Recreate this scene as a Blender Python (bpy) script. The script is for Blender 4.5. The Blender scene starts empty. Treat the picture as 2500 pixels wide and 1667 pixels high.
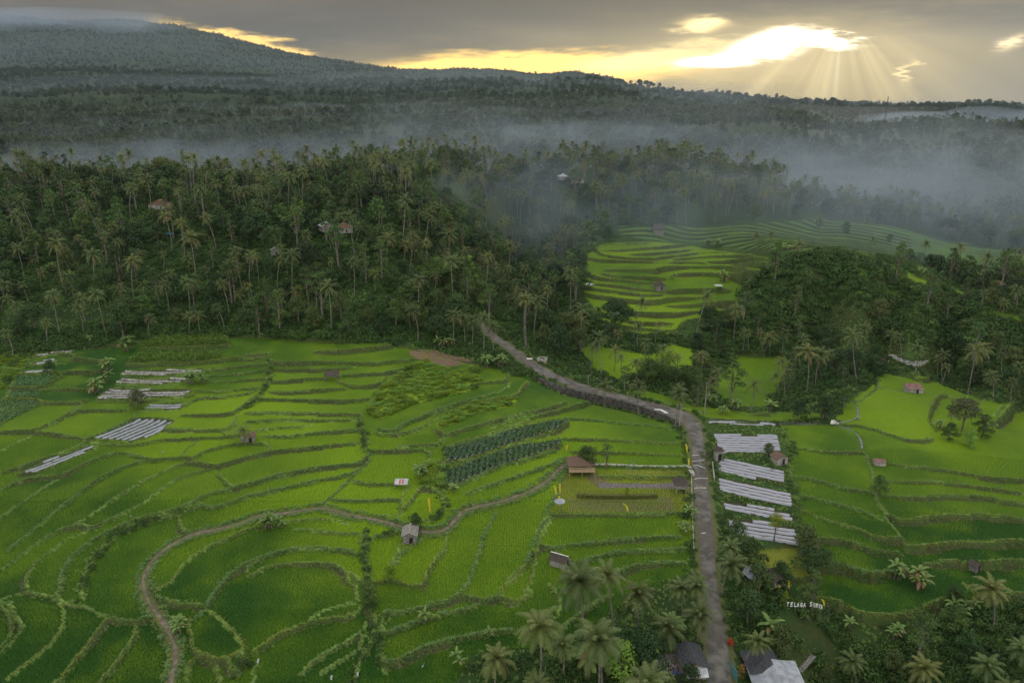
import bpy, math, random
import numpy as np
from math import radians as RAD, sin, cos, tan, pi
random.seed(7); rng = np.random.default_rng(7)
SC = bpy.context.scene
COL = SC.collection

# ------------------------------------------------------------ camera
CAMZ, FPX, PITCH = 75.0, 1806.0, RAD(18.0)
W0, H0 = 2500.0, 1667.0
cam_d = bpy.data.cameras.new('camera'); cam = bpy.data.objects.new('camera', cam_d); COL.objects.link(cam)
cam.location = (0, 0, CAMZ); cam.rotation_euler = (pi/2 - PITCH, 0, 0)
cam_d.sensor_fit = 'HORIZONTAL'; cam_d.sensor_width = 36.0; cam_d.lens = 36.0*FPX/W0
cam_d.clip_start = 1.0; cam_d.clip_end = 60000.0
SC.camera = cam
SC.render.engine = 'CYCLES'
SC.view_settings.view_transform = 'Standard'; SC.view_settings.look = 'None'
SC.view_settings.exposure = 0.0; SC.view_settings.gamma = 1.0; SC.view_settings.use_curve_mapping = False
cy = SC.cycles
cy.use_denoising = True; cy.max_bounces = 5; cy.diffuse_bounces = 2; cy.glossy_bounces = 1
cy.transmission_bounces = 2; cy.transparent_max_bounces = 8; cy.volume_bounces = 1
cy.use_adaptive_sampling = True; cy.adaptive_threshold = 0.02
cy.caustics_reflective = False; cy.caustics_refractive = False
cy.sample_clamp_indirect = 4.0

# ------------------------------------------------------------ node helper
class NV:
    """socket wrapper so that shader maths can be written as expressions"""
    def __init__(s, t, k): s.t, s.k = t, k
    def _m(s, op, *a, clamp=False):
        n = s.t.nodes.new('ShaderNodeMath'); n.operation = op; n.use_clamp = clamp
        for i, v in enumerate((s,)+a):
            if isinstance(v, NV): s.t.links.new(v.k, n.inputs[i])
            else: n.inputs[i].default_value = float(v)
        return NV(s.t, n.outputs[0])
    def __add__(s, o): return s._m('ADD', o)
    __radd__ = __add__
    def __sub__(s, o): return s._m('SUBTRACT', o)
    def __rsub__(s, o): return (s*-1.0) + o
    def __mul__(s, o): return s._m('MULTIPLY', o)
    __rmul__ = __mul__
    def __truediv__(s, o): return s._m('DIVIDE', o)
    def sq(s): return s._m('MULTIPLY', s)
    def exp(s): return s._m('EXPONENT')
    def mx(s, o): return s._m('MAXIMUM', o)
    def mn(s, o): return s._m('MINIMUM', o)
    def pw(s, o): return s._m('POWER', o)
    def absv(s): return s._m('ABSOLUTE')
    def atan2(s, o): return s._m('ARCTAN2', o)
    def step(s, a, b):
        n = s.t.nodes.new('ShaderNodeMapRange'); n.interpolation_type = 'SMOOTHSTEP'
        s.t.links.new(s.k, n.inputs[0]); n.inputs[1].default_value = a; n.inputs[2].default_value = b
        return NV(s.t, n.outputs[0])
def mixc(t, f, a, b):
    n = t.nodes.new('ShaderNodeMix'); n.data_type = 'RGBA'; n.clamp_factor = True
    if isinstance(f, NV): t.links.new(f.k, n.inputs[0])
    else: n.inputs[0].default_value = f
    for i, v in ((6, a), (7, b)):
        if isinstance(v, NV): t.links.new(v.k, n.inputs[i])
        else: n.inputs[i].default_value = (*v, 1)
    return NV(t, n.outputs[2])
def comb(t, x, y, z):
    n = t.nodes.new('ShaderNodeCombineXYZ')
    for i, v in enumerate((x, y, z)):
        if isinstance(v, NV): t.links.new(v.k, n.inputs[i])
        else: n.inputs[i].default_value = float(v)
    return n.outputs[0]
def noise(t, vec, scale, detail=3, rough=.5):
    n = t.nodes.new('ShaderNodeTexNoise'); n.inputs['Scale'].default_value = scale
    n.inputs['Detail'].default_value = detail; n.inputs['Roughness'].default_value = rough
    if vec is not None: t.links.new(vec, n.inputs['Vector'])
    return NV(t, n.outputs[0])
def pix_us(px, py):
    """photo pixel -> (u, s) = (X/Y, (Z-CAMZ)/Y), the direction's slopes seen from the drone"""
    v = (np.asarray(py, float) - H0/2)/FPX
    d = cos(PITCH) - v*sin(PITCH)
    return (np.asarray(px, float) - W0/2)/FPX/d, -(sin(PITCH) + v*cos(PITCH))/d

# ------------------------------------------------------------ world
SUN_U, SUN_S = [float(a) for a in pix_us(2059, 19)]
SUN_AZ = math.atan(SUN_U); SUN_EL = math.atan(SUN_S*cos(SUN_AZ))
wd = bpy.data.worlds.new('World'); SC.world = wd; wd.use_nodes = True
t = wd.node_tree; t.nodes.clear()
tc = t.nodes.new('ShaderNodeTexCoord')
sp = t.nodes.new('ShaderNodeSeparateXYZ'); t.links.new(tc.outputs['Generated'], sp.inputs[0])
dx, dy, dz = [NV(t, sp.outputs[i]) for i in range(3)]
dyc = dy.mx(0.02); U = dx/dyc; S = dz/dyc
sky = t.nodes.new('ShaderNodeTexSky'); sky.sky_type = 'NISHITA'; sky.sun_disc = False
sky.sun_elevation = SUN_EL; sky.sun_rotation = SUN_AZ; sky.altitude = 600; sky.air_density = 1.0; sky.dust_density = 2.0
NIS = NV(t, sky.outputs[0])
cvec = comb(t, U*6.0, S*34.0, 0.0)
n1 = noise(t, cvec, 0.55, 5, .55); n2 = noise(t, cvec, 2.2, 4, .6)
n3 = noise(t, cvec, 7.0, 4, .65)
wv = (n1 - .5)*.040 + (n2 - .5)*.022 + (n3 - .5)*.008        # ragged edge, in slope units
SW = S + wv; UW = U + (n2 - .5)*.09 + (n3 - .5)*.03
def blob(px, py, rx, ry, rot=0.0, pwr=1.0, warp=True):
    """soft patch centred on a photo direction, radii in photo pixels"""
    u0, s0 = [float(a) for a in pix_us(px, py)]
    k = 1.0/FPX/1.05
    a, b = ((UW if warp else U) - u0)/k, ((SW if warp else S) - s0)/k
    c, s_ = cos(rot), sin(rot)
    x = (a*c + b*s_)/rx; y = (b*c - a*s_)/ry
    r = x.sq() + y.sq()
    return (r.pw(pwr)*-1.0).exp() if pwr != 1 else (r*-1.0).exp()
def scl(c, k): return tuple(x*k for x in c)
# cloud deck: warm grey, darker bands, lighter to the right
deck = mixc(t, n1.step(.42, .62), (.120, .074, .026), (.31, .215, .095))
right = U.step(.30, .52)
deck = mixc(t, right*.6, deck, (.52, .40, .21))
low = (S*-1.0).step(-.075, -.02)              # warmer towards the horizon
deck = mixc(t, low*.7, deck, (.80, .55, .16))
sunside = blob(1880, 185, 620, 150, 0, 1.0, False)
deck = mixc(t, sunside*.9, deck, (1.02, .73, .24))
rightlow = U.step(.42, .60)*(S*-1.0).step(-.07, -.01)
deck = mixc(t, rightlow*.7, deck, (.50, .42, .30))
topr = S.step(.072, .105)
deck = mixc(t, topr*n1.step(.25, .6)*.75, deck, (.125, .088, .048))
gold, hot = (2.8, 1.8, .38), (6.0, 5.0, 3.4)
def add_light(acc, m, c): return mixc(t, m, acc, c)
topl = blob(200, -40, 520, 70, 0, 1.0, True)
deck = mixc(t, topl*.5, deck, (.30, .235, .17))
acc = deck
acc = add_light(acc, blob(590, 118, 190, 22, -.22, 1.6)*1.3, gold)
acc = add_light(acc, blob(1300, 172, 400, 38, .03, 2.2)*1.4, (3.6, 2.25, .42))
acc = add_light(acc, blob(1620, 142, 190, 26, .10, 1.6)*1.3, (3.0, 2.3, .9))
acc = add_light(acc, blob(1930, 140, 300, 70, .05, 1.0)*.7, (1.7, 1.25, .50))
acc = add_light(acc, blob(1780, 142, 125, 12, .10, 1.6)*1.4, hot)
acc = add_light(acc, blob(1900, 112, 95, 24, .12, 2.0)*1.5, hot)
acc = add_light(acc, blob(2030, 108, 70, 17, -.03, 2.2)*1.5, hot)
acc = add_light(acc, blob(1722, 64, 46, 15, .12, 1.0)*1.3, (3.4, 2.5, 1.0))
acc = add_light(acc, blob(2470, 100, 30, 14, .35, 1.0)*1.3, (3.0, 2.3, 1.2))
acc = add_light(acc, blob(2214, 178, 13, 17, .3, 1.0)*1.0, (2.8, 2.1, .9))
# crepuscular rays fanning out of the gap below the hidden sun
ru, rs = U - SUN_U, (S*-1.0) + SUN_S
ang = ru.atan2(rs.mx(.0005))
rn = noise(t, comb(t, ang*3.2, rs*1.0, 4.0), 1.25, 3, .42)
fan = rs.step(.026, .046)*((ang.absv()*-1.0).step(-1.5, -.75))*((ru + .05).sq()*-14.0).exp()
ray = rn.step(.38, .68)*fan*((rs*-9.0).exp()*1.6)
core = ((ang - .04).sq()*-60.0).exp()*rs.step(.045, .06)*((rs*-6.0).exp())
acc = add_light(acc, (ray*.85).mn(.6), (1.9, 1.45, .62))
acc = add_light(acc, (core*rn.step(.3, .6)*.6).mn(.7), (2.4, 2.0, 1.1))
# overhead: bright even overcast (outside the picture) over a Nishita base
mixo = t.nodes.new('ShaderNodeMix'); mixo.data_type = 'RGBA'
over = mixc(t, .8, NIS, (17.8, 17.6, 16.8))
hi = dz.step(.16, .50)
back = (dy*-1.0).step(-.30, .25)
hi = hi.mx(back*.85)
BGs = 0.09
bg1 = t.nodes.new('ShaderNodeBackground'); bg1.inputs[1].default_value = BGs
t.links.new(over.k, bg1.inputs[0])
bg2 = t.nodes.new('ShaderNodeBackground'); bg2.inputs[1].default_value = 1.0
t.links.new(acc.k, bg2.inputs[0])
mx = t.nodes.new('ShaderNodeMixShader'); t.links.new(hi.k, mx.inputs[0])
t.links.new(bg2.outputs[0], mx.inputs[1]); t.links.new(bg1.outputs[0], mx.inputs[2])
wo = t.nodes.new('ShaderNodeOutputWorld'); t.links.new(mx.outputs[0], wo.inputs[0])
try: wd.cycles.sampling_method = 'MANUAL'; wd.cycles.sample_map_resolution = 512
except Exception: pass

sd = bpy.data.lights.new('sun', 'SUN'); sd.energy = 1.5; sd.angle = RAD(11); sd.color = (1.0, .82, .55)
so = bpy.data.objects.new('sun', sd); COL.objects.link(so); so.location = (300, 600, 400)
from mathutils import Vector
sdir = Vector((sin(SUN_AZ)*cos(SUN_EL), cos(SUN_AZ)*cos(SUN_EL), sin(SUN_EL)))
so.rotation_euler = sdir.to_track_quat('Z', 'Y').to_euler()
# ------------------------------------------------------------ terrain: slope surface s(u, log Y)
def s_of(Y, z): return (z - CAMZ)/Y
CP = []      # (u, logY, s)
def cpz(px, py, z):            # ground point seen at this pixel, at height z
    u, s = pix_us(px, py); Y = (z - CAMZ)/s
    CP.append((float(u), math.log(Y), float(s)))
def cpd(px, py, Y):            # ground point seen at this pixel, Y metres ahead
    u, s = pix_us(px, py); CP.append((float(u), math.log(Y), float(s)))
def cph(px, Y, z):             # ground at Y metres ahead under this column
    u, s = pix_us(px, 500); CP.append((float(u), math.log(Y), s_of(Y, z)))
# near fields
for px in (-250, 150, 550, 950, 1350):
    cpz(px, 1667, 0.0); cpz(px, 1300, 1.6); cpz(px, 1100, 4.0); cpz(px, 1000, 5.6)
    cph(px, 55, -2)
for px in (-250, 150, 550, 950): cpz(px, 900, 7.6); cpz(px, 835, 9.6)
cpz(1250, 1667, -1.0)
cpz(1350, 900, 6.0); cpz(1250, 850, 8.0); cpz(1170, 795, 10)
# left hillside
for px, dzz in ((-250, 0), (100, 0), (400, 0), (700, 1), (950, 1)):
    cpz(px, 700, 18+dzz); cpz(px, 600, 27+dzz); cpz(px, 510, 35+dzz)
for px in (-250, 100, 400, 700): cpz(px, 450, 40); cph(px, 405, 27)
for px in (-250, 100, 400): cph(px, 480, 12); cph(px, 600, 8)
cph(700, 480, 22); cph(700, 600, 12)
cpz(950, 455, 37); cpd(930, 408, 440)
# centre ridge
for px, py in ((1150, 400), (1400, 402), (1650, 402), (1840, 432)): cpd(px, py, 435)
for px in (950, 1150, 1400, 1650): cph(px, 540, 14); cph(px, 660, 4)
cph(1850, 520, 8)
cpz(1120, 500, 31); cpz(1130, 600, 22); cpz(1120, 700, 14)
cpz(1330, 500, 24); cpz(1290, 600, 8); cpz(1290, 690, 4); cpz(1330, 560, 15)
cpz(1220, 750, 9.0)
for px in (1500, 1680, 1840): cpz(px, 535, 21)
cpz(1600, 470, 31); cpz(1800, 480, 27)
# terraces right of centre
for px in (1450, 1600, 1780): cpz(px, 600, 17.5); cpz(px, 650, 14); cpz(px, 700, 10.5); cpz(px, 760, 6.5)
cpz(1600, 820, 2.5); cpz(1450, 820, 3.5); cpz(1800, 860, -.5); cpz(1700, 900, 0); cpz(1800, 960, 0)
cpz(1330, 780, 6.5); cpz(1380, 900, 4.5); cpz(1500, 940, 3.4)
cpz(1660, 1020, 2.6); cpz(1700, 1200, 1.6); cpz(1720, 1400, 0.4); cpz(1740, 1667, -1.2)
cpz(1500, 1200, 2.6); cpz(1550, 1350, 1.0); cpz(1550, 1500, -.5)
# right side fields and ravine
cpz(1850, 1000, 2.0); cpz(1850, 1150, 1.4); cpz(1900, 1300, 0)
cpz(2100, 890, 1.5); cpz(2250, 950, 1.8); cpz(2100, 1000, 1.6); cpz(2450, 980, 0.5); cpz(2050, 950, 1.8)
cpz(2100, 1100, .6); cpz(2350, 1100, 0); cpz(2350, 1250, -1); cpz(2100, 1250, -.6); cpz(2700, 1150, -2)
cpz(2100, 1420, -2.5); cpz(2400, 1400, -3); cpz(1950, 1420, -1.5); cpz(2100, 1500, -4.5)
cpz(2050, 1640, -9.5); cpz(2300, 1600, -8); cpz(2600, 1550, -8); cpz(1900, 1667, -5); cpz(1850, 1530, -2.5)
cph(2050, 60, -9); cph(2600, 60, -9); cph(1500, 55, -3); cph(1800, 55, -4)
# vine-covered bluff on the right
for px, py, z in ((1880, 640, 21), (2000, 632, 23), (2110, 650, 22), (2250, 690, 19), (2400, 760, 13), (2520, 790, 11)): cpz(px, py, z)
for px, py, z in ((1900, 860, -.5), (2030, 860, .5), (2150, 870, .5), (2300, 900, -1.5), (2500, 960, -3), (2700, 980, -3)): cpz(px, py, z)
cpz(2010, 770, 7); cpz(2200, 780, 9); cpz(2400, 850, 5)
cph(2020, 285, 19); cph(2150, 290, 16); cph(2300, 275, 12); cph(2450, 270, 6)
cpz(1900, 580, 17); cpz(2050, 570, 13); cpz(2000, 535, 15); cpz(2200, 560, 9)
cpz(2400, 640, 0); cpz(2550, 640, -4); cpz(2400, 560, -4); cpz(2550, 700, 0)
cpd(2000, 520, 400); cpd(2200, 530, 430)
# right valley and beyond
for px in (2000, 2300, 2650): cph(px, 520, -4); cph(px, 700, -4)
cpz(2450, 530, -2)
cpd(1900, 330, 900); cpd(2250, 315, 1150); cpd(2600, 315, 1150); cph(2100, 1500, 6); cph(2500, 1500, 6)
cpd(1950, 278, 2200); cpd(2300, 290, 2000); cpd(2500, 300, 1900)
# far land
for px in (-300, 0, 350, 700): cpd(px, 372, 760); cpd(px, 335, 1050); cpd(px, 285, 1500)
cpd(-300, 232, 2300); cpd(0, 228, 2300); cpd(400, 226, 2300); cpd(800, 240, 2300)
cpd(0, 175, 3200); cpd(300, 178, 3200); cpd(600, 190, 3200); cpd(900, 205, 3000)
for px in (1000, 1300): cpd(px, 330, 1000); cpd(px, 285, 1500); cpd(px, 243, 2100)
cpd(1600, 335, 900); cpd(1600, 285, 1500); cpd(1600, 262, 2100)
for px, py in ((1150, 208), (1400, 206), (1530, 214), (1620, 232)): cpd(px, py, 2800)
for px in (1150, 1400, 1530): cph(px, 3500, 60)
for px, py in ((1750, 243), (1950, 252), (2200, 262), (2500, 268)): cpd(px, py, 3800)
# mountain shoulder
sil = [(-300, 20), (0, 42), (300, 52), (480, 78), (600, 108), (700, 132), (850, 156), (980, 174), (1100, 173), (1180, 172),
       (1300, 184), (1400, 183), (1500, 196)]
for px, py in sil: cpd(px, py, 7000)
for px, py in sil[:8:1]: cpd(px, 175 + (py-42)*.25, 4400)
for px in (-300, 300, 700, 1100): cph(px, 11000, 500 if px < 800 else 80)
for px in (1600, 1900, 2200, 2600): cph(px, 6500, 20)
for px in (1600, 2200, 2900): cph(px, 13000, 15)
for px in (-600,):
    cpz(px, 1667, 0.0); cpz(px, 1100, 4.0); cpz(px, 900, 7.6); cpz(px, 600, 27); cph(px, 405, 27); cph(px, 600, 8); cpd(px, 285, 1500); cpd(px, 30, 7000)
for px in (3000,):
    cpz(px, 1500, -6); cpz(px, 1000, -3); cph(px, 300, -3); cph(px, 600, -4); cpd(px, 300, 1900); cpd(px, 268, 3800)
CP = np.array(CP)
KX, KL = 3.2, 1.0       # weights of u and logY in the kernel
def tps_k(r2): return r2*np.log(np.maximum(r2, 1e-12))*.5
def tps_fit(P, v, lam):
    n = len(P); d = P[:, None]-P[None]; K = tps_k((d**2).sum(-1)) + lam*np.eye(n)
    A = np.zeros((n+3, n+3)); A[:n, :n] = K; A[:n, n] = 1; A[:n, n+1:] = P; A[n, :n] = 1; A[n+1:, :n] = P.T
    return np.linalg.solve(A, np.r_[v, 0, 0, 0])
def tps_eval(P, w, Q):
    out = np.empty(len(Q))
    for i in range(0, len(Q), 20000):
        q = Q[i:i+20000]; d2 = ((q[:, None]-P[None])**2).sum(-1)
        out[i:i+20000] = tps_k(d2)@w[:len(P)] + w[len(P)] + q@w[len(P)+1:]
    return out
P2 = np.c_[CP[:, 0]*KX, CP[:, 1]*KL]
wts = tps_fit(P2, CP[:, 2], 2e-4)
UG = np.arange(-1.3, 1.301, .01); LG = np.arange(math.log(40), math.log(15000), .012)
gu, gl = np.meshgrid(UG, LG, indexing='ij')
SG = tps_eval(P2, wts, np.c_[gu.ravel()*KX, gl.ravel()*KL]).reshape(gu.shape)
def bil(G, fi, fj):
    n, m = G.shape; fi = np.clip(fi, 0, n-1.001); fj = np.clip(fj, 0, m-1.001)
    i = fi.astype(int); j = fj.astype(int); a = fi-i; b = fj-j
    return (G[i, j]*(1-a)+G[i+1, j]*a)*(1-b) + (G[i, j+1]*(1-a)+G[i+1, j+1]*a)*b
def base_z(X, Y):
    X = np.asarray(X, float); Y = np.maximum(np.asarray(Y, float), 20.0); u = X/Y; L = np.log(Y)
    return CAMZ + Y*bil(SG, (u-UG[0])/.01, (L-LG[0])/.012)
# value noise for terrain / masks
_NT = rng.random((256, 256))
def vnoise(x, y, s):
    x = np.asarray(x, float)/s; y = np.asarray(y, float)/s; i = np.floor(x).astype(int); j = np.floor(y).astype(int)
    a = x-i; b = y-j; a = a*a*(3-2*a); b = b*b*(3-2*b)
    f = lambda p, q: _NT[p % 256, q % 256]
    return (f(i, j)*(1-a)+f(i+1, j)*a)*(1-b) + (f(i, j+1)*(1-a)+f(i+1, j+1)*a)*b
YR = np.exp(np.arange(math.log(48), math.log(14500), .004))
def hit(px, py, zf, ymin=48, ymax=14500):
    """first ground point seen along the pixel's ray"""
    px = np.atleast_1d(np.asarray(px, float)); py = np.atleast_1d(np.asarray(py, float))
    u, s = pix_us(px, py); out = np.zeros((len(px), 3))
    YY = YR[(YR >= ymin) & (YR <= ymax)]
    for k in range(0, len(px), 400):
        uu = u[k:k+400, None]; ss = s[k:k+400, None]
        st = (zf(uu*YY, np.broadcast_to(YY, (len(uu), len(YY)))) - CAMZ)/YY
        ok = st >= ss; idx = np.argmax(ok, 1); idx[~ok.any(1)] = len(YY)-1; idx = np.maximum(idx, 1)
        r = np.arange(len(uu)); s1 = st[r, idx]; s0 = st[r, idx-1]; f = np.clip((ss[:, 0]-s0)/np.where(abs(s1-s0) < 1e-9, 1e-9, s1-s0), 0, 1)
        y = YY[idx-1] + (YY[idx]-YY[idx-1])*f
        out[k:k+400, 0] = u[k:k+400]*y; out[k:k+400, 1] = y
    out[:, 2] = zf(out[:, 0], out[:, 1])
    return out
# ------------------------------------------------------------ traced lines and areas (reference-picture pixels)
CR = dict(A=(0, 1000, .42527), B=(600, 1000, .42527), C=(1200, 1000, .42527), D=(1800, 1000, .42527),
          E=(0, 500, .38273), F=(600, 500, .38273), G=(1200, 500, .38273), H=(1800, 500, .38273),
          P=(0, 0, .38265), Q=(800, 0, .38265), R=(1600, 0, .38265), T=(500, 860, .19133), M=(1380, 540, .21259),
          K=(0, 780, .2551), L=(1680, 950, .2551), N=(2050, 820, .19133), J=(1300, 1080, .17857), O=(1650, 1330, .2149), Z=(0, 0, 1))
def PX(crop, txt):
    ox, oy, k = CR[crop]; a = np.array([[float(c) for c in p.split(',')] for p in txt.split()])
    return np.c_[ox + a[:, 0]*k, oy + a[:, 1]*k]
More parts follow.
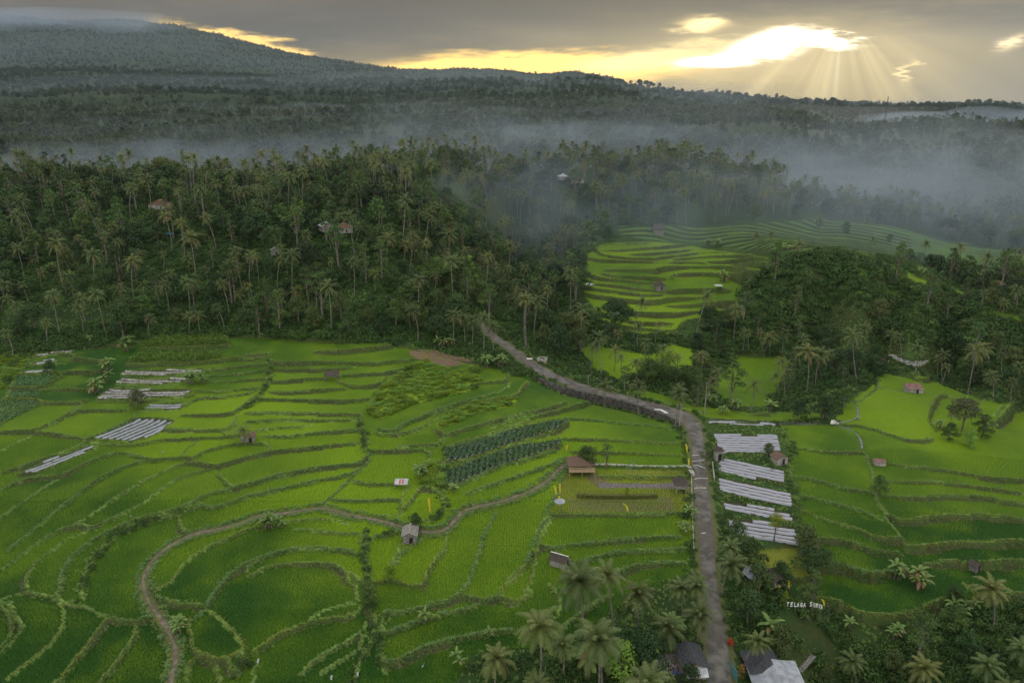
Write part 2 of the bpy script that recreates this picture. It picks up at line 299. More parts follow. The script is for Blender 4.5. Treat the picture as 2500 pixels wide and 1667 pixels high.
# style: g grassy bund, G lush blue-green bank, y yellowish bund, h hedge, t thin bund, b bare bank
BUNDS = '''
b A 0,370 60,350 150,320 300,270 420,220 490,185
y A 0,130 160,130 230,110 300,70 380,35 440,10
g A 200,130 330,135 430,160 540,190 700,210 760,215 900,180 1060,170 1250,160 1360,150 1400,140
g A 490,180 560,150 650,105 760,50 790,20
t A 0,240 100,180 190,135
g A 0,460 60,430 170,395 330,385 380,370 470,320 560,280 640,255 720,250 800,275 860,295 950,290 1040,280 1100,290
t A 0,610 110,540 200,480 270,430 340,395
G A 40,800 120,740 200,680 300,600 420,510 520,430 620,370 740,320 830,295
g A 0,910 60,870 140,810 230,745 320,700 420,670 480,640 560,580 660,510 780,440 860,390 950,350 1040,315 1100,300 1190,320 1220,330
g A 150,1040 145,960 190,890 250,840 330,780 420,720 520,690 620,640 730,590 830,540 920,460 1010,400 1100,365 1210,340 1300,310 1420,270 1540,245 1646,235
G A 330,1080 350,1010 350,950 380,890 440,820 500,770 560,730 640,690 740,650 830,620 950,590 1060,560 1130,520 1200,490 1320,460 1450,430 1560,400 1646,385
h A 470,1090 480,1000 490,930 530,860 590,790 640,740 720,690 830,650 940,620 1050,590 1150,545
G A 1150,550 1200,570 1300,550 1420,500 1540,470 1646,455
t A 460,660 540,690
t A 1250,365 1290,410 1325,450
g A 1100,295 1180,240 1280,210 1360,200 1420,195 1530,200 1560,235
t A 1050,270 1100,210 1140,180
t A 950,120 1290,125 1330,95 1355,40
t A 1290,150 1290,125
g A 0,1100 60,1070 150,1045 250,1065 330,1090 420,1120 480,1120 560,1180 620,1200 700,1220 770,1230 830,1200 890,1190
y A 340,1095 365,1150 360,1220 330,1280 250,1360 150,1460 40,1568
y A 620,1200 560,1270 480,1370 380,1480 300,1568
y A 775,1235 780,1280 750,1350 690,1430 620,1520 560,1568
y A 890,1190 930,1250 960,1330 970,1400 960,1480 930,1568
g A 0,1110 50,1180 70,1260 30,1330 0,1370
g A 50,1110 90,1190 130,1260 100,1310 40,1370 0,1410
y A 1030,630 1035,670 1070,710
y A 870,1040 900,1050 960,1020 1020,950 1060,880 1130,820 1230,770 1330,730 1420,690 1530,680 1620,660
G A 1100,1210 1180,1150 1200,1090 1250,1020 1320,950 1400,900 1470,870 1560,840 1646,820
y A 1190,1150 1240,1170 1300,1230 1360,1300 1400,1370 1400,1400 1320,1420 1250,1440 1190,1410 1110,1410 1100,1300 1080,1240 1100,1210
y A 1070,1568 1080,1450 1120,1420
y A 1190,1410 1230,1460 1260,1520 1250,1568
h A 1310,1430 1310,1480 1350,1500 1400,1460 1400,1410
y A 1450,1400 1520,1370 1600,1310 1646,1280
g A 1480,1440 1460,1500 1450,1568
t A 930,1100 1000,1120 1100,1115 1180,1130
g B 0,280 150,240 300,230 450,210 560,195 660,185
g B 0,70 100,65 250,55 360,60 520,60 640,50
t B 0,20 100,20 300,20 500,25 640,30
g B 60,120 150,110 280,100 370,90 380,70
G B 110,155 200,160 320,150 450,130 560,120 660,110
t B 110,190 150,235
G B 0,440 80,415 180,385 300,360 420,335 540,325 620,320 680,290 710,250
G B 0,500 100,490 200,465 320,430 430,405 540,385 620,360 660,340
G B 710,250 710,300 640,360 580,420 520,480 460,540 430,560
g B 620,410 700,430 800,430 870,425
G B 500,525 600,530 720,530 830,520 890,525
y B 500,575 580,600 700,622 860,620 900,600 880,560 900,500 930,450 960,440
y B 900,590 920,560 960,510 1000,450
t B 1010,440 1100,465
h B 1100,465 1130,500 1150,560 1110,620 1070,650 1010,650
g B 720,240 800,240 870,230 1070,220 1040,290 1030,320
g B 740,130 800,145 870,140 960,130 1030,95
G B 870,110 920,80 1000,50 1100,20 1150,0
g B 880,215 1000,210 1080,210 1120,190 1140,150 1110,120 1080,115
g B 1150,150 1250,120 1400,70 1530,50 1646,20
y B 1150,210 1220,190 1300,170 1420,130 1550,90 1646,70
y B 1140,310 1200,315 1300,280 1450,220 1560,190 1646,170 1780,125
G B 1190,460 1230,440 1300,400 1400,350 1500,310 1600,290 1646,275 1780,230
G B 1260,490 1330,460 1420,430 1500,400 1580,370 1646,350 1760,310 1830,270
h B 1150,220 1150,300 1130,380 1130,460
y B 1160,700 1160,760 1130,820 1080,880 1040,950 1010,1040 930,1020 870,990 800,985 720,1005 640,980 590,940
G B 1010,740 960,780 900,830 870,880 850,910 830,900
y B 830,900 860,840 890,790 900,770
h B 690,800 680,750 700,745 780,740 850,720 880,700
G B 1440,580 1410,650 1370,720 1350,800 1320,880 1300,960 1260,1040 1200,1100 1100,1130 980,1155 880,1175 800,1165
y B 1600,900 1530,960 1470,1030 1460,1080
y B 1640,1040 1590,1110 1500,1100 1470,1070
G B 1460,1080 1400,1100 1300,1140 1180,1170 1060,1200 950,1230 870,1260 810,1280
t B 1260,1080 1390,1110
G B 1540,1270 1400,1290 1250,1320 1100,1350 950,1400 850,1450 790,1430
G B 0,920 60,880 150,840 260,810 400,800 500,810 600,820 650,850 690,820 700,770
b B 0,960 130,905 300,885 450,885 530,900 570,940 590,1000 640,1010 630,1080
g B 370,1220 420,1180 500,1150 570,1120 640,1100
y B 40,1400 120,1350 220,1300 330,1250 430,1225 520,1200 610,1180 650,1150 660,1120
g B 310,1540 400,1450 500,1380 580,1330 660,1280 690,1210
g B 440,1520 520,1460 600,1400 650,1370 680,1290
g B 290,690 400,700 540,715 650,720
g B 190,660 300,640 420,632 520,640 600,660
h B 690,700 680,800 690,900 700,1000 700,1100 740,1200 740,1300 690,1380 640,1450 620,1568
h B 780,1180 790,1300 760,1400 800,1480
G C 430,40 560,50 700,65 850,75 950,85 1060,110
y C 410,160 560,165 660,170 800,175 950,185 1100,190
y C 450,235 600,240 800,245 950,255 1110,265
G C 580,318 700,322 850,330 1000,332 1130,340
G C 620,380 800,385 1000,390 1140,385
g C 500,490 700,490 940,490
g C 330,605 550,605 800,605 1130,605
G C 440,330 400,400 380,480 330,560 320,600
G C 330,610 280,680 250,740 230,820 200,890
y C 200,890 170,940 110,1000 50,1040
t C 350,620 310,680 270,780 250,860 240,930
t C 270,790 350,800 450,790
G C 370,800 450,790 600,770 750,755 900,745 1090,740
G C 370,800 380,840 430,880 500,880 600,850 700,825 850,815 1000,815 1120,805
G C 400,1030 500,1010 580,990 650,965 750,930 870,890 960,885 1100,885 1140,870
y C 330,1000 380,1050 400,1110 370,1180
G C 330,1290 400,1250 470,1200 550,1140 620,1090 700,1060
g C 480,1380 560,1320 640,1270 700,1200
y C 240,930 200,1030 170,1110 130,1120 70,1100
t D 600,80 720,100 860,140 950,165 1050,180 1120,170
g D 300,210 400,220 520,240 640,245 720,250 760,285
G D 300,380 400,385 480,410 560,440 620,465 700,475 770,485
G D 350,485 430,500 520,530 600,560 680,585 760,605 840,630
y D 340,565 410,580 480,620 540,655 620,680 700,700 780,730 850,745 920,740
g D 400,730 500,750 620,770 740,790 850,810 940,815
G D 450,890 540,900 640,925 780,945 900,930
g D 720,250 750,300 780,400 790,480 800,530 850,600 890,660 920,720 960,790 990,810
t D 840,300 950,320 1100,335 1250,360 1400,390 1646,415
g D 840,405 950,410 1080,410 1200,425 1350,440 1500,455 1646,485
g D 830,490 950,500 1100,500 1250,500 1400,500 1500,510 1646,540
y D 800,530 860,590 920,630 980,640 1060,630 1160,625 1280,605 1400,600 1520,610 1646,630
y D 960,790 1050,805 1150,800 1280,770 1420,760 1550,755 1646,760
g D 1080,890 1200,885 1330,880 1430,870 1520,865 1646,870
y D 420,1070 520,1110 620,1160 740,1210 850,1225 970,1225 1050,1190 1120,1150 1200,1120
g D 1300,1000 1330,1040 1400,1080 1646,1080
h D 240,90 260,130 290,180 320,220 300,280 300,370 330,460 350,540 330,580 350,640 390,730 420,830 450,890
g H 0,1330 100,1335 300,1330 450,1310 560,1290 590,1265
g H 880,1050 885,1100 895,1160 890,1200 840,1220 790,1255 740,1265
t H 740,1265 770,1300 775,1340 760,1375
t H 580,1270 585,1310 555,1350
t H 590,1260 720,1258
t H 620,1190 680,1220 740,1255
t H 895,1195 1000,1190 1120,1190
y H 780,1040 880,1045 960,1020 1040,1030 1100,1070 1180,1120 1300,1140 1400,1170 1520,1200 1640,1240 1700,1260
y H 1250,1440 1220,1400 1220,1340 1250,1270 1290,1235 1380,1245 1410,1255 1480,1215
g H 1490,1290 1580,1235
g H 1640,1340 1700,1280
g H 1640,1390 1760,1290
y H 640,1190 700,1160 760,1130 800,1080 790,1045
y E 180,960 160,1010 100,1090 60,1170 30,1230
y E 220,965 480,948 470,990
y E 180,1020 430,1015
y E 130,1075 390,1070 400,1090
g E 470,988 650,998
g E 400,1072 640,1067 660,1055
y E 260,1175 300,1180 420,1175 560,1185 600,1190
g E 80,1165 200,1170 260,1165 310,1140 380,1095
y E 0,1250 70,1235 230,1240 270,1260 530,1265 560,1240
g E 0,1410 80,1350 180,1290 260,1265
g E 250,1460 330,1400 430,1330 480,1300 530,1270
g E 480,1310 600,1310 750,1310 830,1300
y E 880,916 1100,920 1470,905
y E 810,1015 1200,1020 1400,1000 1480,990 1620,990 1720,965
g E 790,1085 1000,1092 1180,1080 1340,1055
g E 740,1145 1000,1152 1190,1135
y E 620,1250 800,1255 1000,1240 1200,1230 1240,1210
g E 880,1315 1140,1315 1230,1250 1290,1230 1400,1225 1560,1215 1680,1170 1730,1060 1740,1010
g E 1340,1045 1450,1045 1600,1030 1700,1015
g E 1340,1090 1500,1085 1640,1065 1720,1050
g E 1330,1130 1450,1130 1600,1120 1700,1105
t E 1250,1190 1400,1195 1500,1185 1600,1180 1680,1160
g E 1160,1350 1300,1350 1400,1345 1490,1330 1540,1290 1600,1240 1690,1180
t E 1050,1445 1440,1445 1490,1400 1510,1340
g F 190,1020 300,1025 420,1010 560,1005 700,1010 850,1020 980,1005 1090,990
g F 180,1055 300,1055 480,1050 600,1040 700,1025
g F 170,1135 250,1130 400,1110 520,1105
g F 580,1085 700,1085 850,1080 960,1065 1080,1040
y F 590,1120 640,1150 740,1165 830,1150 880,1130 890,1090
g F 150,1195 250,1205 400,1190 500,1180 630,1170
g F 80,1240 200,1245 350,1245 500,1250 650,1250 740,1245 810,1230
g F 0,1330 200,1335 400,1335 550,1330 700,1335 740,1340
g F 0,1385 200,1380 400,1375 600,1370 700,1360
h F 160,1000 160,1060 150,1150 90,1230 40,1270 0,1290
h F 740,1340 730,1400 740,1440 780,1500 760,1568
G F 850,1430 880,1450 960,1450 1010,1400 1080,1380 1150,1345 1250,1300 1400,1260 1500,1230 1580,1210 1660,1180
y F 980,1470 1060,1440 1150,1410 1200,1370 1300,1320 1420,1275 1560,1245 1740,1220 1760,1170 1800,1120
y F 980,1540 1100,1535 1230,1530 1270,1490 1250,1450 1200,1440
g F 1280,1480 1400,1430 1550,1400 1700,1350 1829,1320
y F 1280,1540 1400,1510 1550,1470 1700,1420 1829,1380
y F 1490,1140 1660,1135 1680,1060 1640,1055
g F 1660,1180 1680,1135
y F 440,932 600,935 800,915 950,905
g F 0,970 100,965 160,950
g G 0,1420 100,1380 250,1330 380,1290 480,1250
g G 0,1460 150,1400 300,1340 420,1300 560,1270 620,1240
g G 850,1180 960,1230 1100,1260 1250,1300 1380,1340
g G 700,1130 850,1165 1000,1200
y M 350,310 430,265 600,250 800,260 1010,235
g M 420,340 700,335 900,320 1060,310 1280,285 1420,280
g M 720,390 950,380 1180,365 1380,345 1560,320
g M 1050,420 1300,400 1560,375 1800,350 1960,340
g M 1170,440 1400,440 1620,425 1850,400 2050,380 2170,375
g M 1620,490 1800,480 2000,455 2150,430 2330,415
g M 1880,525 2050,510 2200,490 2352,480
g M 350,310 380,360 460,400 640,430 860,435 1050,430
y M 280,440 480,450 700,460 1050,465
g M 1180,480 1400,485 1560,495 1640,510
g M 460,560 700,560 900,560 1010,590 1100,545 1300,540 1550,540 1850,535 2000,565 2130,570
y M 400,600 600,640 850,655 1150,655
g M 1250,615 1500,620 1800,615 2050,625
y M 250,630 450,665 700,685 1000,700
y M 300,720 600,745 850,785 1050,795
y M 210,770 450,790 700,830 900,850 1100,855
g M 1150,820 1400,820 1650,820 1900,800
y M 220,840 450,870 700,910 900,925 1080,925 1200,900 1450,900 1640,890
y M 1140,960 1350,990 1550,975 1800,965 2050,930
y M 480,1010 700,1060 1000,1080 1300,1085 1450,1060 1650,1030
y M 450,1080 650,1130 850,1180 1050,1190 1240,1190
g M 1330,1140 1500,1145 1650,1110 1750,1080
g M 960,1185 1230,1230
g M 450,1150 700,1210 950,1260 1250,1280
'''
PATHS = dict(  # dirt footpath, centre line
    left=np.r_[PX('A', '980,1575 990,1510 1010,1440 1010,1370 980,1290 930,1210 870,1130 830,1050 820,980 840,920 890,850 960,790 1040,745 1130,710 1250,690 1400,650'),
               PX('B', '70,612 200,600 300,585 430,565 480,575 560,600 650,620 760,640 850,665 930,690 1010,710 1100,710 1160,690 1200,640 1240,590 1320,560 1420,540 1520,512'),
               PX('C', '140,495 200,480 270,440 330,400 380,340 430,305 475,292')])
ROAD_L = np.r_[PX('F', '1455,758 1500,785'), PX('G', '0,860 60,890 140,960 230,1040 330,1100 450,1140 560,1180 680,1210 800,1240 920,1270 1040,1310 1150,1350 1205,1400'),
               PX('C', '1100,80 1130,130 1145,200 1152,280 1158,400 1165,520 1175,650 1190,800 1200,900 1215,1050 1225,1200 1228,1350 1232,1450 1238,1568'), [(1722, 1720), (1710, 1850)]]
ROAD_R = np.r_[PX('F', '1480,748 1560,778'), PX('G', '30,830 110,880 200,950 300,1020 400,1070 500,1110 600,1140 720,1180 840,1210 960,1240 1080,1270 1180,1300 1280,1330 1335,1400'),
               PX('C', '1200,80 1215,140 1225,200 1235,280 1245,400 1258,520 1272,650 1283,800 1290,900 1305,1050 1335,1200 1365,1350 1375,1450 1390,1568'), [(1800, 1720), (1810, 1850)]]
# areas
AREAS = {
 'rice': [
  PX('Z', '-700,2100 -700,960 0,940 30,880 80,865 200,850 330,835 380,825 640,815 990,845 1090,870 1160,890 1200,895 1290,920 1400,965 1520,990 1640,1030 1680,1100 1690,1300 1700,1390 1600,1430 1500,1500 1400,1560 1250,1590 1150,1600 1100,1700 1000,2100'),
  PX('D', '215,80 560,80 600,62 560,55 590,20 640,-60 700,-90 780,-140 810,-180 900,-200 1040,-200 1180,-115 1500,-45 1700,20 1900,80 1900,1120 1450,1120 1250,1100 1060,1215 960,1240 850,1240 740,1225 620,1180 420,1085 440,900 400,760 330,560 300,380 300,220'),
  PX('M', '330,330 430,260 1000,220 1600,310 2200,360 2352,380 2352,560 2050,620 2050,760 2150,900 1850,1000 1650,1100 1350,1160 1250,1300 900,1300 450,1150 220,850 200,620 260,380'),
  PX('G', '850,1180 960,1180 1100,1215 1300,1290 1600,1320 1900,1330 2100,1320 2120,1360 1500,1390 1340,1345'),
  PX('G', '1360,1150 1480,1050 1600,940 1850,945 1900,1000 1850,1180 1780,1280 1550,1290'),
  PX('G', '560,900 680,890 1000,960 1150,880 1290,920 1280,1040 1100,1060 800,1100 640,1040'),
  PX('M', '600,60 1500,70 2352,50 2352,300 1900,300 1550,250 1010,210 800,190 640,150'),
  PX('H', '60,130 250,110 560,90 900,90 1080,130 1120,260 1000,330 700,310 400,300 0,280'),
  PX('H', '1080,430 1200,450 1340,520 1460,590 1420,600 1340,545 1200,520 1070,480'),
  PX('H', '1560,640 1750,690 1829,710 1829,760 1640,730'),
  PX('H', '1590,90 1829,80 1829,190 1620,180'),
  PX('G', '540,110 700,115 700,160 540,220'),
 ],
 'lawn': [PX('C', '440,335 1140,335 1150,590 340,600 390,480 400,400'), PX('O', '680,60 1400,20 1480,120 1520,440 1280,420 1000,260 760,220')],
 'mudlawn': [PX('J', '480,760 1900,740 1950,950 500,960')],
 'dirt': [PX('J', '760,420 900,430 1100,560 2150,560 2150,610 1100,600 900,600 760,520'), PX('F', '1040,920 1190,915 1290,950 1460,1000 1300,1030 1160,1010 1050,960')],
 'weeds': [PX('F', '800,1230 900,1130 1060,1030 1150,1000 1300,1060 1480,1030 1490,1140 1440,1190 1250,1230 1080,1270 950,1320 860,1370 780,1330'),
           PX('B', '1040,300 1130,290 1130,460 1020,430'), PX('F', '1210,1400 1440,1270 1660,1240 1740,1230 1700,1280 1480,1330 1240,1430')],
 'leafy': [PX('E', '0,1240 240,1240 250,1270 0,1405'), PX('E', '90,1090 360,1090 300,1150 90,1160'), PX('E', '70,1185 250,1190 250,1225 60,1225')],
 'maize': [PX('E', '890,905 1000,850 1440,838 1470,900 1100,915'), PX('E', '810,1010 880,940 1410,945 1430,990 1200,1015')],
 'bank': [PX('E', '0,960 170,960 100,1090 0,1160')],
}
MULCH = [  # outline, bed direction (two points of one bed edge), bed pitch in m, label, kind
 (PX('C', '1240,62 1400,72 1630,82 1630,98 1240,77'), PX('C', '1240,66 1630,90'), 1.15, 'narrow strip of silver plastic beds beside the ditch at the road bend', 'bare'),
 (PX('L', '232,415 850,445 880,560 885,610 720,622 290,598'), PX('L', '232,430 850,455'), 1.2, 'widest block of silver plastic beds right of the road bend', 'bare'),
 (PX('L', '340,652 600,710 925,795 925,920 620,850 280,775 275,690'), PX('L', '340,665 925,808'), 1.3, 'silver plastic beds just below the small brown-roofed hut right of the road', 'bare'),
 (PX('L', '285,842 560,890 990,1010 1000,1135 700,1060 300,962'), PX('L', '285,850 990,1022'), 1.3, 'silver plastic beds between two bare earth banks, third block from the road bend', 'bare'),
 (PX('L', '325,1055 640,1120 960,1190 1015,1285 700,1225 345,1130'), PX('L', '330,1065 960,1200'), 1.3, 'narrow block of silver plastic beds right of the road, second from the bottom', 'bare'),
 (PX('L', '380,1225 700,1270 1020,1345 1075,1510 800,1465 450,1395 390,1310'), PX('L', '385,1240 1020,1362'), 1.3, 'lowest block of silver plastic beds right of the road behind the palms', 'bare'),
 (PX('K', '900,1145 1280,950 1400,945 1680,972 1500,1100 1270,1185 1150,1172'), PX('K', '1060,1160 1500,950'), 1.5, 'large block of slanting silver plastic beds with green furrows on the left', 'green'),
 (PX('K', '190,1485 520,1330 850,1203 930,1215 700,1320 420,1450 320,1490'), PX('K', '190,1483 850,1203'), 1.2, 'long thin block of silver plastic beds on the far left', 'green'),
 (PX('K', '935,755 1050,660 1180,650 1500,670 1815,672 1830,690 1770,735 1500,745 1180,765'), PX('K', '960,740 1500,735'), 1.5, 'silver plastic beds with bare stakes around the grey-green tree on the left', 'stakes'),
 (PX('K', '1110,598 1160,570 1790,560 1795,585 1500,618 1200,610'), PX('K', '1110,600 1500,612'), 1.4, 'curved strip of silver plastic beds between two banana clumps', 'stakes'),
 (PX('K', '1160,520 1200,488 1600,480 1940,470 1940,490 1600,530 1300,532'), PX('K', '1160,520 1600,530'), 1.4, 'dry staked plastic beds just under the maize rows', 'stakes'),
 (PX('K', '1385,858 1430,815 1755,808 1735,855'), PX('K', '1390,855 1735,850'), 1.4, 'short block of silver plastic beds right of the grey-green tree', 'green'),
 (PX('K', '320,345 400,322 690,295 700,312 560,325'), PX('K', '325,340 700,305'), 1.3, 'topmost thin strip of plastic beds at the forest foot on the far left', 'stakes'),
 (PX('K', '265,425 330,405 530,385 520,412'), PX('K', '265,425 530,400'), 1.3, 'second thin strip of plastic beds on the far left terraces', 'bare'),
 (PX('K', '200,505 300,485 500,475 490,495'), PX('K', '200,505 490,485'), 1.3, 'thin strip of plastic beds behind the small dark tree on the far left', 'bare'),
 (PX('N', '560,235 760,255 950,290 1100,320 1165,350 1120,395 1020,418 850,385 680,320'), PX('N', '600,250 1100,330'), 1.3, 'curved block of ragged plastic beds at the foot of the vine-covered bluff', 'ragged'),
 (PX('N', '-60,222 100,220 255,228 250,245 60,245'), PX('N', '0,232 255,236'), 1.3, 'thin plastic bed strip left of the thatched hut below the bluff', 'ragged'),
]
VEG = [
 (PX('B', '1150,290 1152,225 1200,208 1300,182 1440,142 1600,98 1750,62 1830,55 1840,75 1780,112 1646,160 1500,203 1350,258 1250,288 1170,302'), PX('B', '1160,295 1646,160'), 'upper field of dark green staked vegetables on plastic beds'),
 (PX('B', '1135,440 1135,390 1155,345 1250,312 1400,255 1560,203 1700,185 1800,165 1805,190 1760,220 1646,262 1500,305 1350,365 1230,425 1170,450'), PX('B', '1170,450 1646,262'), 'lower field of dark green staked vegetables on plastic beds'),
]
DITCH = [PX('D', '-160,55 0,62 200,76 480,74 560,78 640,98 690,140 712,180 716,230'), PX('L', '1600,130 1635,230 1620,290 1450,310 1400,330')]
# ------------------------------------------------------------ fine height grid of the near land, cut into flat terraces
GX0, GX1, GY0, GY1, GS = -300.0, 330.0, 62.0, 400.0, 0.5
nx, ny = int((GX1-GX0)/GS)+1, int((GY1-GY0)/GS)+1
gx = GX0 + np.arange(nx)*GS; gy = GY0 + np.arange(ny)*GS
XX, YY = np.meshgrid(gx, gy, indexing='ij')
ZB = base_z(XX.ravel(), YY.ravel()).reshape(XX.shape)
ZB += (vnoise(XX, YY, 23)-.5)*.5
def resamp(P, step):
    P = np.asarray(P, float); d = np.r_[0, np.cumsum(np.hypot(*np.diff(P[:, :2], axis=0).T))]
    n = max(2, int(d[-1]/step)+1); q = np.linspace(0, d[-1], n)
    return np.c_[tuple(np.interp(q, d, P[:, k]) for k in range(P.shape[1]))]
def smooth(P, it=2):
    P = np.asarray(P, float)
    for _ in range(it):
        a = P[:-1]*.75+P[1:]*.25; b = P[:-1]*.25+P[1:]*.75
        m = np.empty((2*len(a), P.shape[1])); m[0::2] = a; m[1::2] = b
        P = np.r_[P[:1], m, P[-1:]]
    return P
def to_world(px, zf=None): return hit(px[:, 0], px[:, 1], zf or base_z)
def gi(x, y): return np.clip(np.rint((x-GX0)/GS).astype(int), 0, nx-1), np.clip(np.rint((y-GY0)/GS).astype(int), 0, ny-1)
def inpoly(P, X, Y):
    c = np.zeros(X.shape, bool); n = len(P)
    for i in range(n):
        x1, y1 = P[i][:2]; x2, y2 = P[(i+1) % n][:2]
        if y1 == y2: continue
        c ^= ((Y < y1) != (Y < y2)) & (X < (x2-x1)*(Y-y1)/(y2-y1)+x1)
    return c
def polymask(P):
    m = np.zeros(XX.shape, bool)
    i0, j0 = gi(P[:, 0].min()-1, P[:, 1].min()-1); i1, j1 = gi(P[:, 0].max()+1, P[:, 1].max()+1)
    sl = (slice(i0, i1+1), slice(j0, j1+1)); m[sl] = inpoly(P, XX[sl], YY[sl]); return m
def dens(px, n=6):      # densify a pixel outline so that it hugs the land
    q = np.r_[px, px[:1]]; return np.concatenate([np.linspace(q[i], q[i+1], n, endpoint=False) for i in range(len(px))])
bunds = []
for ln in BUNDS.strip().split('\n'):
    st, cr, rest = ln.split(' ', 2); px = smooth(PX(cr, rest), 2)
    W = to_world(px); bunds.append((st, cr, smooth(W, 1)))
barrier = np.zeros(XX.shape, bool)
for st, cr, W in bunds:
    q = resamp(W, .18); i, j = gi(q[:, 0], q[:, 1]); barrier[i, j] = True
area = {k: [to_world(dens(p)) for p in v] for k, v in AREAS.items()}
amask = {}
for k, v in area.items():
    m = np.zeros(XX.shape, bool)
    for P in v: m |= polymask(P)
    amask[k] = m
mulchW = [to_world(dens(m[0], 4)) for m in MULCH]; vegW = [to_world(dens(v[0], 4)) for v in VEG]
plotm = np.zeros(XX.shape, bool)
for P in mulchW+vegW: plotm |= polymask(P)
pth = resamp(smooth(to_world(np.vstack([PATHS['left']])), 2), .5)
rl = resamp(smooth(to_world(ROAD_L), 2), .5); rr = resamp(smooth(to_world(ROAD_R), 2), .5)
nrd = max(len(rl), len(rr))
def rs_n(P, n):
    d = np.r_[0, np.cumsum(np.hypot(*np.diff(P[:, :2], axis=0).T))]; q = np.linspace(0, d[-1], n)
    return np.c_[tuple(np.interp(q, d, P[:, k]) for k in range(P.shape[1]))]
rl = rs_n(rl, nrd); rr = rs_n(rr, nrd)
def linemask(P, r):
    m = np.zeros(XX.shape, bool); k = int(r/GS)+1
    q = resamp(P, .3); i, j = gi(q[:, 0], q[:, 1])
    for a in range(-k, k+1):
        for b in range(-k, k+1):
            if (a*a+b*b)*GS*GS <= (r+.1)**2: m[np.clip(i+a, 0, nx-1), np.clip(j+b, 0, ny-1)] = True
    return m
roadm = polymask(np.r_[rl, rr[::-1]]) | linemask(rl, .6) | linemask(rr, .6)
pathm = linemask(pth, .75)
ditW = [resamp(smooth(to_world(d), 2), .5) for d in DITCH]
wallW = to_world(smooth(PX('G', '300,1105 400,1145 520,1178 680,1215 800,1245 920,1275 1040,1315 1150,1358 1195,1400'), 2))
# plot outlines are barriers as well
for P in mulchW+vegW:
    q = resamp(np.r_[P, P[:1]], .2); i, j = gi(q[:, 0], q[:, 1]); barrier[i, j] = True
farm = amask['rice'] | amask['lawn'] | plotm | amask['leafy'] | amask['maize']
hold = roadm | pathm
act = farm & ~hold
bar = barrier | hold | ~farm
def diffuse(F, it, fixed):
    w = (~fixed).astype(np.float32); F = F.astype(np.float32).copy()
    wx = w[1:]*w[:-1]; wy = w[:, 1:]*w[:, :-1]
    for _ in range(it):
        D = np.zeros_like(F); g = (F[1:]-F[:-1])*wx; D[:-1] += g; D[1:] -= g
        g = (F[:, 1:]-F[:, :-1])*wy; D[:, :-1] += g; D[:, 1:] -= g
        F += .24*D
    return F
ZT = diffuse(ZB, 340, bar)
# field greens, vignette darkening painted into the nearest ones, about constant inside each field: measured seeds + chance
TS = [(250,1250,.35),(60,1200,.30),(500,1150,.45),(300,1500,.12),(100,1600,.05),(480,1600,.12),(350,1350,.40),(640,1300,.35),(700,1450,.30),(800,1600,.15),
      (900,1140,.95),(780,1120,.72),(880,1210,.92),(700,1200,.75),(900,1250,1.0),(940,1320,.8),(920,1370,.95),(1030,1240,.85),(1080,1350,.55),(1200,1350,.6),
      (1000,1470,.35),(1150,1550,.2),(1500,1280,.45),(1450,1370,.45),(1500,1400,.4),(1420,1540,.25),(1500,1000,.5),(1500,1050,.5),(1500,1100,.5),
      (100,1010,.45),(250,1030,.45),(500,1020,.85),(520,1080,.85),(700,1000,.8),(700,950,.7),(800,870,.55),(700,870,.5),(560,890,.2),(300,870,.12),(230,940,.1),
      (1000,1010,.3),(1150,1040,.5),(1250,1000,.5),(1200,920,.2),(1150,890,.2),(1300,1080,.9),(1250,1140,.85),(1300,1120,.8),
      (2000,1030,.5),(2100,950,.6),(2250,1050,.95),(2150,920,.7),(2350,1000,.7),(2000,1150,.35),(2000,1250,.3),(2300,1150,.4),(2300,1250,.4),(2100,1330,.4),(2100,1450,.1),(2450,1350,.2),
      (1900,900,.5),(1700,1010,.6),(1550,620,.6),(1700,640,.8),(1600,760,.9),(1700,550,.1),(1600,700,.4),(1850,950,.4),(1650,900,.95),(2300,670,1.),(1750,560,.2)]
TSW = to_world(np.array(TS)[:, :2]); tsv = np.array(TS)[:, 2]
cxs, cys = XX[::8, ::8], YY[::8, ::8]
d2 = (cxs[..., None]-TSW[:, 0])**2 + (cys[..., None]-TSW[:, 1])**2
w_ = 1/(d2+9)**1.6; TC = (w_*tsv).sum(-1)/w_.sum(-1)
TINT = bil(TC, (XX-GX0)/GS/8, (YY-GY0)/GS/8)
TINT = (TINT-.45)*1.5+.38 + (vnoise(XX+90, YY, 11)-.5)*.75
TINT = diffuse(TINT, 220, bar)
TINT = np.clip(TINT + (vnoise(XX, YY, 6)-.5)*.16 + (vnoise(XX, YY, 2)-.5)*.10, 0, 1)
ZF = ZB.copy()
k = .95
ZF[act] = (ZB + (ZT-ZB)*k)[act]
# bund cells take the height of the upper neighbour plus a lip
nb = np.full(ZF.shape, -1e9)
okc = act & ~barrier
src = np.where(okc, ZF, -1e9)
for a in (-1, 0, 1):
    for b in (-1, 0, 1):
        nb = np.maximum(nb, np.roll(np.roll(src, a, 0), b, 1))
sel = barrier & farm & ~hold & (nb > -1e8)
ZF[sel] = np.minimum(nb[sel], ZB[sel]+1.6) + .16
# land drops below the road's retaining wall, and a lip of bank at the road sides
q = resamp(wallW, .5); o = np.argsort(q[:, 0]); yl = np.interp(XX, q[o, 0], q[o, 1]); inx = (XX > q[:, 0].min()-4) & (XX < q[:, 0].max()+1.5)
below = inx & (YY < yl-.2) & ~roadm & (YY > yl-40)
ramp = np.clip((XX-q[:, 0].min()+4)/10, 0, 1)*np.clip((q[:, 0].max()+2-XX)/6, 0, 1)
ZF = np.where(below, ZF - 2.0*ramp*np.exp(-np.maximum(yl-YY, 0)/9), ZF)
